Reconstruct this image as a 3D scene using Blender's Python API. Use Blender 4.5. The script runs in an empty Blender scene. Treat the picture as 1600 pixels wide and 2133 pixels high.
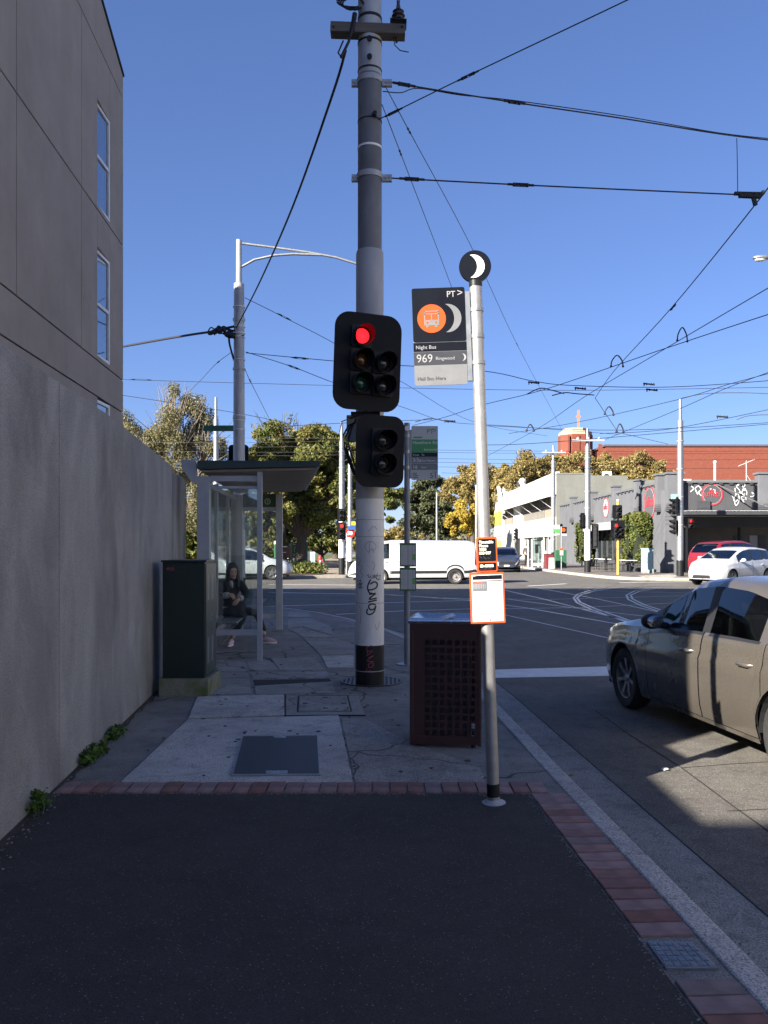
import bpy, math, random
import numpy as np
from mathutils import Vector, Matrix, Euler
R = math.radians
random.seed(7)
scene = bpy.context.scene
C = scene.collection
# ------------------------------------------------------------------ camera
EYE, F = 1.6, 1725.0
cam = bpy.data.cameras.new('camera')
cam.sensor_fit = 'HORIZONTAL'; cam.sensor_width = 36.0
cam.lens = 36.0 * F / 1600.0
cam.shift_y = 71.5 / 1600.0
cam.clip_start = 0.05; cam.clip_end = 4000
co = bpy.data.objects.new('camera', cam); C.objects.link(co)
co.location = (0, 0, EYE); co.rotation_euler = (R(90), 0, 0)
scene.camera = co
# ------------------------------------------------------------------ world, sun, exposure
SUN = Vector((0.76, 0.65, -0.485)).normalized()      # direction the light travels
world = bpy.data.worlds.new('World'); scene.world = world; world.use_nodes = True
wn = world.node_tree; wn.nodes.clear()
sky = wn.nodes.new('ShaderNodeTexSky'); sky.sky_type = 'NISHITA'; sky.sun_disc = False
sky.sun_elevation = math.asin(-SUN.z); sky.sun_rotation = math.atan2(-SUN.x, -SUN.y)
sky.altitude = 50; sky.air_density = 1.0; sky.dust_density = 0.0; sky.ozone_density = 6.0
bg = wn.nodes.new('ShaderNodeBackground'); bg.inputs['Strength'].default_value = 0.05
wo = wn.nodes.new('ShaderNodeOutputWorld')
gm = wn.nodes.new('ShaderNodeGamma'); gm.inputs[1].default_value = 0.78
tint = wn.nodes.new('ShaderNodeMix'); tint.data_type = 'RGBA'; tint.blend_type = 'MULTIPLY'; tint.inputs[0].default_value = 1.0; tint.inputs[7].default_value = (0.92, 0.955, 1.28, 1)
wn.links.new(sky.outputs[0], gm.inputs[0]); wn.links.new(gm.outputs[0], tint.inputs[6]); wn.links.new(tint.outputs[2], bg.inputs[0]); wn.links.new(bg.outputs[0], wo.inputs[0])
sl = bpy.data.lights.new('sun', 'SUN'); sl.energy = 5.0; sl.angle = R(0.53); sl.color = (1.0, 0.92, 0.80)
so = bpy.data.objects.new('sun', sl); C.objects.link(so)
so.rotation_euler = SUN.to_track_quat('-Z', 'Y').to_euler(); so.location = (-40, -40, 40)
scene.view_settings.view_transform = 'Standard'; scene.view_settings.look = 'None'
scene.view_settings.exposure = 1.92; scene.view_settings.gamma = 1.0
scene.view_settings.use_curve_mapping = False
scene.render.engine = 'CYCLES'
scene.cycles.use_denoising = True
scene.cycles.max_bounces = 8; scene.cycles.transparent_max_bounces = 16

# measured points of the photograph -> points of the place
def P(px, py, D): return Vector(((px - 800) * D / F, D, EYE - (py - 1138) * D / F))
def PZ(px, py, z): return P(px, py, (z - EYE) * F / (1138 - py))
def G(px, py, z=0.0):
    D = (EYE - z) * F / (py - 1138); return Vector(((px - 800) * D / F, D, z))

# ------------------------------------------------------------------ materials
def newmat(name):
    m = bpy.data.materials.new(name); m.use_nodes = True
    nt = m.node_tree; b = nt.nodes['Principled BSDF']
    return m, nt, b
def N(nt, t, **kw):
    n = nt.nodes.new(t)
    for k, v in kw.items():
        if k.startswith('i_'): n.inputs[k[2:].replace('_', ' ')].default_value = v
        else: setattr(n, k, v)
    return n
def L(nt, a, b): nt.links.new(a, b)
def ramp(nt, stops):
    r = nt.nodes.new('ShaderNodeValToRGB'); cr = r.color_ramp
    while len(cr.elements) < len(stops): cr.elements.new(0.5)
    for e, (p, c) in zip(cr.elements, stops):
        e.position = p; e.color = tuple(c) + (1,) if len(c) == 3 else c
    return r
def sc(c, k): return tuple(max(0, min(1, x * k)) for x in c[:3])
def M(name, col, rough=0.6, metal=0.0, var=0.18, scale=3.0, bump=0.0, bscale=80.0, spec=0.5, coat=0.0, stretch=None):
    m, nt, b = newmat(name)
    tc = N(nt, 'ShaderNodeTexCoord')
    src = tc.outputs['Object']
    if stretch:
        mp = N(nt, 'ShaderNodeMapping'); mp.inputs['Scale'].default_value = stretch
        L(nt, src, mp.inputs[0]); src = mp.outputs[0]
    if var:
        n = N(nt, 'ShaderNodeTexNoise'); n.inputs['Scale'].default_value = scale; n.inputs['Detail'].default_value = 6
        n.inputs['Roughness'].default_value = 0.65
        L(nt, src, n.inputs['Vector'])
        r = ramp(nt, [(0.3, sc(col, 1 - var)), (0.7, sc(col, 1 + var))])
        L(nt, n.outputs['Fac'], r.inputs[0]); L(nt, r.outputs[0], b.inputs['Base Color'])
        mr = N(nt, 'ShaderNodeMapRange'); mr.inputs['To Min'].default_value = max(0.03, rough - 0.1); mr.inputs['To Max'].default_value = min(1, rough + 0.12)
        L(nt, n.outputs['Fac'], mr.inputs['Value']); L(nt, mr.outputs[0], b.inputs['Roughness'])
    else:
        b.inputs['Base Color'].default_value = tuple(col) + (1,); b.inputs['Roughness'].default_value = rough
    b.inputs['Metallic'].default_value = metal
    b.inputs['Specular IOR Level'].default_value = spec
    b.inputs['Coat Weight'].default_value = coat; b.inputs['Coat Roughness'].default_value = 0.04
    if bump:
        n2 = N(nt, 'ShaderNodeTexNoise'); n2.inputs['Scale'].default_value = bscale; n2.inputs['Detail'].default_value = 4
        L(nt, tc.outputs['Object'], n2.inputs['Vector'])
        bp = N(nt, 'ShaderNodeBump'); bp.inputs['Strength'].default_value = bump; bp.inputs['Distance'].default_value = 0.01
        L(nt, n2.outputs['Fac'], bp.inputs['Height']); L(nt, bp.outputs[0], b.inputs['Normal'])
    return m
def EM(name, col, st):
    m, nt, b = newmat(name)
    b.inputs['Base Color'].default_value = tuple(col) + (1,)
    b.inputs['Emission Color'].default_value = tuple(col) + (1,); b.inputs['Emission Strength'].default_value = st
    return m
def ground_mat(name, c0, c1, speck, sp_size, patches=True, cracks=0.0, crack_scale=0.6, grain=110, mottle=0.38):
    """aggregate surface: two mottled tones, light stone flecks, fine bump"""
    m, nt, b = newmat(name)
    tc = N(nt, 'ShaderNodeTexCoord'); o = tc.outputs['Object']
    n1 = N(nt, 'ShaderNodeTexNoise'); n1.inputs['Scale'].default_value = 0.9; n1.inputs['Detail'].default_value = 8; n1.inputs['Roughness'].default_value = 0.7
    L(nt, o, n1.inputs['Vector'])
    r1 = ramp(nt, [(0.32, c0), (0.68, c1)]); L(nt, n1.outputs['Fac'], r1.inputs[0])
    n2 = N(nt, 'ShaderNodeTexNoise'); n2.inputs['Scale'].default_value = grain; n2.inputs['Detail'].default_value = 5
    L(nt, o, n2.inputs['Vector'])
    r2 = ramp(nt, [(0.28, (0.40,) * 3), (0.72, (1.6,) * 3)]); L(nt, n2.outputs['Fac'], r2.inputs[0])
    mx = N(nt, 'ShaderNodeMix', data_type='RGBA', blend_type='MULTIPLY'); mx.inputs[0].default_value = 1
    L(nt, r1.outputs[0], mx.inputs[6]); L(nt, r2.outputs[0], mx.inputs[7])
    if mottle:
        n4 = N(nt, 'ShaderNodeTexNoise'); n4.inputs['Scale'].default_value = 5.5; n4.inputs['Detail'].default_value = 9; n4.inputs['Roughness'].default_value = 0.72; n4.inputs['Distortion'].default_value = 0.5; L(nt, o, n4.inputs['Vector'])
        r4 = ramp(nt, [(0.30, (1 - mottle,) * 3), (0.48, (1, 1, 1)), (0.75, (1 + mottle * .55,) * 3)]); L(nt, n4.outputs['Fac'], r4.inputs[0])
        m4 = N(nt, 'ShaderNodeMix', data_type='RGBA', blend_type='MULTIPLY'); m4.inputs[0].default_value = 1; L(nt, mx.outputs[2], m4.inputs[6]); L(nt, r4.outputs[0], m4.inputs[7]); mx = m4
    v = N(nt, 'ShaderNodeTexVoronoi'); v.inputs['Scale'].default_value = sp_size; L(nt, o, v.inputs['Vector'])
    wnz = N(nt, 'ShaderNodeTexWhiteNoise'); L(nt, v.outputs['Position'], wnz.inputs['Vector'])
    lt = N(nt, 'ShaderNodeMath', operation='GREATER_THAN'); lt.inputs[1].default_value = 0.93; L(nt, wnz.outputs['Value'], lt.inputs[0])
    ds = N(nt, 'ShaderNodeMath', operation='LESS_THAN'); ds.inputs[1].default_value = 0.30; L(nt, v.outputs['Distance'], ds.inputs[0])
    an = N(nt, 'ShaderNodeMath', operation='MULTIPLY'); L(nt, lt.outputs[0], an.inputs[0]); L(nt, ds.outputs[0], an.inputs[1])
    mx2 = N(nt, 'ShaderNodeMix', data_type='RGBA'); L(nt, an.outputs[0], mx2.inputs[0])
    L(nt, mx.outputs[2], mx2.inputs[6]); mx2.inputs[7].default_value = tuple(speck) + (1,)
    last = mx2.outputs[2]
    if cracks:
        nz = N(nt, 'ShaderNodeTexNoise'); nz.inputs['Scale'].default_value = 2.0; L(nt, o, nz.inputs['Vector'])
        ad = N(nt, 'ShaderNodeMix', data_type='RGBA'); ad.inputs[0].default_value = 0.35; L(nt, o, ad.inputs[6]); L(nt, nz.outputs['Color'], ad.inputs[7])
        vc = N(nt, 'ShaderNodeTexVoronoi', feature='DISTANCE_TO_EDGE'); vc.inputs['Scale'].default_value = crack_scale; L(nt, ad.outputs[2], vc.inputs['Vector'])
        ck = N(nt, 'ShaderNodeMath', operation='LESS_THAN'); ck.inputs[1].default_value = cracks; L(nt, vc.outputs['Distance'], ck.inputs[0])
        mx3 = N(nt, 'ShaderNodeMix', data_type='RGBA'); L(nt, ck.outputs[0], mx3.inputs[0]); L(nt, last, mx3.inputs[6]); mx3.inputs[7].default_value = tuple(sc(c0, 0.45)) + (1,)
        last = mx3.outputs[2]
    L(nt, last, b.inputs['Base Color']); b.inputs['Roughness'].default_value = 0.88; b.inputs['Specular IOR Level'].default_value = 0.35
    bp = N(nt, 'ShaderNodeBump'); bp.inputs['Strength'].default_value = 0.5; bp.inputs['Distance'].default_value = 0.006
    L(nt, n2.outputs['Fac'], bp.inputs['Height']); L(nt, bp.outputs[0], b.inputs['Normal'])
    return m
def leaf_mat(name, cols, trans=0.25):
    m, nt, b = newmat(name)
    g = N(nt, 'ShaderNodeNewGeometry')
    r = ramp(nt, [(i / max(1, len(cols) - 1), c) for i, c in enumerate(cols)])
    tc = N(nt, 'ShaderNodeTexCoord'); n = N(nt, 'ShaderNodeTexNoise'); n.inputs['Scale'].default_value = 0.5
    L(nt, tc.outputs['Object'], n.inputs['Vector'])
    mi = N(nt, 'ShaderNodeMath', operation='MULTIPLY_ADD'); mi.inputs[1].default_value = 0.55; L(nt, g.outputs['Random Per Island'], mi.inputs[0])
    m2 = N(nt, 'ShaderNodeMapRange'); m2.inputs['From Min'].default_value = 0.3; m2.inputs['From Max'].default_value = 0.7; m2.inputs['To Max'].default_value = 0.45
    L(nt, n.outputs['Fac'], m2.inputs['Value']); L(nt, m2.outputs[0], mi.inputs[2])
    L(nt, mi.outputs[0], r.inputs[0]); L(nt, r.outputs[0], b.inputs['Base Color'])
    b.inputs['Roughness'].default_value = 0.65; b.inputs['Specular IOR Level'].default_value = 0.3
    t = N(nt, 'ShaderNodeBsdfTranslucent'); L(nt, r.outputs[0], t.inputs[0])
    mix = N(nt, 'ShaderNodeMixShader'); mix.inputs[0].default_value = trans
    out = nt.nodes['Material Output']
    L(nt, b.outputs[0], mix.inputs[1]); L(nt, t.outputs[0], mix.inputs[2]); L(nt, mix.outputs[0], out.inputs[0])
    return m
def glass_mat(name, tint, dirt=0.0, base_refl=0.05, rough=0.02, dirtcol=(0.5, 0.55, 0.55)):
    m, nt, b = newmat(name); nt.nodes.remove(b)
    t = N(nt, 'ShaderNodeBsdfTransparent'); t.inputs[0].default_value = tuple(tint) + (1,)
    g = N(nt, 'ShaderNodeBsdfGlossy'); g.inputs['Roughness'].default_value = rough; g.inputs[0].default_value = (0.9, 0.95, 1, 1)
    fr = N(nt, 'ShaderNodeFresnel'); fr.inputs[0].default_value = 1.5
    mr = N(nt, 'ShaderNodeMapRange'); mr.inputs['To Min'].default_value = base_refl; mr.inputs['To Max'].default_value = 1.0
    L(nt, fr.outputs[0], mr.inputs['Value'])
    mix = N(nt, 'ShaderNodeMixShader'); L(nt, mr.outputs[0], mix.inputs[0]); L(nt, t.outputs[0], mix.inputs[1]); L(nt, g.outputs[0], mix.inputs[2])
    last = mix.outputs[0]
    if dirt:
        d = N(nt, 'ShaderNodeBsdfDiffuse'); d.inputs[0].default_value = tuple(dirtcol) + (1,)
        tc = N(nt, 'ShaderNodeTexCoord'); n = N(nt, 'ShaderNodeTexNoise'); n.inputs['Scale'].default_value = 1.7; n.inputs['Detail'].default_value = 7
        L(nt, tc.outputs['Object'], n.inputs['Vector'])
        m2 = N(nt, 'ShaderNodeMapRange'); m2.inputs['From Min'].default_value = 0.4; m2.inputs['From Max'].default_value = 0.75; m2.inputs['To Max'].default_value = dirt; m2.inputs['To Min'].default_value = dirt * 0.15
        L(nt, n.outputs['Fac'], m2.inputs['Value'])
        mx = N(nt, 'ShaderNodeMixShader'); L(nt, m2.outputs[0], mx.inputs[0]); L(nt, last, mx.inputs[1]); L(nt, d.outputs[0], mx.inputs[2]); last = mx.outputs[0]
    L(nt, last, nt.nodes['Material Output'].inputs[0])
    return m
def random_mat(name, cols, rough=0.85):
    """tone picked per object (paving bricks, slabs)"""
    m, nt, b = newmat(name)
    oi = N(nt, 'ShaderNodeObjectInfo'); r = ramp(nt, [(i / (len(cols) - 1), c) for i, c in enumerate(cols)])
    L(nt, oi.outputs['Random'], r.inputs[0])
    tc = N(nt, 'ShaderNodeTexCoord'); n = N(nt, 'ShaderNodeTexNoise'); n.inputs['Scale'].default_value = 9; n.inputs['Detail'].default_value = 8
    L(nt, tc.outputs['Object'], n.inputs['Vector'])
    r2 = ramp(nt, [(0.3, (0.62,) * 3), (0.7, (1.25,) * 3)]); L(nt, n.outputs['Fac'], r2.inputs[0])
    mx = N(nt, 'ShaderNodeMix', data_type='RGBA', blend_type='MULTIPLY'); mx.inputs[0].default_value = 1
    L(nt, r.outputs[0], mx.inputs[6]); L(nt, r2.outputs[0], mx.inputs[7]); L(nt, mx.outputs[2], b.inputs['Base Color'])
    b.inputs['Roughness'].default_value = rough
    n3 = N(nt, 'ShaderNodeTexNoise'); n3.inputs['Scale'].default_value = 150; L(nt, tc.outputs['Object'], n3.inputs['Vector'])
    bp = N(nt, 'ShaderNodeBump'); bp.inputs['Strength'].default_value = 0.35; bp.inputs['Distance'].default_value = 0.005
    L(nt, n3.outputs['Fac'], bp.inputs['Height']); L(nt, bp.outputs[0], b.inputs['Normal'])
    return m
def stain_mat(name, col, stain, streak=(1.6, 1.6, 0.22), amount=0.75, bump=0.35, bscale=140, big=1.0, grain=0.0, blotch=0.0):
    """rendered / concrete wall with run-down stains of its own"""
    m, nt, b = newmat(name)
    tc = N(nt, 'ShaderNodeTexCoord'); o = tc.outputs['Object']
    mp = N(nt, 'ShaderNodeMapping'); mp.inputs['Scale'].default_value = streak; L(nt, o, mp.inputs[0])
    n1 = N(nt, 'ShaderNodeTexNoise'); n1.inputs['Scale'].default_value = 1.5 * big; n1.inputs['Detail'].default_value = 7; n1.inputs['Distortion'].default_value = 0.6; L(nt, mp.outputs[0], n1.inputs['Vector'])
    r1 = ramp(nt, [(0.42, (0, 0, 0)), (0.72, (amount,) * 3)]); L(nt, n1.outputs['Fac'], r1.inputs[0])
    n2 = N(nt, 'ShaderNodeTexNoise'); n2.inputs['Scale'].default_value = 0.8; n2.inputs['Detail'].default_value = 9; n2.inputs['Roughness'].default_value = 0.7; L(nt, o, n2.inputs['Vector'])
    r2 = ramp(nt, [(0.3, sc(col, 0.84)), (0.7, sc(col, 1.13))]); L(nt, n2.outputs['Fac'], r2.inputs[0])
    mx = N(nt, 'ShaderNodeMix', data_type='RGBA'); L(nt, r1.outputs[0], mx.inputs[0]); L(nt, r2.outputs[0], mx.inputs[6]); mx.inputs[7].default_value = tuple(stain) + (1,)
    last = mx.outputs[2]
    if blotch:
        nb_ = N(nt, 'ShaderNodeTexNoise'); nb_.inputs['Scale'].default_value = 1.1; nb_.inputs['Detail'].default_value = 10; nb_.inputs['Roughness'].default_value = 0.55; nb_.inputs['Distortion'].default_value = 1.2
        mp2 = N(nt, 'ShaderNodeMapping'); mp2.inputs['Scale'].default_value = (1, 1, .7); mp2.inputs['Location'].default_value = (3.1, 1.7, .4); L(nt, o, mp2.inputs[0]); L(nt, mp2.outputs[0], nb_.inputs['Vector'])
        rb = ramp(nt, [(0.50, (1, 1, 1)), (0.56, (1 - blotch * .45, 1 - blotch * .47, 1 - blotch * .40)), (0.75, (1 - blotch * .6, 1 - blotch * .62, 1 - blotch * .55))]); L(nt, nb_.outputs['Fac'], rb.inputs[0])
        mb2 = N(nt, 'ShaderNodeMix', data_type='RGBA', blend_type='MULTIPLY'); mb2.inputs[0].default_value = 1; L(nt, last, mb2.inputs[6]); L(nt, rb.outputs[0], mb2.inputs[7]); last = mb2.outputs[2]
    if grain:
        ng = N(nt, 'ShaderNodeTexNoise'); ng.inputs['Scale'].default_value = 95; ng.inputs['Detail'].default_value = 5; ng.inputs['Roughness'].default_value = .7; L(nt, o, ng.inputs['Vector'])
        rg = ramp(nt, [(0.3, (1 - grain,) * 3), (0.7, (1 + grain,) * 3)]); L(nt, ng.outputs['Fac'], rg.inputs[0])
        mg = N(nt, 'ShaderNodeMix', data_type='RGBA', blend_type='MULTIPLY'); mg.inputs[0].default_value = 1; L(nt, last, mg.inputs[6]); L(nt, rg.outputs[0], mg.inputs[7]); last = mg.outputs[2]
    L(nt, last, b.inputs['Base Color']); b.inputs['Roughness'].default_value = 0.85; b.inputs['Specular IOR Level'].default_value = 0.3
    n3 = N(nt, 'ShaderNodeTexNoise'); n3.inputs['Scale'].default_value = bscale; L(nt, o, n3.inputs['Vector'])
    bp = N(nt, 'ShaderNodeBump'); bp.inputs['Strength'].default_value = bump; bp.inputs['Distance'].default_value = 0.006
    L(nt, n3.outputs['Fac'], bp.inputs['Height']); L(nt, bp.outputs[0], b.inputs['Normal'])
    return m
def brick_mat(name, c1, c2, mortar, scale):
    m, nt, b = newmat(name)
    tc = N(nt, 'ShaderNodeTexCoord'); mp = N(nt, 'ShaderNodeMapping'); mp.inputs['Rotation'].default_value = (R(90), 0, 0); L(nt, tc.outputs['Object'], mp.inputs[0])
    k = N(nt, 'ShaderNodeTexBrick'); k.inputs['Color1'].default_value = tuple(c1) + (1,); k.inputs['Color2'].default_value = tuple(c2) + (1,); k.inputs['Mortar'].default_value = tuple(mortar) + (1,)
    k.inputs['Scale'].default_value = scale; L(nt, mp.outputs[0], k.inputs['Vector']); L(nt, k.outputs[0], b.inputs['Base Color']); b.inputs['Roughness'].default_value = 0.85
    return m

m_road = ground_mat('road asphalt', (0.088, 0.082, 0.074), (0.135, 0.126, 0.113), (0.26, 0.25, 0.24), 75)
m_path = ground_mat('new asphalt path', (0.027, 0.026, 0.025), (0.043, 0.041, 0.039), (0.17, 0.165, 0.16), 105, grain=230, mottle=0.22)
m_conc_base = ground_mat('old path concrete', (0.13, 0.124, 0.115), (0.24, 0.229, 0.212), (0.26, 0.26, 0.25), 70, cracks=.004, crack_scale=.45)
m_slab = ground_mat('path slab concrete', (0.30, 0.295, 0.28), (0.46, 0.45, 0.425), (0.08, 0.08, 0.08), 45)
m_slab_dk = ground_mat('older slab concrete', (0.18, 0.174, 0.165), (0.30, 0.29, 0.272), (0.06, 0.06, 0.06), 45, cracks=.004, crack_scale=.7)
m_slab_far = ground_mat('far path concrete', (0.14, 0.135, 0.13), (0.20, 0.195, 0.185), (0.3, 0.3, 0.3), 40)
m_kerb = ground_mat('kerb concrete', (0.30, 0.29, 0.275), (0.40, 0.385, 0.36), (0.12, 0.12, 0.12), 60)
m_gutter = ground_mat('gutter concrete', (0.17, 0.164, 0.152), (0.27, 0.26, 0.24), (0.12, 0.12, 0.12), 60)
m_paver = random_mat('paving brick', [(0.18, 0.080, 0.065), (0.20, 0.125, 0.12), (0.26, 0.165, 0.158), (0.18, 0.14, 0.138), (0.21, 0.105, 0.092), (0.28, 0.185, 0.178)])
m_wall = stain_mat('wall concrete', (0.285, 0.292, 0.296), (0.15, 0.152, 0.157), streak=(1.3, 1.3, 0.55), amount=0.8, big=0.8, grain=0.34, blotch=0.30, bump=0.8)
m_render = stain_mat('taupe render', (0.262, 0.234, 0.208), (0.21, 0.187, 0.166), amount=0.35, bump=0.08)
m_galv = M('galvanised steel', (0.30, 0.315, 0.33), 0.45, 0.7, 0.14, 14)
m_galv_dull = M('weathered galvanised steel', (0.36, 0.37, 0.385), 0.55, 0.35, 0.22, 4, stretch=(1, 1, 0.4))
m_white_band = M('white pole paint', (0.60, 0.60, 0.60), 0.38, 0, 0.22, 3, stretch=(1, 1, 0.3))
m_pole_grey = M('dark pole paint', (0.135, 0.14, 0.155), 0.6, 0, 0.45, 2.2, stretch=(1, 1, 0.5))
m_pole_mid = M('grey pole paint', (0.31, 0.315, 0.325), 0.5, 0.1, 0.22, 2.5, stretch=(1, 1, 0.4))
m_black = M('black paint', (0.011, 0.012, 0.014), 0.45, 0, 0.3, 10, spec=0.3)
m_board = M('signal board black', (0.006, 0.007, 0.010), 0.55, 0, 0.25, 6, spec=0.18)
m_blackmatt = M('matt black', (0.010, 0.011, 0.013), 0.7, 0, 0.3, 10)
m_rubber = M('rubber', (0.018, 0.018, 0.019), 0.75, 0, 0.2, 20)
m_dark = M('dark void', (0.006, 0.006, 0.007), 0.9, 0, 0, 1)
m_wire = M('wire', (0.018, 0.018, 0.02), 0.5, 0.3, 0, 1)
m_wire_lt = M('pale wire', (0.10, 0.10, 0.10), 0.5, 0.4, 0, 1)
m_steel = M('steel', (0.5, 0.5, 0.51), 0.25, 1.0, 0.1, 8)
m_timber = M('weathered timber', (0.10, 0.088, 0.078), 0.85, 0, 0.3, 8, stretch=(0.3, 3, 3))
m_white = M('white paint', (0.78, 0.78, 0.77), 0.5, 0, 0.05, 3)
m_offwhite = M('off white', (0.62, 0.63, 0.63), 0.4, 0, 0.06, 4)
m_signblack = M('sign black', (0.006, 0.007, 0.011), 0.35, 0, 0.1, 4, spec=0.2)
m_signgrey = M('sign grey', (0.13, 0.135, 0.15), 0.3, 0, 0.08, 4)
m_signlight = M('sign light grey', (0.40, 0.41, 0.42), 0.35, 0, 0.05, 4)
m_flaggrey = M('darkened flag grey', (0.165, 0.17, 0.178), 0.4, 0, 0.08, 9)  # sign light grey, darkened to offset the direct sun on the flag
m_flagletter = M('flag lettering', (0.30, 0.30, 0.31), 0.4, 0, 0, 1)
m_orange = M('orange', (0.60, 0.075, 0.010), 0.4, 0, 0.05, 5)
m_signgreen = M('sign green', (0.045, 0.22, 0.075), 0.35, 0, 0.06, 4)
m_green = M('dark green paint', (0.006, 0.017, 0.014), 0.4, 0, 0.2, 3)
m_maroon = M('maroon powder coat', (0.030, 0.0085, 0.0085), 0.45, 0, 0.2, 6)
m_shelter = M('shelter grey paint', (0.33, 0.35, 0.39), 0.42, 0, 0.1, 5)
m_shelter_green = M('shelter roof green', (0.017, 0.034, 0.033), 0.45, 0, 0.15, 3)
m_shelter_under = M('roof soffit', (0.30, 0.27, 0.24), 0.6, 0, 0.15, 3)
m_paper = M('printed paper', (0.62, 0.62, 0.61), 0.35, 0, 0.04, 6)
m_ink = M('ink', (0.03, 0.03, 0.035), 0.5, 0, 0, 1)
m_inkgrey = M('grey ink', (0.36, 0.36, 0.37), 0.5, 0, 0, 1)
m_cream = M('cream lettering', (0.85, 0.80, 0.58), 0.4, 0, 0, 1)
m_marker = M('black marker', (0.012, 0.012, 0.014), 0.4, 0, 0, 1)
m_markerfaint = M('faded marker', (0.17, 0.17, 0.18), 0.6, 0, 0, 1)
m_pink = M('pink marker', (0.34, 0.055, 0.10), 0.5, 0, 0, 1)
m_moss = stain_mat('mossy concrete', (0.20, 0.20, 0.16), (0.085, 0.12, 0.022), streak=(2, 2, 2), amount=1.0, big=2.2, grain=.3)
m_wall_end = stain_mat('soot streaked wall concrete', (0.25, 0.255, 0.258), (0.045, 0.045, 0.048), streak=(2.2, 2.2, 0.25), amount=0.95, big=1.0, grain=.34, blotch=.4, bump=.8)
m_flagband = M('flag route band', (0.042, 0.044, 0.050), 0.35, 0, 0.08, 6)
m_lens_red = EM('lit red lens', (1.0, 0.010, 0.016), 0.9)
m_lens_redfar = EM('lit far red lens', (1.0, 0.02, 0.016), 1.3)
m_lens_amber = M('amber lens', (0.10, 0.035, 0.008), 0.12, 0, 0, 1, coat=1)
m_lens_green = M('green lens', (0.01, 0.065, 0.045), 0.12, 0, 0, 1, coat=1)
m_lens_clear = M('smoked lens', (0.03, 0.03, 0.03), 0.12, 0, 0, 1, coat=1)
m_glass = glass_mat('shelter glass', (0.90, 0.93, 0.92), dirt=0.06, base_refl=0.09)
m_window = M('window pane', (0.02, 0.025, 0.03), 0.06, 0, 0, 1, spec=0.9)
m_skyglass = M('mirror window', (0.25, 0.28, 0.32), 0.04, 0.85, 0, 1)
m_line = M('road line paint', (0.62, 0.62, 0.60), 0.6, 0, 0.15, 6)
m_rail = M('tram rail', (0.42, 0.43, 0.45), 0.32, 0.8, 0.15, 4)
m_seam = M('road seam', (0.018, 0.018, 0.018), 0.95, 0, 0, 1)

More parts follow.
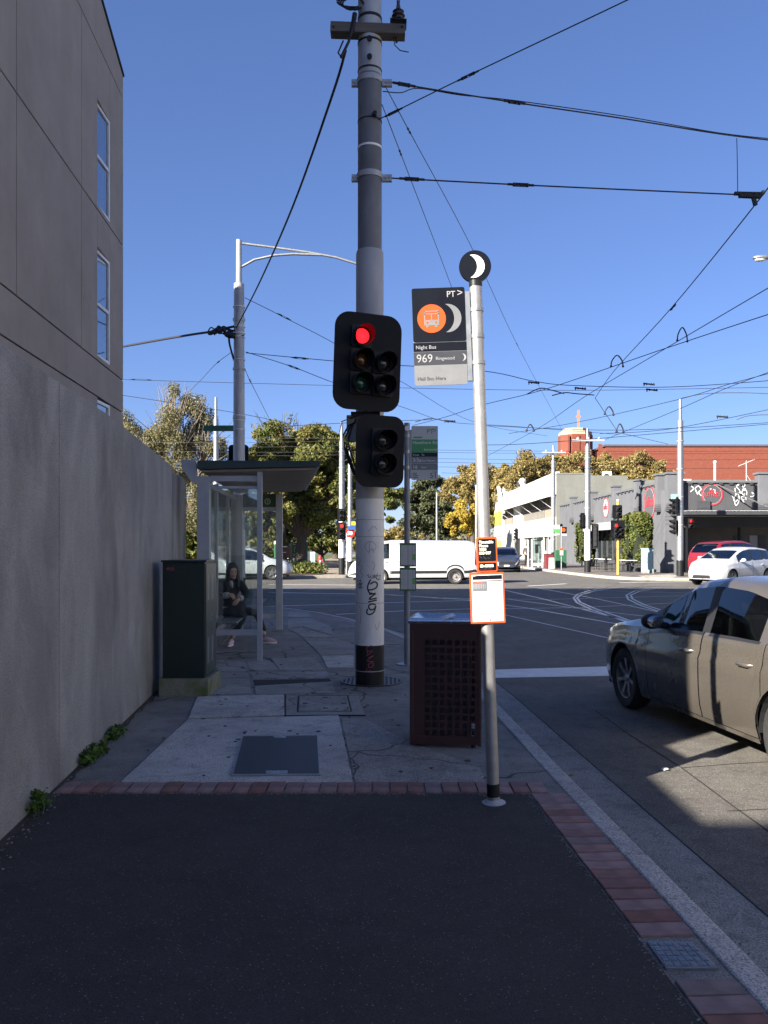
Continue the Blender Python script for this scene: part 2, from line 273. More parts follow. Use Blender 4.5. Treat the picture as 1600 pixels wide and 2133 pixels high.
# ------------------------------------------------------------------ mesh builder
class MB:
    def __init__(s): s.v = []; s.f = []
    def add(s, vs, fs):
        o = len(s.v); s.v += [tuple(v) for v in vs]; s.f += [tuple(i + o for i in f) for f in fs]; return s
    def box(s, c, d, rz=0.0, rot=None):
        c = Vector(c); hx, hy, hz = d[0] / 2, d[1] / 2, d[2] / 2
        m = rot if rot is not None else Matrix.Rotation(rz, 3, 'Z')
        vs = [c + m @ Vector((x * hx, y * hy, z * hz)) for z in (-1, 1) for y in (-1, 1) for x in (-1, 1)]
        return s.add(vs, [(0, 2, 3, 1), (4, 5, 7, 6), (0, 1, 5, 4), (2, 6, 7, 3), (0, 4, 6, 2), (1, 3, 7, 5)])
    def bx(s, x0, x1, y0, y1, z0, z1): return s.box(((x0 + x1) / 2, (y0 + y1) / 2, (z0 + z1) / 2), (x1 - x0, y1 - y0, z1 - z0))
    def bar(s, a, b, w, h):
        a, b = Vector(a), Vector(b); d = b - a
        q = d.to_track_quat('X', 'Z').to_matrix()
        return s.box((a + b) / 2, (d.length, w, h), rot=q)
    def cyl(s, a, b, r0, r1=None, n=16, cap=True):
        return s.tube([a, b], [r0, r0 if r1 is None else r1], n, cap)
    def tube(s, pts, r, n=6, cap=True):
        pts = [Vector(p) for p in pts]; k = len(pts)
        if not hasattr(r, '__len__'): r = [r] * k
        vs = []; fs = []; ref = None
        for i, p in enumerate(pts):
            t = (pts[min(i + 1, k - 1)] - pts[max(i - 1, 0)])
            if t.length < 1e-9: t = Vector((0, 0, 1))
            t.normalize()
            if ref is None: ref = Vector((0, 0, 1)) if abs(t.z) < 0.9 else Vector((1, 0, 0))
            u = t.cross(ref)
            if u.length < 1e-6: u = t.orthogonal()
            u.normalize(); w = t.cross(u)
            for j in range(n):
                a = 2 * math.pi * j / n; vs.append(p + (u * math.cos(a) + w * math.sin(a)) * r[i])
        for i in range(k - 1):
            for j in range(n):
                a = i * n + j; b = i * n + (j + 1) % n; fs.append((a, b, b + n, a + n))
        if cap: fs.append(tuple(range(n))[::-1]); fs.append(tuple((k - 1) * n + j for j in range(n)))
        return s.add(vs, fs)
    def prism(s, poly, z0, z1):
        n = len(poly); vs = [(p[0], p[1], z0) for p in poly] + [(p[0], p[1], z1) for p in poly]
        fs = [tuple(range(n))[::-1], tuple(range(n, 2 * n))] + [(i, (i + 1) % n, n + (i + 1) % n, n + i) for i in range(n)]
        return s.add(vs, fs)
    def prism_y(s, poly, y0, y1):
        n = len(poly); vs = [(p[0], y0, p[1]) for p in poly] + [(p[0], y1, p[1]) for p in poly]
        fs = [tuple(range(n)), tuple(range(n, 2 * n))[::-1]] + [(i, n + i, n + (i + 1) % n, (i + 1) % n) for i in range(n)]
        return s.add(vs, fs)
    def prism_x(s, poly, x0, x1):
        n = len(poly); vs = [(x0, p[0], p[1]) for p in poly] + [(x1, p[0], p[1]) for p in poly]
        fs = [tuple(range(n))[::-1], tuple(range(n, 2 * n))] + [(i, (i + 1) % n, n + (i + 1) % n, n + i) for i in range(n)]
        return s.add(vs, fs)
    def lathe(s, prof, c=(0, 0, 0), axis='z', n=20, closed=False):
        vs = []; fs = []; k = len(prof); c = Vector(c)
        for r, h in prof:
            for j in range(n):
                a = 2 * math.pi * j / n; x, y = r * math.cos(a), r * math.sin(a)
                vs.append(c + (Vector((x, y, h)) if axis == 'z' else Vector((x, h, y)) if axis == 'y' else Vector((h, x, y))))
        for i in range(k - 1 + (1 if closed else 0)):
            for j in range(n):
                a = i * n + j; b = i * n + (j + 1) % n; i2 = (i + 1) % k
                fs.append((a, b, i2 * n + (j + 1) % n, i2 * n + j))
        return s.add(vs, fs)
    def ball(s, c, r, n=10, m=7):
        c = Vector(c); rr = r if hasattr(r, '__len__') else (r, r, r)
        vs = []; fs = []
        for i in range(m + 1):
            t = math.pi * i / m
            for j in range(n):
                a = 2 * math.pi * j / n
                vs.append(c + Vector((rr[0] * math.sin(t) * math.cos(a), rr[1] * math.sin(t) * math.sin(a), rr[2] * math.cos(t))))
        for i in range(m):
            for j in range(n):
                a = i * n + j; b = i * n + (j + 1) % n; fs.append((a, a + n, b + n, b))
        return s.add(vs, fs)
    def build(s, name, mat, parent=None, world=False, smooth=None, bevel=0.0):
        me = bpy.data.meshes.new(name)
        off = parent.location if (world and parent is not None) else Vector((0, 0, 0))
        if world and parent is not None and parent.parent is not None: off = off + parent.parent.location
        me.from_pydata([(v[0] - off[0], v[1] - off[1], v[2] - off[2]) for v in s.v], [], s.f); me.update()
        if smooth is not None:
            me.shade_smooth(); me.set_sharp_from_angle(angle=R(smooth))
        me.materials.append(mat)
        o = bpy.data.objects.new(name, me); C.objects.link(o)
        if parent is not None: o.parent = parent
        if bevel:
            b = o.modifiers.new('bevel', 'BEVEL'); b.width = bevel; b.segments = 2; b.limit_method = 'ANGLE'
        return o
def rrect(w, h, r, n=5, cx=0.0, cz=0.0):
    p = []
    for (sx, sz, a0) in ((1, -1, -90), (1, 1, 0), (-1, 1, 90), (-1, -1, 180)):
        for i in range(n + 1):
            a = R(a0 + 90 * i / n); p.append((cx + sx * (w / 2 - r) + r * math.cos(a), cz + sz * (h / 2 - r) + r * math.sin(a)))
    return p
def disc(r, n=28, cx=0, cz=0): return [(cx + r * math.cos(2 * math.pi * i / n), cz + r * math.sin(2 * math.pi * i / n)) for i in range(n)]
def crescent(r, cx=0, cz=0, d=0.55, r2=None, n=14, xs=1.0):
    """right-hand sliver of a disc: outer arc and an inner arc of a disc shifted left"""
    r2 = r2 or r * 1.05; x2 = -d * r
    k = (r * r - r2 * r2 + x2 * x2) / (2 * x2); h = math.sqrt(max(1e-9, r * r - k * k))
    a0 = math.atan2(h, k); b0 = math.atan2(h, k - x2)
    out = [(cx + xs * r * math.cos(a0 - 2 * a0 * i / n), cz + r * math.sin(a0 - 2 * a0 * i / n)) for i in range(n + 1)]
    inn = [(cx + xs * (x2 + r2 * math.cos(-b0 + 2 * b0 * i / n)), cz + r2 * math.sin(-b0 + 2 * b0 * i / n)) for i in range(1, n)]
    return out, inn
def crescent_mesh(mb, r, cx, cz, y0, y1, d=0.55, r2=None):
    o, i = crescent(r, cx, cz, d, r2); n = len(o) - 1
    inn = [o[0]] + i[::-1] + [o[-1]]
    for k in range(n):
        q = [o[k], o[k + 1], inn[k + 1], inn[k]]
        if k == 0: q = [o[0], o[1], inn[1]]
        if k == n - 1: q = [o[k], o[k + 1], inn[k]]
        mb.prism_y(q[::-1], y0, y1)
    return mb
def tag(o, label, cat, group=None, kind=None):
    if label: o['label'] = label
    if cat: o['category'] = cat
    if group: o['group'] = group
    if kind: o['kind'] = kind
    return o
def thing(name, label, cat, loc=(0, 0, 0), rz=0.0, group=None):
    o = bpy.data.objects.new(name, None); C.objects.link(o); o.empty_display_size = 0.1
    o.location = loc; o.rotation_euler = (0, 0, rz)
    return tag(o, label, cat, group)
def struct(name, mb, mat, smooth=None):
    o = mb.build(name, mat, smooth=smooth); o['kind'] = 'structure'; return o
def copy_tree(o, parent=None):
    c = o.copy(); C.objects.link(c); c.parent = parent
    for ch in list(o.children): copy_tree(ch, c)
    return c
def text(body, size, mat, parent, loc, rot=(R(90), 0, 0), align='LEFT', bold=0.0, xs=1.0, name='lettering', ext=0.0006):
    cu = bpy.data.curves.new(name, 'FONT'); cu.body = body; cu.size = size; cu.align_x = align; cu.align_y = 'BOTTOM_BASELINE'
    cu.extrude = ext; cu.offset = bold; cu.resolution_u = 3; cu.space_character = 1.0
    cu.materials.append(mat)
    tmp = bpy.data.objects.new(name, cu); C.objects.link(tmp)
    me = bpy.data.meshes.new_from_object(tmp.evaluated_get(bpy.context.evaluated_depsgraph_get())); bpy.data.objects.remove(tmp)
    o = bpy.data.objects.new(name, me); C.objects.link(o); o.parent = parent
    o.location = loc; o.rotation_euler = rot; o.scale = (xs, 1, 1)
    return o
def ribbon(strokes, w, fmap):
    """pen strokes (lists of 2-D points) laid on a surface given by fmap(u, v)"""
    mb = MB()
    for st in strokes:
        pts = []
        for i in range(len(st) - 1):
            for k in range(4):
                t = k / 4; p0 = st[max(i - 1, 0)]; p1 = st[i]; p2 = st[i + 1]; p3 = st[min(i + 2, len(st) - 1)]
                pts.append(tuple(0.5 * ((2 * p1[c]) + (-p0[c] + p2[c]) * t + (2 * p0[c] - 5 * p1[c] + 4 * p2[c] - p3[c]) * t * t + (-p0[c] + 3 * p1[c] - 3 * p2[c] + p3[c]) * t ** 3) for c in (0, 1)))
        pts.append(st[-1]); vs = []; n = len(pts)
        for i, p in enumerate(pts):
            a = pts[max(i - 1, 0)]; b = pts[min(i + 1, n - 1)]; dx, dy = b[0] - a[0], b[1] - a[1]; l = math.hypot(dx, dy) or 1
            nx, ny = -dy / l * w / 2, dx / l * w / 2
            vs += [fmap(p[0] + nx, p[1] + ny), fmap(p[0] - nx, p[1] - ny)]
        mb.add(vs, [(2 * i, 2 * i + 1, 2 * i + 3, 2 * i + 2) for i in range(n - 1)])
    return mb
# ================================================================== SETTING
ROAD = -0.13
def sheet(name, poly, z, mat, kind='structure'):
    mb = MB(); n = len(poly); mb.add([(p[0], p[1], z) for p in poly], [tuple(range(n))]); o = mb.build(name, mat)
    if kind: o['kind'] = kind
    return o
sheet('road', [(-900, -600), (900, -600), (900, 1600), (-900, 1600)], ROAD, m_road)
# our corner footpath: kerb line (inner edge of the kerb)
KI = [(1.46, -12.0), (1.40, 1.0), (1.29, 3.2), (1.175, 5.4), (1.06, 7.6), (0.97, 9.4), (0.80, 11.6), (0.42, 14.0), (-0.08, 16.0), (-0.75, 18.0), (-1.65, 20.0), (-2.9, 21.8), (-4.6, 23.2), (-7.0, 24.4), (-11, 25.4), (-20, 26.0), (-45, 26.4)]
def offset_line(line, d):
    out = []
    for i, p in enumerate(line):
        a = Vector(line[max(i - 1, 0)]); b = Vector(line[min(i + 1, len(line) - 1)]); t = (b - a).normalized()
        out.append((p[0] + t.y * d, p[1] - t.x * d))
    return out
def dense(line, step=0.5):
    out = []
    for a, b in zip(line[:-1], line[1:]):
        a, b = Vector(a), Vector(b); k = max(1, int((b - a).length / step))
        out += [tuple(a.lerp(b, i / k)) for i in range(k)]
    return out + [line[-1]]
fp = MB(); fp.prism([(-60, -12)] + KI + [(-60, 26.4)], -0.4, 0.0)
footpath = struct('footpath', fp, m_conc_base)
def strip(line, d0, d1, z0a, z0b, zb, name, mat, parent=None):
    a = offset_line(line, d0); b = offset_line(line, d1); mb = MB()
    for i in range(len(line) - 1):
        q = [(a[i], z0a), (a[i + 1], z0a), (b[i + 1], z0b), (b[i], z0b)]
        vs = [(p[0][0], p[0][1], p[1]) for p in q] + [(p[0][0], p[0][1], zb) for p in q]
        mb.add(vs, [(0, 3, 2, 1), (0, 1, 5, 4), (1, 2, 6, 5), (2, 3, 7, 6), (3, 0, 4, 7)])
    return mb.build(name, mat, parent)
kerb = thing('kerb', None, None); kerb['kind'] = 'structure'
kl = dense(KI, 0.45); seg = []; acc = 0; cuts = 0
i0 = 0
for i in range(1, len(kl)):
    acc += (Vector(kl[i]) - Vector(kl[i - 1])).length
    if acc > 2.1 or i == len(kl) - 1:
        line = kl[i0:i + 1]
        a, b = Vector(line[0]), Vector(line[1]); line = [tuple(a.lerp(b, 0.02))] + line[1:-1] + [tuple(Vector(line[-1]).lerp(Vector(line[-2]), 0.012))]
        k = strip(line, 0.005, 0.135 + random.uniform(-.004, .004), 0.006 + random.uniform(-.003, .004), 0.002, -0.3, 'kerb_stone', m_kerb, kerb)
        bv = k.modifiers.new('bevel', 'BEVEL'); bv.width = 0.012; bv.segments = 2; bv.limit_method = 'ANGLE'; bv.angle_limit = R(50)
        i0 = i; acc = 0
gutter = strip(dense(KI, 0.6), 0.137, 0.50, ROAD + 0.012, ROAD + 0.030, -0.4, 'gutter', m_gutter); gutter['kind'] = 'structure'
# new asphalt in the foreground, bounded by paving bricks
BW = 0.235
inner = offset_line(KI, -BW)
def kx(D, line=KI):
    for a, b in zip(line[:-1], line[1:]):
        if a[1] <= D <= b[1]: return a[0] + (b[0] - a[0]) * (D - a[1]) / (b[1] - a[1])
    return line[0][0]
def wall_x(D): return -1.66 - 0.093 * D
YR0, YR1 = 5.345, 5.585
sheet('asphalt_path', [(wall_x(-10) - 3, -10), (kx(-10) - BW - 0.012, -10), (kx(1) - BW - 0.012, 1), (kx(3.2) - BW - .012, 3.2), (kx(YR0) - BW - .012, YR0 - .012), (wall_x(YR0), YR0 - .012)], 0.007, m_path)
# a brick course mesh shared by all the pavers
bm_ = MB(); bm_.box((0, 0, -0.02), (0.105, 0.226, 0.06)); proto = bm_.build('brick', m_paver, footpath, bevel=0.004)
def brick(x, y, rz, dz=0.0, first=[True]):
    o = proto if first[0] else proto.copy()
    if not first[0]: C.objects.link(o)
    first[0] = False; o.location = (x, y, dz); o.rotation_euler = (random.uniform(-.012, .012), random.uniform(-.012, .012), rz + random.uniform(-.01, .01)); return o
x = wall_x(5.4) + 0.08
while x < kx(5.46) - 0.06:
    brick(x, (YR0 + YR1) / 2, 0, 0.004 + random.uniform(-.002, .003)); x += 0.1145
D = YR0 - 0.07
while D > 0.9:
    if not (3.05 < D < 3.41):
        brick(kx(D) - 0.122, D, R(90) + 0.05, 0.004 + random.uniform(-.002, .003))
    D -= 0.1145
# footpath slabs (joints between them stay open over the darker base)
slabs = [
 ([(252, 1631), (392, 1500), (705, 1492), (735, 1631)], m_slab, .010),
 ([(393, 1497), (411, 1453), (591, 1449), (593, 1490)], m_slab, .012),
 ([(433, 1447), (447, 1404), (516, 1403), (524, 1446)], m_slab_dk, .008),
 ([(522, 1402), (680, 1399), (686, 1412), (527, 1415)], m_slab_dk, .006),
 ([(530, 1430), (691, 1421), (699, 1445), (533, 1447)], m_slab_dk, .008),
 ([(596, 1450), (744, 1447), (760, 1490), (596, 1491)], m_slab_dk, .009),
 ([(711, 1497), (757, 1497), (850, 1545), (1000, 1600), (1010, 1631), (739, 1631)], m_slab_dk, .006),
 ([(670, 1367), (736, 1366), (737, 1391), (682, 1392)], m_slab, .008),
 ([(632, 1330), (700, 1330), (737, 1343), (737, 1364), (668, 1365)], m_slab_dk, .008),
 ([(600, 1312), (628, 1308), (696, 1328), (632, 1328), (612, 1316)], m_slab_dk, .008),
 ([(600, 1290), (652, 1289), (690, 1307), (694, 1324), (630, 1305), (600, 1309)], m_slab_dk, .008),
 ([(600, 1275), (640, 1274), (650, 1286), (600, 1287)], m_slab_dk, .008),
 ([(445, 1399), (455, 1376), (510, 1376), (516, 1399)], m_slab_dk, .004),
 ([(513, 1376), (562, 1376), (580, 1397), (520, 1398)], m_slab_dk, .005),
 ([(566, 1372), (655, 1370), (676, 1396), (583, 1397)], m_slab_dk, .004),
]
for poly, mt, h in slabs:
    pts = [G(*p) for p in poly]
    if sum(a.x * b.y - b.x * a.y for a, b in zip(pts, pts[1:] + pts[:1])) < 0: pts = pts[::-1]
    jit = []
    for a, b in zip(pts, pts[1:] + pts[:1]):
        k = max(1, int((b - a).length / .10)); nrm = Vector((-(b - a).y, (b - a).x, 0)).normalized()
        jit += [a.lerp(b, i / k) + nrm * (random.uniform(-.005, .003) if i else 0) for i in range(k)]
    mb = MB(); mb.prism(jit, -0.02, h); mb.build('slab', mt, footpath, bevel=0.004)
sheet('asphalt_strip', [tuple(G(*p))[:2] for p in [(741, 1352), (741, 1316), (655, 1288), (668, 1283), (760, 1300), (838, 1330), (905, 1395), (880, 1410), (815, 1395)]], 0.005, m_conc_base)
# dark repaired strip across the path
mb = MB(); mb.prism([G(*p) for p in [(531, 1428), (690, 1419), (686, 1414), (527, 1417)]], -0.01, 0.003); mb.build('repair_strip', m_seam, footpath)
# pit covers
t = thing('pit_cover', 'large ribbed steel pit cover with pale metal rim set in the footpath slab', 'cover', G(575, 1580))
q = [G(*p) for p in [(483, 1620), (667, 1619), (662, 1536), (505, 1537)]]
def quad_pt(u, v): a = q[0].lerp(q[1], u); b = q[3].lerp(q[2], u); return a.lerp(b, v)
mb = MB(); mb.prism(q, -0.02, 0.013); m_cover = M('ribbed cover', (0.062, 0.066, 0.074), 0.5, 0.4, 0.2, 6); mb.build('plate', m_cover, t, world=True)
for i in range(34):
    u = 0.03 + 0.94 * (i + 0.5) / 34; mb = MB()
    mb.prism([quad_pt(u - .008, .03), quad_pt(u + .008, .03), quad_pt(u + .008, .97), quad_pt(u - .008, .97)], 0.012, 0.019); mb.build('rib', m_cover, t, world=True)
mb = MB()
for a, b, c, d in [((0, 0), (1, 0), (1, .015), (0, .015)), ((0, .985), (1, .985), (1, 1), (0, 1)), ((0, .015), (.012, .015), (.012, .985), (0, .985)), ((.988, .015), (1, .015), (1, .985), (.988, .985))]:
    mb.prism([quad_pt(*a), quad_pt(*b), quad_pt(*c), quad_pt(*d)], 0.0, 0.021)
mb.build('rim', m_galv, t, world=True)
for (u0, u1, v0, v1) in ((.38, .63, .02, .09), (.42, .58, .93, .985)):
    mb = MB(); mb.prism([quad_pt(u0, v0), quad_pt(u1, v0), quad_pt(u1, v1), quad_pt(u0, v1)], 0.012, 0.0205); mb.build('keyhole_plate', m_steel, t, world=True)
t = thing('pit_cover', 'small checkerplate steel cover set in the brick edging by the kerb', 'cover', G(1420, 1993))
q = [G(*p) for p in [(1387, 2022), (1497, 2022), (1440, 1968), (1347, 1966)]]
mb = MB(); mb.prism(q, -0.02, 0.012); mb.build('plate', M('checker plate', (0.20, 0.21, 0.23), 0.45, 0.55, 0.15, 9), t, world=True, bevel=.002)
mb = MB()
for i in range(6):
    for j in range(5):
        for k in range(3):
            du = (k - 1) * 0.035
            if (i + j) % 2: p = [(.02 + (i + .15) / 6.2, .03 + (j + .3 + du * 8) / 5.3), (.02 + (i + .85) / 6.2, .03 + (j + .3 + du * 8) / 5.3)]; e = (0, .03)
            else: p = [(.02 + (i + .35 + du * 8) / 6.2, .03 + (j + .15) / 5.3), (.02 + (i + .35 + du * 8) / 6.2, .03 + (j + .85) / 5.3)]; e = (.03, 0)
            (u0, v0), (u1, v1) = p
            if e[0]: pl = [(u0, v0), (u0 + .028, v0), (u1 + .028, v1), (u1, v1)]
            else: pl = [(u0, v0), (u1, v1), (u1, v1 + .03), (u0, v0 + .03)]
            mb.prism([quad_pt(*a) for a in pl], 0.010, 0.016)
o = mb.build('tread_bars', m_galv, t, world=True); o['kind'] = 'stuff'
t = thing('pit_cover', 'worn concrete telecom pit lid in a concrete frame beside the striped pole', 'cover', G(680, 1470))
mb = MB(); mb.prism([G(*p) for p in [(622, 1483), (730, 1482), (722, 1452), (624, 1453)]], -.01, 0.014); mb.build('lid', m_slab_dk, t, world=True, bevel=.005)
mb = MB()
for a_, b_ in (((620, 1485), (732, 1484)), ((732, 1484), (724, 1450)), ((724, 1450), (622, 1451)), ((622, 1451), (620, 1485)), ((594, 1492.5), (762, 1491.5)), ((594, 1492.5), (594, 1448))):
    p_, q_ = G(*a_), G(*b_); n_ = Vector((-(q_ - p_).y, (q_ - p_).x, 0)).normalized() * .008; mb.prism([p_ + n_, q_ + n_, q_ - n_, p_ - n_], .002, .0105)
mb.build('joint', m_seam, t, world=True)
mb = MB()
for (px, py) in ((636, 1468), (678, 1456), (678, 1478), (716, 1468)):
    g = G(px, py); mb.bx(g.x - .025, g.x + .025, g.y - .012, g.y + .012, 0.01, 0.017)
mb.build('lifting_slot', m_dark, t, world=True)
# road seams, painted lines, tram rails: thin sheets on the road
def rline(pts, w, z, mb):
    v = [G(px, py, ROAD) for px, py in pts]; dl = []
    for a, b in zip(v[:-1], v[1:]):
        k = max(1, int((b - a).length / 0.7)); dl += [a.lerp(b, i / k) for i in range(k)]
    dl.append(v[-1]); vs = []
    for i, p in enumerate(dl):
        tt = (dl[min(i + 1, len(dl) - 1)] - dl[max(i - 1, 0)]).normalized(); nn = Vector((-tt.y, tt.x, 0)) * w / 2
        vs += [(p.x + nn.x, p.y + nn.y, ROAD + z), (p.x - nn.x, p.y - nn.y, ROAD + z)]
    mb.add(vs, [(2 * i, 2 * i + 1, 2 * i + 3, 2 * i + 2) for i in range(len(dl) - 1)])
for nm, poly in (('stop_line', [(1010, 1413), (1290, 1408), (1290, 1388), (1010, 1396)]),):
    sheet(nm, [tuple(G(px, py, ROAD))[:2] for px, py in poly], ROAD + 0.004, m_line)
lines = [([(560, 1263), (740, 1258), (860, 1254), (985, 1251)], .12), ([(700, 1280), (845, 1272.5), (1000, 1268)], .10), ([(560, 1234), (760, 1238)], .20), ([(560, 1226), (745, 1228)], .22), ([(560, 1217.5), (760, 1219)], .22), ([(1030, 1276), (1150, 1303), (1270, 1330)], .05), ([(1290, 1214), (1600, 1209)], .25), ([(1100, 1221), (1180, 1216)], .18), ([(830, 1225), (1000, 1227)], .16)]
for pts, w in lines:
    mb = MB(); rline(pts, w, .004, mb); mb.build('lane_line', m_line)['kind'] = 'structure'
rails = [[(801, 1238.5), (975, 1250), (1099, 1267), (1285, 1300), (1420, 1331)], [(975, 1240), (1049, 1247), (1190, 1266), (1334, 1283), (1500, 1302)], [(1040, 1227), (1140, 1250), (1296, 1291), (1380, 1317)], [(1120, 1225), (1240, 1247), (1352, 1271), (1500, 1301)], [(1000, 1269), (1210, 1266), (1390, 1257), (1600, 1249)], [(900, 1246), (1140, 1249), (1330, 1244), (1600, 1236)],
         [(1262, 1224), (1226, 1231), (1203, 1238), (1195, 1246), (1202, 1256), (1232, 1270), (1296, 1293), (1360, 1313)], [(1275, 1225), (1236, 1232), (1211, 1239), (1202, 1246), (1209, 1255), (1240, 1268), (1306, 1291), (1370, 1311)],
         [(1370, 1223), (1322, 1231), (1305, 1240), (1309, 1249), (1336, 1262), (1400, 1283)], [(1380, 1224), (1332, 1232), (1314, 1240), (1318, 1248), (1345, 1261), (1410, 1281)], [(1000, 1221.5), (1300, 1232), (1600, 1240)], [(1150, 1223), (1400, 1226.5), (1600, 1226)]]
for pts in rails:
    mb = MB(); rline(pts, .075, .006, mb); mb.build('tram_rail', m_rail)['kind'] = 'structure'
for pts, w in (([(1240, 1480), (1310, 1530), (1420, 1600), (1530, 1682), (1640, 1760)], .014), ([(1420, 1600), (1520, 1592), (1640, 1585)], .010), ([(1515, 1690), (1640, 1684)], .010)):
    mb = MB(); rline(pts, w, .003, mb); mb.build('road_seam', m_seam)['kind'] = 'structure'
# ------------------------------------------------------------------ low concrete wall on the left
t = thing('concrete_wall', 'tall stained concrete boundary wall with a rounded end left of the footpath', 'wall', (wall_x(6), 6, 0))
def wallseg(d0, d1, nm='panel', thick=0.25, htop=None):
    mb = MB(); h = htop or (lambda D: 2.70 - max(0, D - 7) * 0.035)
    ds = np.linspace(d0, d1, 8); vs = []
    for D in ds: vs += [(wall_x(D), D, -.2), (wall_x(D), D, h(D)), (wall_x(D) - thick, D, h(D)), (wall_x(D) - thick, D, -.2)]
    fs = [(0, 3, 2, 1)]; n = len(ds)
    for i in range(n - 1):
        for j in range(4): a = 4 * i + j; b = 4 * i + (j + 1) % 4; fs.append((a, b, b + 4, a + 4))
    k = 4 * (n - 1); fs.append((k, k + 1, k + 2, k + 3)); mb.add(vs, fs)
    return mb.build(nm, m_wall, t, world=True, bevel=.006)
DW0 = 2.9
j1 = 5.55
wallseg(DW0, j1 - .006); wallseg(j1 + .006, 10.2)
# rounded end of the wall: plan curve turning left, top corner rounded down
mb = MB(); vs = []; n = 14; base = Vector((wall_x(10.212), 10.212)); dirv = Vector((-0.093, 1)).normalized(); lf = Vector((-dirv.y, dirv.x)); Rr = 0.9
for i in range(n + 1):
    a = R(86) * i / n
    p = base + dirv * (1.1 + Rr * math.sin(a)) + lf * (Rr * (1 - math.cos(a))) if i else base
    tn = dirv * math.cos(a) + lf * math.sin(a); nr = Vector((-tn.y, tn.x)); q2 = p + nr * 0.25
    h = 2.55 - (0.14 * (i / n) ** 2)
    vs += [(p.x, p.y, -.2), (p.x, p.y, h - .05), (p.x + nr.x * .05, p.y + nr.y * .05, h), (q2.x, q2.y, h), (q2.x, q2.y, -.2)]
fs = [tuple(range(5))[::-1]] + [(5 * i + j, 5 * i + (j + 1) % 5, 5 * i + 5 + (j + 1) % 5, 5 * i + 5 + j) for i in range(n) for j in range(5)] + [tuple(5 * n + j for j in range(5))]
mb.add(vs, fs); mb.build('rounded_end', m_wall_end, t, world=True, smooth=35)
# weeds at the foot of the wall
m_weed = leaf_mat('weed leaves', [(0.03, 0.06, 0.012), (0.06, 0.12, 0.02), (0.10, 0.16, 0.04)])
def leaf_cloud(centres, n, size, seed, flat=0.0):
    rnd = np.random.RandomState(seed); mb = MB(); k = len(centres)
    cs = np.array([c[:3] for c in centres], float); rs = np.array([c[3:6] for c in centres], float)
    wt = (rs[:, 0] * rs[:, 1] + rs[:, 1] * rs[:, 2] + rs[:, 0] * rs[:, 2]); idx = rnd.choice(k, n, p=wt / wt.sum())
    d = rnd.normal(size=(n, 3)); d /= np.linalg.norm(d, axis=1)[:, None]
    rad = (0.20 + 0.95 * rnd.rand(n) ** 0.7)[:, None]
    pos = cs[idx] + d * rs[idx] * rad
    u = rnd.normal(size=(n, 3)); u /= np.linalg.norm(u, axis=1)[:, None]
    w = np.cross(u, d * 0.7 + rnd.normal(size=(n, 3)) * 0.7); w /= (np.linalg.norm(w, axis=1)[:, None] + 1e-6)
    s = size * (0.55 + 0.9 * rnd.rand(n))[:, None]
    a, b = u * s, w * s * 0.62
    V = np.stack([pos - a, pos + b * 0.9, pos + a, pos - b], 1).reshape(-1, 3)
    return V, n
def leaf_obj(name, mat, parent, centres, n, size, seed, world=False):
    V, n = leaf_cloud(centres, n, size, seed); me = bpy.data.meshes.new(name)
    if world and parent is not None: V = V - np.array(parent.location)
    me.vertices.add(4 * n); me.vertices.foreach_set('co', V.astype(np.float32).ravel())
    me.loops.add(4 * n); me.loops.foreach_set('vertex_index', np.arange(4 * n, dtype=np.int32))
    me.polygons.add(n); me.polygons.foreach_set('loop_start', np.arange(0, 4 * n, 4, dtype=np.int32))
    me.update(calc_edges=True); me.validate()
    me.materials.append(mat); o = bpy.data.objects.new(name, me); C.objects.link(o)
    if parent is not None: o.parent = parent
    return o
for (px, py, rx, h, n, sd, lab) in ((48, 1692, .07, .13, 90, 3, 'small dark weed sprouting at the wall foot beside the asphalt'), (182, 1583, .16, .10, 260, 4, 'largest clump of green weeds along the foot of the wall'), (232, 1537, .10, .09, 150, 5, 'middling clump of green weeds at the wall foot nearest the green cabinet')):
    g = G(px, py); g.x = max(g.x, wall_x(g.y) + .05)
    t2 = thing('weed', lab, 'weed', g, group='weeds along the wall')
    leaf_obj('leaf_tuft', m_weed, t2, [(wall_x(g.y + dy) + .03 + random.random() * .05 - g.x, dy, h * .5, .06, .08, h * .55) for dy in np.linspace(-rx, rx, 4)], n, 0.022, sd)
    mb = MB()
    for i in range(5): mb.tube([(random.uniform(-.03, .03), random.uniform(-rx, rx) * .6, 0), (random.uniform(-.05, .05), random.uniform(-rx, rx), h)], .003, 4)
    mb.build('stem', m_weed, t2)
# ------------------------------------------------------------------ apartment building behind the wall
def bld_x(D): return -4.518 - 0.064 * D
ab = thing('apartment_building', 'tall taupe rendered apartment block with narrow white windows behind the wall', 'building', (bld_x(18), 18, 0))
B0, B1 = 1.15, 18.0
gro = [4.5, 5.2, 8.12, 11.33]          # open horizontal joints of the render
def top_z(D): return 11.8 + max(0.0, min(1.9, (18 - D) * 0.47))
wins = [(16.02, 16.92, 8.22, 10.27), (16.02, 16.92, 5.30, 7.40), (16.02, 16.92, 2.9, 4.47)]
vj = [0, 11.9, 15.0]
def panel(d0, d1, z0, z1, slope=False):
    mb = MB(); th = 0.12
    za, zb_ = (top_z(d0), top_z(d1)) if slope else (z1, z1)
    vs = [(bld_x(d0), d0, z0), (bld_x(d1), d1, z0), (bld_x(d1), d1, zb_), (bld_x(d0), d0, za)]
    vs += [(x - th, y, z) for x, y, z in vs]
    mb.add(vs, [(0, 1, 2, 3), (7, 6, 5, 4), (0, 4, 5, 1), (1, 5, 6, 2), (2, 6, 7, 3), (3, 7, 4, 0)]); mb.build('render_panel', m_render, ab, world=True, bevel=.01)
g = 0.012
bands = [(-.2, 2.88), (2.9, 4.5), (4.5, 5.2), (5.2, 8.12), (8.12, 11.33)]
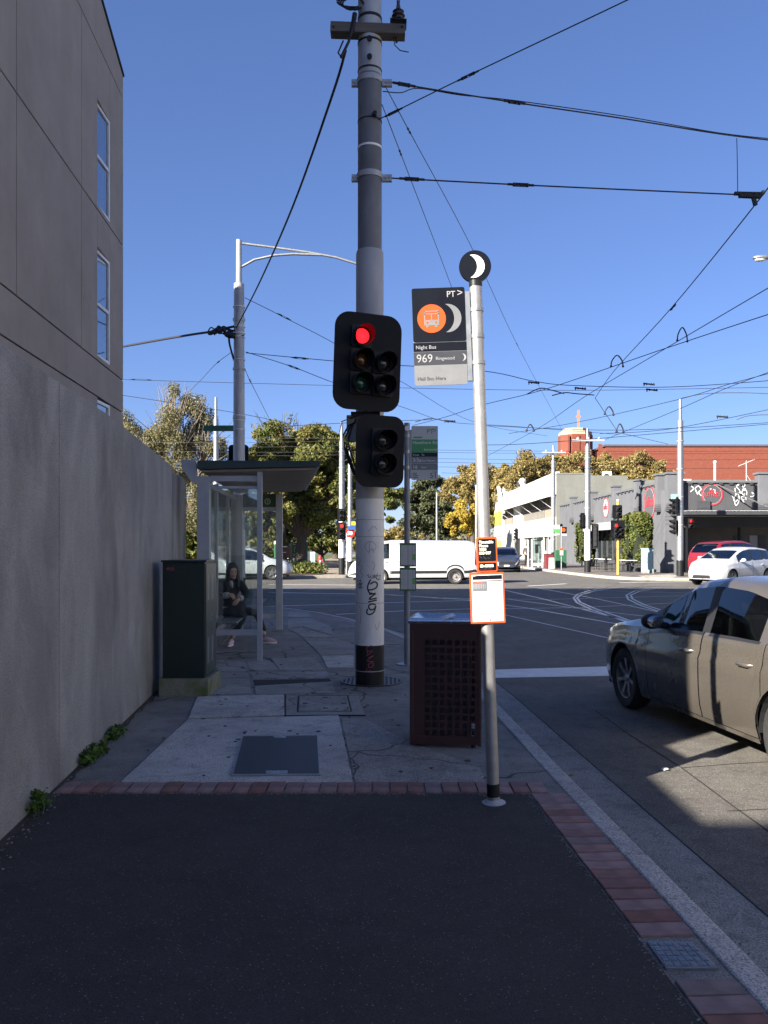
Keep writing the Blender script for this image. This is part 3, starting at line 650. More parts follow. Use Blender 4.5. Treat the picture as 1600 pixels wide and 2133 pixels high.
for (z0, z1) in bands:
    z0 += g; z1 -= g
    wn_ = [w for w in wins if w[2] > z0 - .3 and w[3] < z1 + .3]
    if not wn_: panel(B0, B1, z0, z1); continue
    w = wn_[0]
    cols = [(B0, 11.9 - g), (11.9 + g, 15 - g), (15 + g, w[0])] if z1 > 8 else [(B0, w[0])]
    for a, b in cols: panel(a, b, z0, z1)
    panel(w[1], B1, z0, z1)
    if w[2] - z0 > .03: panel(w[0], w[1], z0, w[2])
    if z1 - w[3] > .03: panel(w[0], w[1], w[3], z1)
panel(B0, 11.9, 11.33 + g, 0, True); panel(11.9 + 2 * g, B1, 11.33 + g, 0, True)
core = MB()
def prism_plan(mb, pts, z0, z1): mb.prism(pts, z0, z1)
core.prism([(bld_x(B0) - .11, B0 + .01), (bld_x(16.0) - .11, 16.0), (bld_x(16) - .45, 16.0), (bld_x(16.94) - .45, 16.94), (bld_x(16.94) - .11, 16.94), (bld_x(B1) - .11, B1 - .01), (-24, B1 - .01), (-24, B0 + .01)], -.2, 11.79)
core.build('core', m_render, ab, world=True)
mb = MB(); mb.prism([(bld_x(11.9) - .13, 11.9), (bld_x(B0) - .13, B0 + .02), (-24, B0 + .02), (-24, 11.9)], 11.79, 13.66); mb.build('roof_plant', m_render, ab, world=True)
m_frame = M('white window frame', (0.60, 0.61, 0.62), 0.4, 0, 0.05, 4)
for w in wins:
    mb = MB(); d0, d1, z0, z1 = w; xx = bld_x((d0 + d1) / 2) - .03
    f = MB()
    for a, b, c, d in ((d0, d0 + .055, z0, z1), (d1 - .055, d1, z0, z1), (d0 + .055, d1 - .055, z0, z0 + .06), (d0 + .055, d1 - .055, z1 - .06, z1), (d0 + .055, d1 - .055, (z0 + z1) / 2 - .03, (z0 + z1) / 2 + .03)):
        f.bx(xx - .06, xx, a, b, c, d)
    wo_ = f.build('window', m_frame, ab, world=True)
    for c, d in ((z0 + .062, (z0 + z1) / 2 - .032), ((z0 + z1) / 2 + .032, z1 - .062)):
        p = MB(); p.bx(xx - .05, xx - .03, d0 + .057, d1 - .057, c, d); p.build('pane', m_skyglass, wo_, world=True)
mb = MB()
for i in range(2):
    a, b = ((B0, 11.9), (11.9, B1))[i]
    mb.add([(bld_x(a) + .03, a, top_z(a)), (bld_x(b) + .03, b, top_z(b)), (bld_x(b) + .03, b, top_z(b) + .05), (bld_x(a) + .03, a, top_z(a) + .05), (bld_x(a) - .2, a, top_z(a)), (bld_x(b) - .2, b, top_z(b)), (bld_x(b) - .2, b, top_z(b) + .05), (bld_x(a) - .2, a, top_z(a) + .05)], [(0, 1, 2, 3), (7, 6, 5, 4), (3, 2, 6, 7), (0, 4, 5, 1), (1, 5, 6, 2), (0, 3, 7, 4)])
mb.build('parapet_flashing', m_black, ab, world=True)
# lower wing and the next block, behind the photographer (they shade the street)
wing = MB(); wing.bx(-24, -4.05, -6.4, 1.1, -.2, 3.74); tag(wing.build('garage_wing', m_render), 'low taupe garage wing beside the taller apartment block', 'building')
nb = MB(); nb.bx(-26, -3.6, -40, -6.42, -.2, 8.55); tag(nb.build('rear_building', m_render), 'taupe rear block standing further back along the street', 'building')

# unseen shops added across our street to bounce warm sunlight into the shade
m_shopcream = M('cream shop render', (.50, .47, .42), .8, 0, .06, 1.5)
for k, (y0, y1, h_, lab) in enumerate(((-46, -24, 9.0, 'unseen cream shop added farthest behind on the right side of the street'), (-23.9, -3, 10.5, 'tall unseen cream shop added opposite the garage wing'), (-2.9, 24, 9.5, 'unseen cream corner shop added opposite the apartment block'))):
    t = thing('unseen_shop', lab, 'building', (19.5, y0, 0), group='unseen cream shops added across the street'); ln = y1 - y0
    mb = MB(); mb.bx(0, 12, 0, ln, -.2, h_); mb.build('wall', m_shopcream, t)
    mb = MB(); mb.bx(-.15, .3, .02, ln - .02, h_, h_ + .25); mb.build('coping', m_offwhite, t)
    mb = MB(); mb.bx(-1.6, 0, .3, ln - .3, 3.1, 3.3); mb.build('awning', m_shopcream, t)
    for i in range(int(ln / 3)):
        mb = MB(); mb.bx(-.03, .02, i * 3 + .8, i * 3 + 2.2, 5, 7); mb.build('window', m_window, t); mb = MB(); mb.bx(-.03, .02, i * 3 + .4, i * 3 + 2.6, .4, 2.6); mb.build('shop_window', m_window, t)
mb = MB(); mb.prism([(17.2, -46), (19.5, -46), (19.5, 27), (17.2, 27)], -.4, 0); struct('footpath_opposite', mb, m_slab_far)

# line of dirt and moss where the wall meets the path
mb = MB(); vs = []
for i in range(41):
    D_ = 2.9 + 6.2 * i / 40; vs += [(wall_x(D_) - .01, D_, .0095), (wall_x(D_) + .03 + .05 * random.random(), D_, .0085)]
mb.add(vs, [(2 * i, 2 * i + 1, 2 * i + 3, 2 * i + 2) for i in range(40)]); struct('dirt_strip', mb, ground_mat('wall foot dirt', (.035, .032, .025), (.07, .062, .045), (.12, .11, .09), 60))

o = strip(dense(KI, 0.6), 0.500, 0.507, ROAD + 0.033, ROAD + 0.033, -0.3, 'gutter_joint', m_seam); o['kind'] = 'structure'
# ================================================================== NEAR STREET FURNITURE
PX, PY = -0.165, 9.62
def zz(py, D=9.62): return EYE - (py - 1138) * D / F
mp_ = thing('tram_pole', 'thick steel tram pole with white band and black base carrying the near traffic lights', 'pole', (PX, PY, 0))
def ring_tube(r, z0, z1, r1=None, n=32): 
    mb = MB(); mb.cyl((0, 0, z0), (0, 0, z1), r, r1, n); return mb
mb = ring_tube(.167, -.1, zz(1342)); mb.build('black_base', m_black, mp_, smooth=40)
mb = ring_tube(.1655, zz(1342), zz(1040), .164); mb.build('white_band', m_white_band, mp_, smooth=40)
mb = MB(); mb.lathe([(.0, zz(1040)), (.1635, zz(1040)), (.160, zz(530)), (.150, zz(524)), (.12, zz(524))], n=32); mb.build('lower_shaft', m_pole_mid, mp_, smooth=40)
mb = MB(); mb.lathe([(.14, zz(524)), (.1375, zz(160))], n=32); mb.build('middle_shaft', m_pole_grey, mp_, smooth=40)
mb = MB(); mb.lathe([(.1375, zz(160)), (.135, zz(-60)), (0, zz(-60))], n=32); mb.build('upper_shaft', m_galv_dull, mp_, smooth=40)
for py in (1083, 1118, 1255, 1395):
    mb = MB(); rr = .1665 if py != 1395 else .169; mb.lathe([(rr - .004, zz(py) - .004), (rr + .001, zz(py) - .004), (rr + .001, zz(py) + .004), (rr - .004, zz(py) + .004)], n=32); mb.build('strap', m_galv_dull, mp_, smooth=40)
for py, mt, h in ((310, m_white, .012), (42, m_black, .016), (92, m_black, .012), (255, m_black, .008), (150, m_black, .01), (905, m_galv_dull, .01)):
    mb = MB(); r0 = .1405 if py < 500 else .166; mb.lathe([(r0 - .01, zz(py) - h), (r0 + .002, zz(py) - h), (r0 + .002, zz(py) + h), (r0 - .01, zz(py) + h)], n=32); mb.build('strap', mt, mp_, smooth=40)
for py in (170, 368):
    z = zz(py); mb = MB(); mb.lathe([(.13, z - .035), (.149, z - .035), (.149, z + .03), (.13, z + .03)], n=32)
    mb.box((.20, 0, z - .02), (.115, .05, .075)); mb.box((-.175, 0, z - .02), (.075, .05, .075)); cl = mb.build('clamp', m_galv_dull, mp_, smooth=40)
    b = MB()
    for xx in (.19, .235, -.18): b.cyl((xx, -.026, z - .02), (xx, -.04, z - .02), .014, n=6)
    b.build('bolt', m_galv_dull, cl)
mb = MB()
mb.cyl((0, -.17, zz(100)), (0, -.20, zz(100)), .03, n=8); mb.cyl((0, -.17, zz(137)), (0, -.2, zz(137)), .03, n=8); mb.cyl((.06, -.13, zz(252)), (.06, -.19, zz(252)), .025, n=8); mb.build('lug', m_black, mp_)
mb = MB()
z = zz(72); mb.box((-.02, -.06, z), (.86, .16, .115), rot=Euler((0, R(2.2), 0)).to_matrix()); arm = mb.build('crossarm', m_timber, mp_, bevel=.006)
mb = MB()
for xx in (-.41, .37): mb.cyl((xx, -.145, z), (xx, -.155, z), .012, n=8)
mb.build('bolt', m_black, arm)
# insulator on the crossarm
zi = z + .055; mb = MB(); mb.box((.33, -.06, zi + .03), (.19, .2, .012), rot=Euler((0, R(4), 0)).to_matrix()); mb.build('insulator_plate', m_black, mp_)
mb = MB(); mb.lathe([(0, zi + .03), (.05, zi + .03), (.05, zi + .06), (.075, zi + .07), (.05, zi + .085), (.05, zi + .11), (.078, zi + .12), (.05, zi + .135), (.05, zi + .16), (.068, zi + .17), (.03, zi + .2), (.018, zi + .27), (.022, zi + .29), (0, zi + .3)], c=(.33, -.06, 0), n=16); mb.build('insulator', M('brown porcelain', (.05, .04, .04), .25, 0, .1, 5), mp_, smooth=50)
mb = MB(); mb.tube([(.33 + .02 * math.cos(a), -.06, zi + .34 + .05 * math.sin(a)) for a in np.linspace(-1.6, 4.7, 14)], .007, 5); mb.build('tie_loop', m_wire, mp_); mb = MB(); mb.tube([(.3, -.06, z - .05), (.31, -.06, z - .13)], .014, 6); mb.build('insulator_pin', m_wire, mp_); mb = MB(); mb.tube([(.27, -.06, z - .06), (.29, -.06, z - .16), (.35, -.06, z - .22), (.45, -.06, z - .24)], .006, 5); mb.build('loose_tail', m_wire, mp_)
mb = MB()
for k in range(4):
    mb.tube([(-.19 + (.10 + .02 * k) * math.cos(a) * 1.2, -.12 + .03 * k, zz(22) + .07 * math.sin(a) + .03 * k) for a in np.linspace(0, 5.6, 16)], .011, 5)
mb.tube([(-.16, -.15, zz(55)), (-.24, -.16, zz(105)), (-.33, -.14, zz(135))], .016, 6); mb.tube([(-.17, -.1, zz(40)), (-.2, -.14, zz(80))], .03, 6)
mb.tube([(-.30, -.14, zz(100)), (-.36, -.14, zz(125)), (-.30, -.14, zz(140))], .01, 5); mb.build('cable_loop', m_blackmatt, mp_)
# graffiti on the pole (image x -> angle on the front face)
def pole_map(rad):
    def f(u, v):
        s = max(-.96, min(.96, u / rad)); a = math.asin(s); return (rad * math.sin(a), -rad * math.cos(a), v)
    return f
def pst(pts): return [((px - 770) * 9.46 / F, zz(py, 9.46)) for px, py in pts]
enig = [[(771, 1217), (780, 1212), (786, 1216), (784, 1224), (776, 1228), (768, 1229)], [(772, 1207), (766, 1222), (769, 1234), (776, 1236)], [(769, 1238), (783, 1236)], [(783, 1236), (769, 1248), (785, 1246)], [(767, 1254), (785, 1250)], [(783, 1260), (774, 1258), (768, 1263), (772, 1270), (780, 1268), (783, 1262), (779, 1275), (770, 1280), (764, 1276), (766, 1268)]]
ribbon([pst(s) for s in enig], .017, pole_map(.168)).build('graffiti', m_marker, mp_)
suk = [[(769, 1196), (766, 1199), (770, 1202), (766, 1204)], [(772, 1198), (773, 1204), (777, 1203), (777, 1197)], [(780, 1196), (779, 1204), (785, 1198), (780, 1200), (786, 1206)], [(787, 1194), (784, 1207)], [(787, 1201), (792, 1198), (791, 1204), (786, 1208), (793, 1207)]]
ribbon([pst(s) for s in suk], .006, pole_map(.1675)).build('graffiti', m_marker, mp_)
scr = [[(745, 1212), (752, 1208), (747, 1220), (754, 1216), (748, 1226), (755, 1222)], [(744, 1218), (756, 1214)], [(744, 1222), (755, 1226)]]
ribbon([pst(s) for s in scr], .006, pole_map(.1675)).build('graffiti', m_marker, mp_)
fnt = [[(760, 1140), (764, 1130), (774, 1128), (782, 1134), (783, 1142), (775, 1148)], [(770, 1128), (769, 1154)], [(760, 1140), (768, 1150), (775, 1142), (779, 1152)], [(745, 1160), (751, 1168), (747, 1176), (755, 1182), (750, 1190), (756, 1198), (753, 1204)], [(775, 1170), (781, 1176), (777, 1188)], [(781, 1300), (786, 1312), (791, 1296)], [(748, 1262), (752, 1275), (750, 1300)], [(768, 1108), (778, 1096), (786, 1104)]]
ribbon([pst(s) for s in fnt], .005, pole_map(.1675)).build('graffiti', m_markerfaint, mp_)
pk = [[(764, 1348), (775, 1344)], [(764, 1348), (766, 1362)], [(764, 1366), (776, 1356), (766, 1357)], [(768, 1370), (778, 1366), (765, 1376), (778, 1378)], [(767, 1384), (776, 1380), (777, 1388), (769, 1390), (767, 1384)], [(764, 1392), (764, 1398), (773, 1397)]]
ribbon([pst(s) for s in pk], .007, pole_map(.1695)).build('graffiti', m_pink, mp_)
# iron tree grate round its foot
mb = MB(); m_iron = M('iron grate', (0.05, 0.052, 0.056), 0.5, 0.5, 0.2, 9)
gr = thing('pole_grate', 'dark slotted iron grate ring set around the foot of the tram pole', 'grate', (PX + .02, PY + .16, 0))
mb.lathe([(.34, .004), (.34, .014), (.365, .014), (.365, .004)], n=40); mb.lathe([(.335, .003), (.0, .003)], n=40); mb.build('rim', m_iron, gr)
mb = MB()
for i in range(-6, 7):
    x = i * .05; h = math.sqrt(max(0, .34 ** 2 - x * x)); mb.bx(x - .012, x + .012, -h, h, .006, .013); mb.bx(-h, h, x - .010, x + .010, .006, .0125)
mb.build('bar', m_iron, gr)
# ---- traffic signal heads
def signal(name, label, loc, rz, board, lamps, lr=.1, roll=0.0, pitch=0.0, visor=.24, far=False, group=None, cornr=.09, boardmat=None, extra=True):
    o = thing(name, label, 'traffic light', loc, rz, group); o.rotation_euler = (pitch, roll, rz)
    w, h = board; mb = MB(); mb.prism_y(rrect(w, h, cornr, 6), 0, .012); mb.build('backing_board', boardmat or m_board, o)
    for (cx, cz, st) in lamps:
        s = lr * 1.17; n = 20
        hb = MB(); hb.prism_y(rrect(2 * s, 2 * s, .02, 3, cx, cz), -.035, -.001); hs = hb.build('lamp_housing', m_blackmatt, o)
        lm = {'r': m_lens_red if not far else m_lens_redfar, 'a': m_lens_amber, 'g': m_lens_green, 'x': m_lens_clear, 'R': m_lens_clear}[st]
        lr_ = lr; lr = lr * .90; lb = MB(); lb.lathe([(lr * .9, -.036), (lr * .8, -.052), (lr * .55, -.066), (lr * .25, -.074), (0, -.076)], c=(cx, 0, cz), axis='y', n=n); lb.build('lens', lm, hs, smooth=60); lr = lr_
        vb = MB(); vs = []
        for k in range(n + 1):
            a = 2 * math.pi * k / n; ln = visor * (0.30 + 0.70 * (0.5 + 0.5 * math.sin(a)) ** 0.8)
            for rr, yy in ((lr * 1.0, -.034), (lr * 1.06, -.034 - ln), (lr * 1.09, -.034 - ln), (lr * 1.04, -.034)):
                vs.append((cx + rr * math.cos(a), yy, cz + rr * math.sin(a) - (0.12 * (-yy - .034))))
        vb.add(vs, [(4 * k + j, 4 * k + (j + 1) % 4, 4 * k + 4 + (j + 1) % 4, 4 * k + 4 + j) for k in range(n) for j in range(4)])
        vb.build('visor', m_blackmatt, hs, smooth=50)
    if extra:
        bb = MB(); bb.box((0, .06, 0), (w * .45, .1, h * .8)); bb.build('rear_case', m_black, o)
    return o
s = 9.2 / F
signal('traffic_light', 'large five lamp traffic light showing red high on the tram pole', P(766, 754, 9.24), R(17), (.775, 1.085), [(-.085, .275, 'r'), (-.085, .012, 'a'), (-.085, -.245, 'g'), (.175, .0, 'x'), (.175, -.255, 'x')], lr=.102, roll=R(2.0), cornr=.17)
signal('traffic_light', 'two lamp dark signal under the large red traffic light on the tram pole', P(792, 940, 9.22), R(17), (.56, .80), [(.02, .125, 'x'), (.02, -.135, 'x')], lr=.108, roll=R(1.4), cornr=.13)
t = thing('signal_bracket', 'black mounting strap and box with looping cables behind the tram pole signals', 'bracket', P(765, 860, 9.5))
mb = MB(); p = P(742, 861, 9.35); mb.bx(p.x - .06, p.x + .27, p.y, p.y + .03, p.z - .03, p.z + .02); mb.build('strap', m_black, t, world=True)
p = P(734, 893, 9.6); mb = MB(); mb.bx(p.x - .065, p.x + .065, p.y - .06, p.y + .06, p.z - .15, p.z + .15); mb.build('junction_box', m_pole_mid, t, world=True, bevel=.008)
mb = MB()
for k, (a, b, c) in enumerate(((722, 716, 738), (727, 720, 742), (731, 726, 745))):
    mb.tube([P(742, 880 - 3 * k, 9.45), P(a + 4, 886, 9.44), P(b, 905 + 4 * k, 9.43), P(b + 2, 935, 9.43), P(b + 12, 965, 9.44), P(c, 990, 9.46)], .011, 6)
mb.tube([P(742, 866, 9.5), P(712, 878, 9.6), P(708, 900, 9.7)], .006, 5); mb.build('cable', m_blackmatt, t, world=True)
# ---- bus stop flag post
bx0 = G(1029, 1676); BD = 5.14
topx = (991 - 800) * BD / F; ztop = zz(597, BD)
lean = math.atan2(bx0.x - topx, ztop)
bs = thing('bus_stop_pole', 'leaning galvanised bus stop post with black night bus flag and orange timetable', 'sign post', (bx0.x, BD, 0)); bs.rotation_euler = (0, -lean, 0)
H = ztop
mb = MB(); mb.cyl((0, 0, 0), (0, 0, H), .0385, n=24); mb.build('post', M('post steel', (0.34, 0.34, 0.34), 0.42, 0.6, 0.15, 12), bs, smooth=40)
mb = MB(); mb.lathe([(.0, .006), (.074, .008), (.074, .013), (.055, .018), (.043, .03), (.0385, .03)], n=28); mb.build('base_plate', m_galv_dull, bs, smooth=40)
mb = MB(); mb.cyl((0, 0, .05), (0, 0, .13), .0405, n=24); mb.build('collar', m_black, bs, smooth=40)
mb = MB(); mb.cyl((0, 0, H), (0, 0, H + .035), .041, n=24); mb.cyl((0, 0, H + .035), (0, 0, H + .06), .012, n=10); mb.build('cap', m_black, bs, smooth=40)
mc = H + .125; mb = MB(); mb.prism_y(disc(.099, 40, 0, mc), -.012, .012); md = mb.build('moon_disc', m_signblack, bs)
mb = MB(); crescent_mesh(mb, .072, -.014, mc, -.0145, -.012, .72, .078); mb.build('moon_emblem', m_white, md)
def zb(py): return zz(py, BD) / math.cos(lean)
fx0, fx1 = (862 - 1000) * BD / F + .012, (972 - 1000) * BD / F + .012; fz0, fz1 = zb(800), zb(598)
fw = fx1 - fx0
mb = MB(); mb.prism_y(rrect(fw, fz1 - fz0, .012, 4, (fx0 + fx1) / 2, (fz0 + fz1) / 2), -.012, -.006); fl = mb.build('flag_panel', m_flaggrey, bs)
def fpan(z0, z1, mt, nm, y=-.0135, x0=None, x1=None):
    mb = MB(); mb.bx((x0 if x0 is not None else fx0) , (x1 if x1 is not None else fx1), y, -.0121, z0, z1); return mb.build(nm, mt, fl)
zl = lambda t: fz1 - t * (fz1 - fz0)
mb = MB(); top = rrect(fw, fz1 - zl(.555), .012, 4, (fx0 + fx1) / 2, (fz1 + zl(.555)) / 2); mb.prism_y(top, -.0135, -.0121); mb.build('black_field', m_signblack, fl)
fpan(zl(.65), zl(.56), m_signblack, 'name_band'); fpan(zl(.79), zl(.655), m_flagband, 'route_band')
mb = MB(); cxo, czo = fx0 + fw * .36, zl(.315); mb.prism_y(disc(.088, 40, cxo, czo), -.0150, -.0136); od = mb.build('bus_roundel', m_orange, fl)
mb = MB(); crescent_mesh(mb, .088, fx0 + fw * .655, czo, -.0150, -.0136, .62, .098); mb.build('moon_emblem', m_flaggrey, fl)
mb = MB(); y0, y1 = -.0166, -.0151; bw = .088
for (a, b, c, d) in ((-.046, -.039, -.04, .045), (.039, .046, -.04, .045), (-.046, .046, .041, .048), (-.046, .046, .026, .031), (-.003, .003, -.01, .026), (-.039, .039, -.014, -.009)):
    mb.bx(cxo + a, cxo + b, y0, y1, czo + c, czo + d)
mb.bx(cxo - .045, cxo + .045, y0 - .0002, y1, czo - .042, czo - .0145)
for sx in (-.035, .02): mb.bx(cxo + sx, cxo + sx + .015, y0, y1, czo - .053, czo - .0425)
mb.build('bus_symbol', m_flaggrey, fl)
mb = MB()
for sx in (-.027, .027): mb.prism_y(disc(.0075, 14, cxo + sx, czo - .025), y0 - .001, y0 - .0003)
mb.build('headlamp_dot', m_orange, fl)
def ft(body, tx, tz, size, mt, bold=0, xs=1, y=-.0142): return text(body, size, mt, fl, (fx0 + fw * tx, y, zl(tz)), bold=bold, xs=xs)
ft('PT', .655, .098, .052, m_flagletter, .0004, .95)
def chev(x0, z0, w, h, th, mt, par, y=-.0142):
    mb = MB(); 
    for (a, b) in (((x0, z0 + h), (x0 + w, z0 + h / 2)), ((x0 + w, z0 + h / 2), (x0, z0))):
        mb.bar((a[0], y, a[1]), (b[0], y, b[1]), .001, th)
    mb.build('chevron', mt, par)
chev(fx0 + fw * .862, zl(.078), .032, .026, .0055, m_flagletter, fl)
ft('Night Bus', .04, .625, .032, m_flagletter); ft('969', .045, .762, .072, m_flagletter, 0, .95); ft('Ringwood', .41, .742, .029, m_flagletter)
mb = MB(); crescent_mesh(mb, .022, fx0 + fw * .92, zl(.722), -.0150, -.0136, .62, .0245); mb.build('moon_emblem', m_flagletter, fl)
ft('Hail Bus Here', .05, .945, .031, m_signgrey)
mb = MB(); mb.bx(fx1 + .002, fx1 + .03, -.02, .008, fz0 + .02, fz1 - .03); mb.build('flag_channel', m_galv, bs)
for py in (646, 701, 756):
    z = zb(py); mb = MB(); mb.lathe([(.036, z - .012), (.043, z - .012), (.043, z + .012), (.036, z + .012)], n=24); mb.bx(fx1 + .02, -.03, -.014, .006, z - .014, z + .014); mb.build('bracket', m_galv, bs, smooth=40)
# timetable phone plate and timetable case
def case(zc0, zc1, cx, w, frame, nm, r=.012, y=-.052, thick=.02, rz=0):
    mb = MB(); mb.prism_y(rrect(w, zc1 - zc0, r, 4, cx, (zc0 + zc1) / 2), y, y + thick); return mb.build(nm, frame, bs, bevel=.003)
cx = .004; z0, z1 = zb(1191), zb(1119); m_orange2 = m_orange
pp = case(z0, z1, cx + .002, .128, m_orange, 'phone_plate')
mb = MB(); mb.prism_y(rrect(.108, .138, .008, 3, cx + .002, z1 - .080), -.0535, -.0521); mb.prism_y(rrect(.108, .048, .008, 3, cx + .002, z0 + .033), -.0535, -.0521); mb.build('black_panel', m_signblack, pp)
for k, tline in enumerate(('Timetable', 'Phone', '1800', '800 007')): text(tline, .0235, m_cream, pp, (cx - .046, -.0545, z1 - .038 - .0225 * k), bold=.0008, xs=.93)
text('ID.48058', .0235, m_cream, pp, (cx - .044, -.0545, z0 + .030), bold=.0008, xs=.95)
mb = MB()
for k in range(11):
    if k % 4 != 2: mb.bx(cx - .042 + k * .007, cx - .040 + k * .007, -.0545, -.0536, z1 - .122 - .006 * (k % 3), z1 - .120 - .006 * (k % 3)); mb.bx(cx - .040 + k * .007, cx - .0382 + k * .007, -.0545, -.0536, z0 + .018, z0 + .0198)
mb.build('braille', m_inkgrey, pp)
z0, z1 = zb(1297), zb(1192); cx = .0; w = .212
tt = case(z0, z1, cx, w, m_orange, 'timetable_case', .004, -.055, .022)
mb = MB(); nn = 12; vs = []
for i in range(nn + 1):
    u = -1 + 2 * i / nn; yv = -.0565 - .006 * (1 - u * u); vs += [(cx + u * (w / 2 - .010), yv, z0 + .012), (cx + u * (w / 2 - .010), yv, z1 - .012)]
mb.add(vs, [(2 * i, 2 * i + 2, 2 * i + 3, 2 * i + 1) for i in range(nn)]); ts = mb.build('timetable_sheet', M('glazed paper', (0.55, 0.55, 0.54), 0.22, 0, .03, 5), tt, smooth=60)
hh = z1 - z0
def tp(u0, u1, t0, t1, mt, nm='print'):
    mb = MB(); n = 6; vs = []
    for i in range(n + 1):
        u = u0 + (u1 - u0) * i / n; yv = -.0575 - .006 * (1 - u * u); vs += [(cx + u * (w / 2 - .010), yv, z1 - t1 * hh), (cx + u * (w / 2 - .010), yv, z1 - t0 * hh)]
    mb.add(vs, [(2 * i, 2 * i + 2, 2 * i + 3, 2 * i + 1) for i in range(n)]); return mb.build(nm, mt, tt)
tp(-.93, .95, .055, .135, m_signblack, 'header_band'); tp(-.93, -.02, .165, .36, m_signgrey, 'notice_block'); tp(.02, .95, .155, .17, m_ink)
tp(-.90, -.25, .175, .19, m_orange); tp(-.90, -.35, .20, .212, m_orange)
for k in range(5): tp(-.90, -.1, .225 + .018 * k, .231 + .018 * k, m_inkgrey)
tp(-.90, .95, .795, .805, m_ink); tp(-.88, .96, .92, .928, m_ink)
for k in range(26): tp(.30, .30 + .2 + .12 * random.random(), .19 + .021 * k, .194 + .021 * k, m_inkgrey); 
text('969', .013, m_offwhite, tt, (cx - .088, -.060, z1 - .075 * hh)); 
mb = MB()
for zv in (z1 - .02, z0 + .022): mb.ball((cx + .008, -.064, zv), (.005, .003, .005), 8, 5)
mb.build('screw', m_steel, tt)
# ---- tram stop flag post
td = 11.17; tb = thing('tram_stop_pole', 'grey tram stop post with green and grey route flag behind the traffic signals', 'sign post', (.311, td, 0))
def zt(py): return zz(py, td)
mb = MB(); mb.cyl((0, 0, 0), (0, 0, zt(881)), .039, n=20); mb.build('post', M('dull post', (.19, .205, .235), .5, .2, .15, 6), tb, smooth=40)
mb = MB(); mb.lathe([(0, .005), (.14, .005), (.14, .016), (.05, .02)], n=20); mb.build('base_plate', m_galv, tb, smooth=40)
mb = MB(); mb.prism_y(disc(.032, 20, 0, zt(893)), -.046, -.039); mb.build('round_tag', m_offwhite, tb)
for py in (908, 941, 974):
    mb = MB(); mb.lathe([(.036, zt(py) - .022), (.045, zt(py) - .022), (.045, zt(py) + .022), (.036, zt(py) + .022)], n=20); mb.bx(.04, .085, -.02, .01, zt(py) - .018, zt(py) + .018); mb.build('bracket', m_galv, tb, smooth=40)
q0, q1 = (857 - 848) * td / F, (912 - 848) * td / F; r0, r1 = zt(1000), zt(888); tw, th_ = q1 - q0, r1 - r0
mb = MB(); mb.prism_y(rrect(tw, th_, .01, 3, (q0 + q1) / 2, (r0 + r1) / 2), -.03, -.022); tf = mb.build('flag_panel', m_signlight, tb)
def tpan(a, b, mt, nm): mb = MB(); mb.bx(q0 + .003, q1 - .001, -.032, -.0301, r1 - b * th_, r1 - a * th_); mb.build(nm, mt, tf)
tpan(.25, .495, m_signgreen, 'road_name_band'); tpan(.495, .57, m_signblack, 'heading_band'); tpan(.57, .69, m_signgrey, 'route_band'); tpan(.696, .815, m_signgrey, 'route_band')
def tx(b, u, v, s, mt, al='LEFT', bold=0): text(b, s, mt, tf, (q0 + u * tw, -.0325, r1 - v * th_), align=al, bold=bold)
tx('PT', .57, .14, .085, m_signgreen, bold=.001); chev(q0 + tw * .79, r1 - .11 * th_, .05, .045, .009, m_signgreen, tf, -.0312)
mb = MB(); mb.prism_y([(q0 + .02, r1 - .225 * th_), (q0 + .135, r1 - .225 * th_), (q0 + .15, r1 - .197 * th_), (q0 + .035, r1 - .197 * th_)], -.032, -.0301); mb.build('tram_mark', m_signgreen, tf)
m_palegreen = M('pale lettering', (.55, .62, .55), .4, 0, 0, 1)
tx('Hawthorn Rd', .98, .335, .060, m_palegreen, 'RIGHT'); tx('Balaclava Rd', .98, .455, .036, m_palegreen, 'RIGHT'); tx('Route   To', .05, .55, .035, m_offwhite)
tx('3/3a', .04, .665, .068, m_offwhite); tx('East Malvern', .38, .658, .036, m_offwhite); tx('16', .04, .79, .068, m_offwhite); tx('Kew', .38, .783, .036, m_offwhite)
for k, wd in enumerate(('Hail', 'Tram', 'Here')): tx(wd, .05, .895 + .037 * k, .034, m_ink, bold=.0006)
tx('Stop', .97, .865, .034, m_ink, 'RIGHT'); tx('51', .97, .965, .10, m_ink, 'RIGHT')
mb = MB(); mb.bx(q0 - .022, q0 + .006, -.024, .0, r0 + .02, r1 - .05); mb.build('flag_channel', m_galv, tb)
for (a, b) in ((1131, 1180), (1182, 1230)):
    z1, z0 = zt(a), zt(b); mb = MB(); mb.prism_y(rrect(.222, z1 - z0, .006, 3, .01, (z0 + z1) / 2), -.075, -.045); tc_ = mb.build('timetable_case', M('green case', (.045, .13, .05), .4, 0, .1, 4), tb, bevel=.003)
    for sx in (-1, 1):
        mb = MB(); mb.bx(.01 + (-.097 if sx < 0 else .003), .01 + (-.003 if sx < 0 else .097 - .04), -.078, -.0751, z0 + .02, z1 - .03); mb.build('timetable_sheet', m_signlight, tc_)
    mb = MB(); mb.bx(.07, .108, -.078, -.0751, z0 + .02, z1 - .03); mb.build('timetable_sheet', m_signlight, tc_)
    mb = MB(); mb.bx(.072, .107, -.080, -.0781, z0 + .09, z0 + .17); mb.build('green_block', M('bright green', (.12, .36, .06), .4, 0, 0, 1), tc_)
    mb = MB()
    for k in range(14): mb.bx(-.08, -.01 - .02 * random.random(), -.0795, -.0781, z0 + .03 + .017 * k, z0 + .034 + .017 * k); mb.bx(.018, .045, -.0795, -.0781, z0 + .03 + .017 * k, z0 + .034 + .017 * k)
    mb.bx(-.085, .06, -.0797, -.0781, z0 + .155, z0 + .16); mb.build('print', m_inkgrey, tc_)
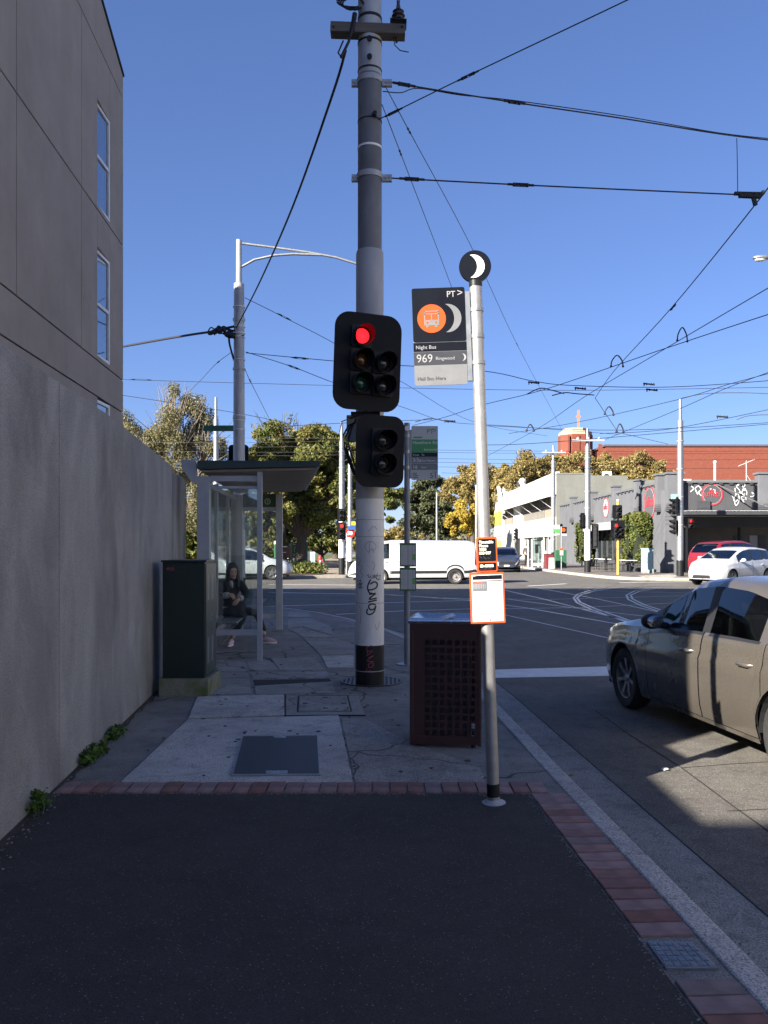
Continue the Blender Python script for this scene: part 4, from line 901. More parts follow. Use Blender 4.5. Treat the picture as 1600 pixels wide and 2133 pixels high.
# ---- street bin
bd = thing('litter_bin', 'square maroon perforated metal litter bin with stainless rim behind the bus post', 'bin', (.52, 6.84, 0), R(-7))
bw_, bh_ = .56, 1.0
def perf(w, h, cols, rows, hole, pitch, z_top, x0):
    """sheet metal panel with square holes, in local XZ, thickness 3 mm"""
    xs = [0]; zs = [0]
    for i in range(cols): xs += [x0 + i * pitch, x0 + i * pitch + hole]
    xs.append(w)
    for j in range(rows): zs += [z_top - (rows - 1 - j) * pitch - hole, z_top - (rows - 1 - j) * pitch]
    zs.append(h); mb = MB(); vs = []; fs = []; nx = len(xs); nz = len(zs)
    for yy in (0, .004):
        for zv in zs:
            for xv in xs: vs.append((xv, yy, zv))
    def hole_(i, j): return i % 2 == 1 and j % 2 == 1 and i < nx - 2 + 1 and j < nz - 1
    o2 = nx * nz
    for j in range(nz - 1):
        for i in range(nx - 1):
            a = j * nx + i
            if not hole_(i, j): fs += [(a, a + 1, a + nx + 1, a + nx), (o2 + a, o2 + a + nx, o2 + a + nx + 1, o2 + a + 1)]
            else:
                for (p, q_) in ((a, a + 1), (a + 1, a + nx + 1), (a + nx + 1, a + nx), (a + nx, a)): fs.append((p, q_, q_ + o2, p + o2))
    mb.add(vs, fs); return mb
pn = perf(bw_ - .02, .83, 7, 13, .041, .0595, .755, .105)
pf = pn.build('front_panel', m_maroon, bd); pf.location = (-bw_ / 2 + .01, -bw_ / 2, .10)
for nm, lc, rz in (('side_panel', (-bw_ / 2 + .0, bw_ / 2 - .01, .10), R(-90)), ('side_panel', (bw_ / 2, -bw_ / 2 + .01, .10), R(90)), ('rear_panel', (bw_ / 2 - .01, bw_ / 2, .10), R(180))):
    o = pf.copy(); C.objects.link(o); o.name = nm; o.parent = bd; o.location = lc; o.rotation_euler = (0, 0, rz)
for sx in (-1, 1):
    for sy in (-1, 1):
        mb = MB(); mb.box((sx * (bw_ / 2 - .012), sy * (bw_ / 2 - .012), .50), (.03, .03, .96)); mb.build('corner_post', m_maroon, bd, bevel=.006)
for z0_, z1_ in ((.03, .10), (.93, .985)):
    mb = MB(); mb.bx(-bw_ / 2 + .012, bw_ / 2 - .012, -bw_ / 2 - .0045, -bw_ / 2 + .002, z0_, z1_); mb.build('frame_rail', m_maroon, bd)
    mb = MB(); mb.bx(-bw_ / 2 - .0045, -bw_ / 2 + .002, -bw_ / 2 + .01, bw_ / 2 - .01, z0_, z1_); mb.build('frame_rail', m_maroon, bd)
mb = MB(); mb.bx(-.2, .2, -.2, .2, .05, .9); mb.build('inner_liner', M('liner', (.02, .016, .02), .6, 0, .2, 5), bd)
mb = MB(); ro, ri = bw_ / 2 + .012, .17; z1 = 1.03; prof = [(ro, .985), (ro + .006, 1.005), (ro, 1.022), (ro - .03, 1.03), (ri, .985)]; vs = []
for r_, z_ in prof: vs += [(-r_, -r_, z_), (r_, -r_, z_), (r_, r_, z_), (-r_, r_, z_)]
mb.add(vs, [(4 * i + j, 4 * i + (j + 1) % 4, 4 * i + 4 + (j + 1) % 4, 4 * i + 4 + j) for i in range(4) for j in range(4)]); mb.build('steel_rim', m_steel, bd, bevel=.004)
mb = MB(); mb.bx(-.168, .168, -.168, .168, .955, .96); mb.build('liner_bag', M('bin bag', (.45, .5, .58), .35, 0, .2, 9), bd)
for (xx, yy) in ((-.22, -.22), (.22, -.22), (.22, .22), (-.22, .22)):
    mb = MB(); mb.cyl((xx, yy, 0), (xx, yy, .05), .02, n=10); mb.build('foot', m_black, bd)
pq = MB(); pq.add([(-.03, -.09, 0), (.07, -.05, .03), (.05, .03, .045), (-.06, .0, .012), (.015, -.035, .035)], [(0, 1, 4), (1, 2, 4), (2, 3, 4), (3, 0, 4)]); o = pq.build('paper_scrap', m_paper); o.location = (.50, 6.62, 1.02); tag(o, 'crumpled white paper scrap lying on the bin rim', 'litter')
# ---- green roadside cabinet
cl_, cr = wall_x(8.9) + .12, -1.915; cb = thing('service_cabinet', 'dark green service cabinet with slotted vents on a mossy concrete plinth', 'cabinet', ((cl_ + cr) / 2, 8.85, 0)); cw = cr - cl_
mb = MB(); mb.bx(-cw / 2 - .03, cw / 2 + .05, -.05, .62, -.05, .19); mb.build('plinth', m_moss, cb, bevel=.012)
mb = MB(); mb.bx(-cw / 2, cw / 2, 0, .55, .19, 1.43); mb.build('body', m_green, cb, bevel=.006)
mb = MB(); mb.bx(-cw / 2 - .012, cw / 2 + .02, -.015, .57, 1.43, 1.452); mb.build('top_plate', m_green, cb, bevel=.004)
m_cabside = M('lighter green side', (.035, .055, .048), .38, .2, .3, 4)  # lighter green than the body, for the door side
mb = MB(); mb.bx(cw / 2, cw / 2 + .012, .015, .535, .22, 1.41); dr = mb.build('door', m_cabside, cb, bevel=.003)
for (z0, z1) in ((.34, .62), (1.02, 1.30)):
    mb = MB()
    for cdx in (.09, .13, .30, .34):
        for k in range(16): mb.bx(cw / 2 + .0115, cw / 2 + .0135, cdx + .008 * (k % 2), cdx + .022 + .008 * (k % 2), z0 + (z1 - z0) * k / 16, z0 + (z1 - z0) * k / 16 + .009)
    mb.build('slot_glints', M('vent glint', (.4, .42, .42), .5, .3, 0, 1), dr)  # pale bars, a glint painted along the vent slots
mb = MB(); mb.bx(cw / 2 + .012, cw / 2 + .022, .255, .27, .68, .86); mb.build('handle', m_steel, dr)
msr = [[(0, 0), (.008, .035), (.016, .012), (.026, .036), (.03, 0)], [(.052, .034), (.040, .026), (.052, .014), (.040, 0)], [(.062, 0), (.064, .034), (.078, .026), (.064, .016), (.082, -.002)], [(-.005, .018), (.034, .018)]]
ribbon([[(a - .18, b + 1.34) for a, b in s_] for s_ in msr], .005, lambda u, v: (u, -.0015, v)).build('graffiti', m_pink, cb)
# ================================================================== TRAM SHELTER, BENCH, WOMAN
sh = thing('tram_shelter', 'grey framed glass tram shelter with dark green roof left of the striped pole', 'shelter', (-2.45, 11.5, 0), R(3.7))
# local: x to the right (road), y away from us along the path. near frame y=0, far frame y=4.4
def bxp(nm, x0, x1, y0, y1, z0, z1, mt=None, par=None, bev=.004):
    mb = MB(); mb.bx(x0, x1, y0, y1, z0, z1); return mb.build(nm, mt or m_shelter, par or sh, bevel=bev)
XB, XF = -.14, .72
bxp('back_post', XB - .0, XB + .17, -.04, .14, 0, 2.57); bxp('front_post', XF - .035, XF + .035, -.04, .03, 0, 2.64)
bxp('far_post', XF - .06, XF + .065, 4.3, 4.42, 0, 2.6); bxp('back_post', XB, XB + .17, 4.26, 4.42, 0, 2.57)
bxp('top_rail', XB + .17, XF - .035, -.02, .03, 2.50, 2.58); bxp('top_rail', XB + .17, XF - .035, -.015, .025, 2.40, 2.44); bxp('bottom_rail', XB + .17, XF - .035, -.02, .03, .36, .44)
ns = MB(); ns.bx(XB + .17, XF - .035, .002, .010, .44, 2.40); ns.build('glass_pane', m_glass, sh)
bxp('bottom_rail', XB + .17, XF - .06, 4.34, 4.39, .22, .30); bxp('top_rail', XB + .17, XF - .06, 4.34, 4.39, 2.28, 2.35)
hd = bxp('header_panel', XB + .17, XF - .06, 4.35, 4.38, 2.35, 2.60, M('shelter header', (.02, .06, .025), .4, 0, .1, 4))
mb = MB(); mb.lathe([(.045, 4.347), (.055, 4.347), (.055, 4.349), (.045, 4.349)], c=(.5, 0, 2.46), axis='y', n=20); mb.build('tram_roundel', m_palegreen, hd); text('D', .06, m_palegreen, hd, (.485, 4.347, 2.44))
ns = MB(); ns.bx(XB + .17, XF - .06, 4.362, 4.370, .30, 2.28); ns.build('glass_pane', m_glass, sh)
# glazed back with mid posts
for yv in (1.45, 2.9): bxp('back_mullion', XB + .03, XB + .09, yv - .03, yv + .03, .2, 2.57)
bxp('back_rail', XB + .035, XB + .085, .14, 4.26, .26, .33); bxp('back_rail', XB + .035, XB + .085, .14, 4.26, 2.46, 2.53)
for a, b in ((.14, 1.42), (1.48, 2.87), (2.93, 4.26)):
    ns = MB(); ns.bx(XB + .055, XB + .063, a, b, .33, 2.46); ns.build('glass_pane', m_glass, sh)
# roof: trapezoid, higher at the road side, with ribbed soffit
rf = [(-.12, -.12), (1.56, -.12), (1.20, 4.55), (-.22, 4.55)]
def rz_(x): return 2.66 + .03 * max(0, x)
mb = MB(); n = 4; vs = [(x, y, rz_(x)) for x, y in rf] + [(x, y, rz_(x) + .12 - .04 * (x > .5)) for x, y in rf]
mb.add(vs, [(0, 3, 2, 1), (4, 5, 6, 7), (0, 1, 5, 4), (1, 2, 6, 5), (2, 3, 7, 6), (3, 0, 4, 7)]); roof = mb.build('roof', m_shelter_green, sh, bevel=.005)
k = 0; yv = -.04
while yv < 4.5:
    u = (yv + .12) / 4.67; xr = 1.50 - .36 * u; mb = MB(); mb.add([(-.08, yv, rz_(0) - .004), (xr, yv, rz_(xr) - .004), (xr, yv + .09, rz_(xr) - .004), (-.08, yv + .09, rz_(0) - .004), (-.08, yv + .015, rz_(0) - .035), (xr, yv + .015, rz_(xr) - .035), (xr, yv + .075, rz_(xr) - .035), (-.08, yv + .075, rz_(0) - .035)], [(4, 5, 6, 7), (0, 1, 5, 4), (1, 2, 6, 5), (2, 3, 7, 6), (3, 0, 4, 7)]); mb.build('soffit_rib', m_shelter_under, roof); yv += .19
mb = MB(); mb.prism_y([(XB - .22, 2.80), (XB - .02, 2.80), (XB + .0, 2.66), (XB + .0, 2.48), (XB - .06, 2.48), (XB - .20, 2.66)], -.05, .0); mb.build('gutter_bracket', m_shelter, sh, bevel=.004)
mb = MB(); mb.tube([(1.53, -.1, rz_(1.5) + .01), (1.22, 4.5, rz_(1.2) + .01)], .022, 8); mb.build('edge_tube', m_galv, roof)
# bench
bn = thing('bench', 'slatted grey metal bench inside the tram shelter under the seated woman', 'bench', (-2.48, 13.2, 0), R(3.7))
m_bench = M('bench metal', (.28, .29, .31), .4, .5, .1, 6)
for i in range(7): mb = MB(); mb.bx(-.20 + .062 * i, -.152 + .062 * i, -.8, 1.5, .435, .46); mb.build('slat', m_bench, bn, bevel=.004)
for i in range(4): mb = MB(); mb.bx(-.262, -.24, -.8, 1.5, .55 + .075 * i, .60 + .075 * i); mb.build('back_slat', m_bench, bn, bevel=.004)
for yv in (-.6, .35, 1.3):
    mb = MB(); mb.tube([(-.25, yv, .85), (-.25, yv, .42), (.22, yv, .425)], .02, 8); mb.tube([(.20, yv, .42), (.06, yv, .33), (-.06, yv, .16), (-.20, yv, 0)], .022, 8); mb.build('leg', m_bench, bn, smooth=50)
# ---- people grown from joint chains
def skin(name, verts, edges, rad, mat, parent, sub=2, root=0):
    me = bpy.data.meshes.new(name); me.from_pydata([tuple(v) for v in verts], edges, []); me.update()
    o = bpy.data.objects.new(name, me); C.objects.link(o)
    md = o.modifiers.new('skin', 'SKIN'); md.use_smooth_shade = True
    if not me.skin_vertices: me.skin_vertices.new() if hasattr(me.skin_vertices, 'new') else None
    sv = me.skin_vertices[0].data
    for i, r in enumerate(rad):
        sv[i].radius = (r, r) if not hasattr(r, '__len__') else r
        sv[i].use_root = (i == root)
    if sub: s2 = o.modifiers.new('sub', 'SUBSURF'); s2.levels = sub; s2.render_levels = sub
    dg = bpy.context.evaluated_depsgraph_get(); ev = o.evaluated_get(dg); nm = bpy.data.meshes.new_from_object(ev)
    nm.name = name; nm.materials.clear(); nm.materials.append(mat); nm.shade_smooth()
    bpy.data.objects.remove(o); o2 = bpy.data.objects.new(name, nm); C.objects.link(o2)
    if parent: o2.parent = parent; nm.transform(Matrix.Translation(-parent.location))
    return o2
m_skin = M('skin', (0.56, 0.35, 0.26), .5, 0, .06, 20); m_hair = M('dark hair', (0.014, 0.010, 0.009), .45, 0, .3, 60, stretch=(1, 1, .15))
m_coat = M('black coat', (0.010, 0.010, 0.012), .8, 0, .3, 30); m_jean = M('black jeans', (0.012, 0.014, 0.018), .8, 0, .25, 40); m_cuff = M('pale cuff', (.42, .42, .41), .7, 0, .1, 30); m_shoe = M('pink trainer', (.52, .36, .38), .6, 0, .1, 20); m_sole = M('white sole', (.7, .7, .7), .6, 0, .05, 20)
wd = 13.45
w = thing('person', 'seated person in black coat and jeans with pink trainers inside the tram shelter', 'person', (-2.55, 13.5, 0))
V = Vector
hipL, hipR = V((-2.54, 13.42, .56)), V((-2.54, 13.62, .56)); pel = V((-2.57, 13.53, .58))
wai = V((-2.57, 13.52, .74)); che = V((-2.53, 13.49, .92)); nec = V((-2.50, 13.45, 1.05)); hd0 = V((-2.455, 13.40, 1.12)); hdc = V((-2.44, 13.385, 1.205)); hdt = V((-2.455, 13.40, 1.29))
shA, shB = V((-2.68, 13.42, .99)), V((-2.33, 13.50, 1.0)); elA, elB = V((-2.68, 13.24, .79)), V((-2.22, 13.36, .82)); wrA, wrB = V((-2.46, 13.10, .83)), V((-2.30, 13.13, .765))
haA, haB = V((-2.405, 13.07, .835)), V((-2.325, 13.08, .745))
kn1, an1, to1 = V((-2.235, 13.30, .50)), V((-2.465, 13.36, .10)), V((-2.47, 13.22, .035))
kn2, an2, to2 = V((-2.10, 13.62, .515)), V((-1.965, 13.66, .13)), V((-1.81, 13.62, .045))
ver = [pel, wai, che, nec, hd0, hdc, hdt, shA, elA, wrA, haA, shB, elB, wrB, haB, hipL, kn1, an1, hipR, kn2, an2]
ed = [(0, 1), (1, 2), (2, 3), (3, 4), (4, 5), (5, 6), (2, 7), (7, 8), (8, 9), (9, 10), (2, 11), (11, 12), (12, 13), (13, 14), (0, 15), (15, 16), (16, 17), (0, 18), (18, 19), (19, 20)]
rd = [.12, .11, .12, .05, .052, .078, .06, .06, .042, .027, .03, .06, .042, .027, .03, .085, .058, .038, .085, .058, .038]
body = skin('body', ver, ed, rd, m_skin, w)
# fingers, each its own chain rooted in the palm
def hand(c, d, side, up, nm='fingers'):
    mbv = []; mbe = []; mr = []
    d = d.normalized(); up = up.normalized(); sd = d.cross(up).normalized()
    for k in range(4):
        o0 = c + sd * (.024 - .016 * k); ln = (.06, .07, .066, .052)[k]; i = len(mbv)
        mbv += [o0, o0 + d * ln * .55 - up * .008, o0 + d * ln * .8 - up * .035]; mbe += [(i, i + 1), (i + 1, i + 2)]; mr += [.0095, .0085, .007]
    i = len(mbv); mbv += [c - d * .03 + sd * .03 * side, c + d * .01 + sd * .045 * side - up * .01, c + d * .035 + sd * .035 * side - up * .02]; mbe += [(i, i + 1), (i + 1, i + 2)]; mr += [.011, .0095, .008]
    mb = MB()
    for a, b in mbe: mb.tube([mbv[a], mbv[b]], [mr[a], mr[b]], 7)
    for v_, r_ in zip(mbv, mr): mb.ball(v_, r_, 7, 5)
    mb.ball(c - d * .012, (.034, .034, .022), 10, 7); return mb.build(nm, m_skin, w, world=True, smooth=70)
hand(haA + V((.015, -.005, -.005)), V((.8, -.3, -.5)), 1, V((.3, -.3, .9))); hand(haB + V((-.01, -.01, -.01)), V((-.6, -.4, -.6)), -1, V((.2, -.5, .8)))
coat = skin('coat', [pel + V((0, 0, -.02)), wai, che, nec + V((0, 0, -.02)), shA, elA, wrA.lerp(elA, .25), shB, elB, wrB.lerp(elB, .25), V((-2.42, 13.40, .57)), V((-2.42, 13.62, .56)), V((-2.68, 13.56, .52))], [(0, 1), (1, 2), (2, 3), (2, 4), (4, 5), (5, 6), (2, 7), (7, 8), (8, 9), (0, 10), (0, 11), (0, 12)], [.155, .145, .145, .07, .085, .062, .055, .085, .062, .055, .12, .11, .12], m_coat, w)
skin('trousers', [pel, hipL, kn1, an1 + V((0, 0, .03)), hipR, kn2, an2 + V((0, 0, .05))], [(0, 1), (1, 2), (2, 3), (0, 4), (4, 5), (5, 6)], [.11, .095, .07, .047, .095, .07, .045], m_jean, w)
for e_, w_ in ((elA, wrA), (elB, wrB)):
    mb = MB(); mb.tube([e_.lerp(w_, .70), e_.lerp(w_, .82), e_.lerp(w_, 1.0)], [.050, .053, .046], 12); mb.build('cuff', m_cuff, w, world=True, smooth=60)
mb = MB(); mb.tube([V((-2.475, 13.365, 1.03)), V((-2.455, 13.345, .98)), V((-2.44, 13.335, .93))], [.035, .03, .008], 8); mb.build('shirt', m_cuff, w, world=True, smooth=60)
for an, to in ((an1, to1), (an2, to2)):
    hl = V((an.x, an.y, .045)); dd = (V((to.x, to.y, 0)) - V((hl.x, hl.y, 0))).normalized(); hb = hl - dd * .07
    mb = MB(); mb.tube([hb + V((0, 0, .005)), hl + V((0, 0, .02)), hl + dd * .08 + V((0, 0, .012)), hl + dd * .16 + V((0, 0, -.004)), hl + dd * .205 + V((0, 0, -.012))], [.034, .046, .042, .036, .018], 12); s_ = mb.build('shoe', m_shoe, w, world=True, smooth=60)
    pl = []
    sdv = V((-dd.y, dd.x, 0))
    for a in np.linspace(0, 2 * math.pi, 18)[:-1]: c_ = hl + dd * (.065 + .15 * math.cos(a)) + sdv * (.042 * math.sin(a)); pl.append((c_.x, c_.y))
    mb = MB(); mb.prism(pl, .004, .028); mb.build('sole', m_sole, w, world=True)
# face and hair
fd = V((.35, -.85, -.38)).normalized(); upv = V((.1, -.32, .95)).normalized(); fs_ = fd.cross(upv).normalized(); hc = V((-2.442, 13.38, 1.205))
mb = MB(); mb.ball(hc + fd * .02, (.072, .078, .105), 14, 10); mb.tube([hc + fd * .088 + upv * .022, hc + fd * .104 - upv * .022], [.009, .016], 8); mb.ball(hc + fd * .055 - upv * .082, (.042, .042, .036), 10, 7); mb.build('face', m_skin, w, world=True, smooth=70)
mb = MB()
for sx in (-1, 1): mb.ball(hc + fd * .088 + fs_ * .031 * sx + upv * .018, (.012, .010, .006), 8, 5)
mb.build('eye', m_ink, w, world=True)
mb = MB(); mb.ball(hc + fd * .094 - upv * .052, (.022, .010, .008), 8, 5); mb.build('mouth', M('lips', (.30, .10, .09), .5, 0, 0, 1), w, world=True)
mb = MB()
for sx in (-1, 1): mb.tube([hc + fd * .09 + fs_ * (.016 * sx) + upv * .036, hc + fd * .082 + fs_ * (.048 * sx) + upv * .036], .004, 5)
mb.build('eyebrow', m_hair, w, world=True)
mb = MB(); rnd = random.Random(5)
mb.ball(hc - fd * .022 + upv * .028, (.092, .096, .112), 16, 11)
for k in range(60):
    a = rnd.uniform(-2.6, 2.6); sgn = 1 if a > 0 else -1; a = sgn * (0.75 + abs(a) * .9); out = (fd * math.cos(a) + fs_ * math.sin(a)).normalized()
    p0 = hc + upv * rnd.uniform(.06, .11) + out * .05; p1 = hc + out * .095 + upv * .01; p2 = hc + out * .10 - upv * .10; p3 = hc + out * rnd.uniform(.085, .115) - V((0, 0, rnd.uniform(.17, .30)))
    mb.tube([p0, p1, p2, p3], [.012, .017, .016, .005], 6)
mb.build('hair', m_hair, w, world=True, smooth=70)
# bag on the lap
mb = MB(); mb.ball((-2.36, 13.30, .63), (.15, .12, .13), 14, 9); o = mb.build('handbag', m_coat, smooth=60); tag(o, 'soft black bag on the lap of the seated person', 'bag')

# ================================================================== CARS
def smooth_fn(pts, n=400, win=0.10):
    xs = np.array([p[0] for p in pts]); ys = np.array([p[1] for p in pts])
    g_ = np.linspace(xs[0], xs[-1], n); y = np.interp(g_, xs, ys); k = max(1, int(win / (g_[1] - g_[0]))) | 1
    yp = np.concatenate([np.full(k // 2, y[0]), y, np.full(k // 2, y[-1])]); ker = np.hanning(k + 2)[1:-1]; ker /= ker.sum()
    ys2 = np.convolve(yp, ker, 'valid'); return lambda q: float(np.interp(q, g_, ys2))
m_carglass = glass_mat('car glass', (0.42, 0.48, 0.48), base_refl=0.06)
m_carglass_dk = glass_mat('dark car glass', (0.06, 0.07, 0.08), base_refl=0.08)
m_trim = M('car trim black', (0.015, 0.015, 0.016), .45, 0, .1, 8)
m_rim = M('alloy rim', (0.33, 0.33, 0.34), .3, .8, .1, 8); m_rim_dull = M('steel rim', (0.30, 0.29, 0.28), .5, .5, .15, 8)
m_headl = M('headlamp glass', (0.55, 0.57, 0.60), .08, .3, .2, 12, coat=1); m_tail = M('tail lamp', (0.30, 0.01, 0.01), .1, 0, 0, 1, coat=1)
m_indic = M('indicator', (0.6, 0.5, 0.35), .2, 0, 0, 1); m_seat = M('seat cloth', (.30, .31, .30), .9, 0, .1, 10); m_plate = M('number plate', (.6, .6, .6), .4, 0, 0, 1)
PROF = [(0, .93), (.12, .972), (.3, .992), (.55, 1.0), (.765, 1.0), (.80, .979), (.92, .966), (1, .945)]
def wheel(root, x, y, r, wdt, side, style, rimmat):
    h = thing('wheel', None, None, (x, y, r)); h.parent = root
    s_ = side; mb = MB(); hw = wdt / 2
    mb.lathe([(r * .66, -hw * .9), (r * .74, -hw), (r * .92, -hw), (r * .985, -hw * .75), (r, -hw * .4), (r, hw * .4), (r * .985, hw * .75), (r * .92, hw), (r * .74, hw), (r * .66, hw * .9)], axis='y', n=32); mb.build('tyre', m_rubber, h, smooth=40)
    mb = MB(); mb.lathe([(r * .68, s_ * hw * .92), (r * .64, s_ * hw * .85), (r * .62, s_ * hw * .2), (r * .2, s_ * hw * .1), (0, s_ * hw * .1)], axis='y', n=32)
    mb.lathe([(0, s_ * hw * .80), (r * .10, s_ * hw * .80), (r * .15, s_ * hw * .55), (r * .15, 0)], axis='y', n=20)
    rim = mb.build('rim', rimmat if style != 'dark' else m_trim, h, smooth=40)
    ns_ = {'alloy': 7, 'steel': 14, 'five': 5, 'dark': 5}[style]
    for k in range(ns_):
        a = 2 * math.pi * k / ns_ + .2; mb = MB(); ca, sa = math.cos(a), math.sin(a)
        if style == 'alloy':
            for off in (-.06, .06):
                pts = []
                for (rr, tw, hwid, yy) in ((r * .10, off * .6, .014, .62), (r * .40, off * 1.5, .020, .74), (r * .65, off * 3.0, .013, .82)):
                    cx, cz = rr * ca - (tw + off * 0) * sa * r * 2.2, rr * sa + tw * ca * r * 2.2
                    pts.append((V((cx - hwid * -sa, s_ * hw * yy, cz - hwid * ca)), V((cx + hwid * -sa, s_ * hw * yy, cz + hwid * ca))))
                vs = [p for q_ in pts for p in q_]; bk = [p - V((0, s_ * .03, 0)) for p in vs]
                mb.add(vs + bk, [(0, 1, 3, 2), (2, 3, 5, 4), (0, 2, 8, 6), (2, 4, 10, 8), (1, 7, 9, 3), (3, 9, 11, 5)])
        elif style == 'steel':
            c_ = V((r * .5 * ca, s_ * hw * .35, r * .5 * sa)); mb.box(c_, (.05, .03, .018), rot=Matrix.Rotation(-a, 3, 'Y'))
        else:
            c_ = V((r * .38 * ca, s_ * hw * .72, r * .38 * sa)); mb.box(c_, (r * .54, .03, r * .15), rot=Matrix.Rotation(-a, 3, 'Y'))
        mb.build('spoke', rimmat if style != 'steel' else m_trim, h)
    return h
def car(name, label, cat, loc, rz, S, group=None):
    root = thing(name, label, cat, loc, rz, group); Ln, W2 = S['L'], S['W'] / 2; x0c = Ln / 2
    top = smooth_fn(S['top'], win=S.get('win', .14)); belt = smooth_fn(S['belt'], win=.14); plan = smooth_fn(S['plan'], win=.16); low = smooth_fn(S['low'], win=.1)
    ax = S['axles']; wr = S['wr']; Ra = wr + S.get('arch', .055)
    xs = set(np.round(np.linspace(0, Ln, S.get('n', 64)), 4))
    for a in ax: xs |= {round(a + Ra * math.cos(t), 4) for t in np.linspace(0.02, math.pi - .02, 17)} | {round(a + Ra + .001, 4), round(a - Ra - .001, 4)}
    gp = .0045
    for d in S['doors']:
        for e in d: xs |= {round(e - gp, 4), round(e + gp, 4)}
    for wv in S['wins'] + [S['front'], S['rear']]: xs |= {round(wv[0], 4), round(wv[1], 4)}
    xs |= {.01, .03, .06, Ln - .01, Ln - .03, Ln - .06}
    xs = sorted(x for x in xs if 0 <= x <= Ln)
    ks = [x for i, x in enumerate(xs) if i == 0 or x - xs[i - 1] > .0008]; xs = ks
    t_rows = [0, .05, .06, .2, .35, .5, .62, .74, .80, .88, .945, .955, 1.0]
    rows = []
    gw = S.get('gw', .74)
    for x in xs:
        zl_, zt_, zbelt = low(x), top(x), min(belt(x), top(x) - .012); w_ = plan(x) * W2; base = zl_
        for a in ax:
            if abs(x - a) < Ra: base = max(base, wr + math.sqrt(Ra * Ra - (x - a) ** 2))
        base = min(base, zbelt - .05); pts = []
        for t in t_rows:
            z = base + t * (zbelt - base); tz = (z - zl_) / max(.05, zbelt - zl_)
            pts.append((w_ * float(np.interp(tz, [p[0] for p in PROF], [p[1] for p in PROF])), z))
        gh = zt_ - zbelt; f_ = min(1, gh / S.get('gh', .42)); wg = w_ * (.90 * (1 - f_) + gw * f_); wb_ = w_ * .935
        pts.append((wb_ + (wg - wb_) * .06, zbelt + gh * .05)); pts.append((wb_ + (wg - wb_) * .80, zbelt + gh * .82)); pts.append((wg, zbelt + gh * .90)); pts.append((wg * .90, zbelt + gh * .965)); pts.append((wg * .55, zbelt + gh * .995)); pts.append((0, zt_))
        rows.append(pts)
    nr = len(rows[0]); parts = {}
    KB = 12   # belt row
    def part_of(j, xm, dx):
        if S.get('shaded_pillar') and S['front'][0] - .05 <= xm <= S['front'][1] + .03 and j in (KB + 1, KB + 2, KB + 3) and not (j == KB + 1 and xm < S['wins'][-1][1]): return 'window_trim'  # front pillar blackened, its shade put into the colour
        if S['front'][0] <= xm <= S['front'][1] and j >= KB + 4: return 'windscreen'
        if S['rear'][0] <= xm <= S['rear'][1] and j >= KB + 4: return 'rear_window'
        if j == KB + 1:
            for i, wv in enumerate(S['wins']):
                if wv[0] <= xm <= wv[1] and top(xm) - belt(xm) > .1: return 'window%d' % i
        if j == KB + 1 and S['wins'][0][0] < xm < S['wins'][-1][1]: return 'window_trim'
        if j in (KB, KB + 2) and any(wv[0] - .02 <= xm <= wv[1] + .02 for wv in S['wins']) and top(xm) - belt(xm) > .1: return 'window_trim' if j == KB else 'body'
        for i, d in enumerate(S['doors']):
            if d[0] + gp * .9 < xm < d[1] - gp * .9 and j < KB:
                if j == 0: return 'sill'
                if j == 1: return None
                return 'door%d' % i
            if (abs(xm - d[0]) < gp or abs(xm - d[1]) < gp) and 1 <= j <= KB: return None
        h = S['head']
        if xm > Ln - h[0] and h[1] <= j <= h[2] and xm < Ln - .015: return 'headlight'
        tl = S['tail']
        if xm < tl[0] and tl[1] <= j <= tl[2] and xm > .01: return 'tail_light'
        return S.get('rule', lambda j, x: 'body')(j, xm)
    for i in range(len(xs) - 1):
        xm = (xs[i] + xs[i + 1]) / 2
        for j in range(nr - 1):
            pn = part_of(j, xm, 0)
            if pn is None: continue
            for sd in (1, -1):
                q_ = [(xs[i] - x0c, sd * rows[i][j][0], rows[i][j][1]), (xs[i + 1] - x0c, sd * rows[i + 1][j][0], rows[i + 1][j][1]), (xs[i + 1] - x0c, sd * rows[i + 1][j + 1][0], rows[i + 1][j + 1][1]), (xs[i] - x0c, sd * rows[i][j + 1][0], rows[i][j + 1][1])]
                if sd < 0: q_ = q_[::-1]
                key = pn if pn in ('body', 'windscreen', 'rear_window') else pn + ('L' if sd > 0 else 'R')
                parts.setdefault(key, MB()).add(q_, [(3, 2, 1, 0)])
    for idx in (0, len(xs) - 1):      # end caps
        loop = [(xs[idx] - x0c, y, z) for y, z in rows[idx]] + [(xs[idx] - x0c, -y, z) for y, z in rows[idx][::-1][1:]]
        parts['body'].add(loop, [tuple(range(len(loop)))])
    mats = {'body': S['paint'], 'windscreen': m_carglass, 'rear_window': m_carglass_dk}
    for sf in 'LR': mats['sill' + sf] = S.get('sillmat', S['paint']); mats['window_trim' + sf] = m_trim; mats['cladding' + sf] = m_trim
    objs = {}
    for key, mb in parts.items():
        # weld
        d_ = {}; rv = []; rm = []
        for v_ in mb.v:
            kx_ = (round(v_[0], 4), round(v_[1], 4), round(v_[2], 4))
            if kx_ not in d_: d_[kx_] = len(rv); rv.append(kx_)
            rm.append(d_[kx_])
        fs = []
        for f in mb.f:
            g2 = []
            for i_ in f:
                if rm[i_] not in g2: g2.append(rm[i_])
            if len(g2) > 2: fs.append(tuple(g2))
        m2 = MB(); m2.v = rv; m2.f = fs
        nm = 'window_trim' if key.startswith('window_trim') else 'sill' if key.startswith('sill') else 'cladding' if key.startswith('cladding') else 'window' if key.startswith('window') else 'door' if key.startswith('door') else 'headlight' if key.startswith('headlight') else 'tail_light' if key.startswith('tail') else key
        mt = mats.get(key) or (S.get('wing', m_carglass) if nm == 'window' else S['paint'] if nm == 'door' else m_headl if nm == 'headlight' else m_tail)
        objs[key] = m2.build(nm, mt, root, smooth=38)
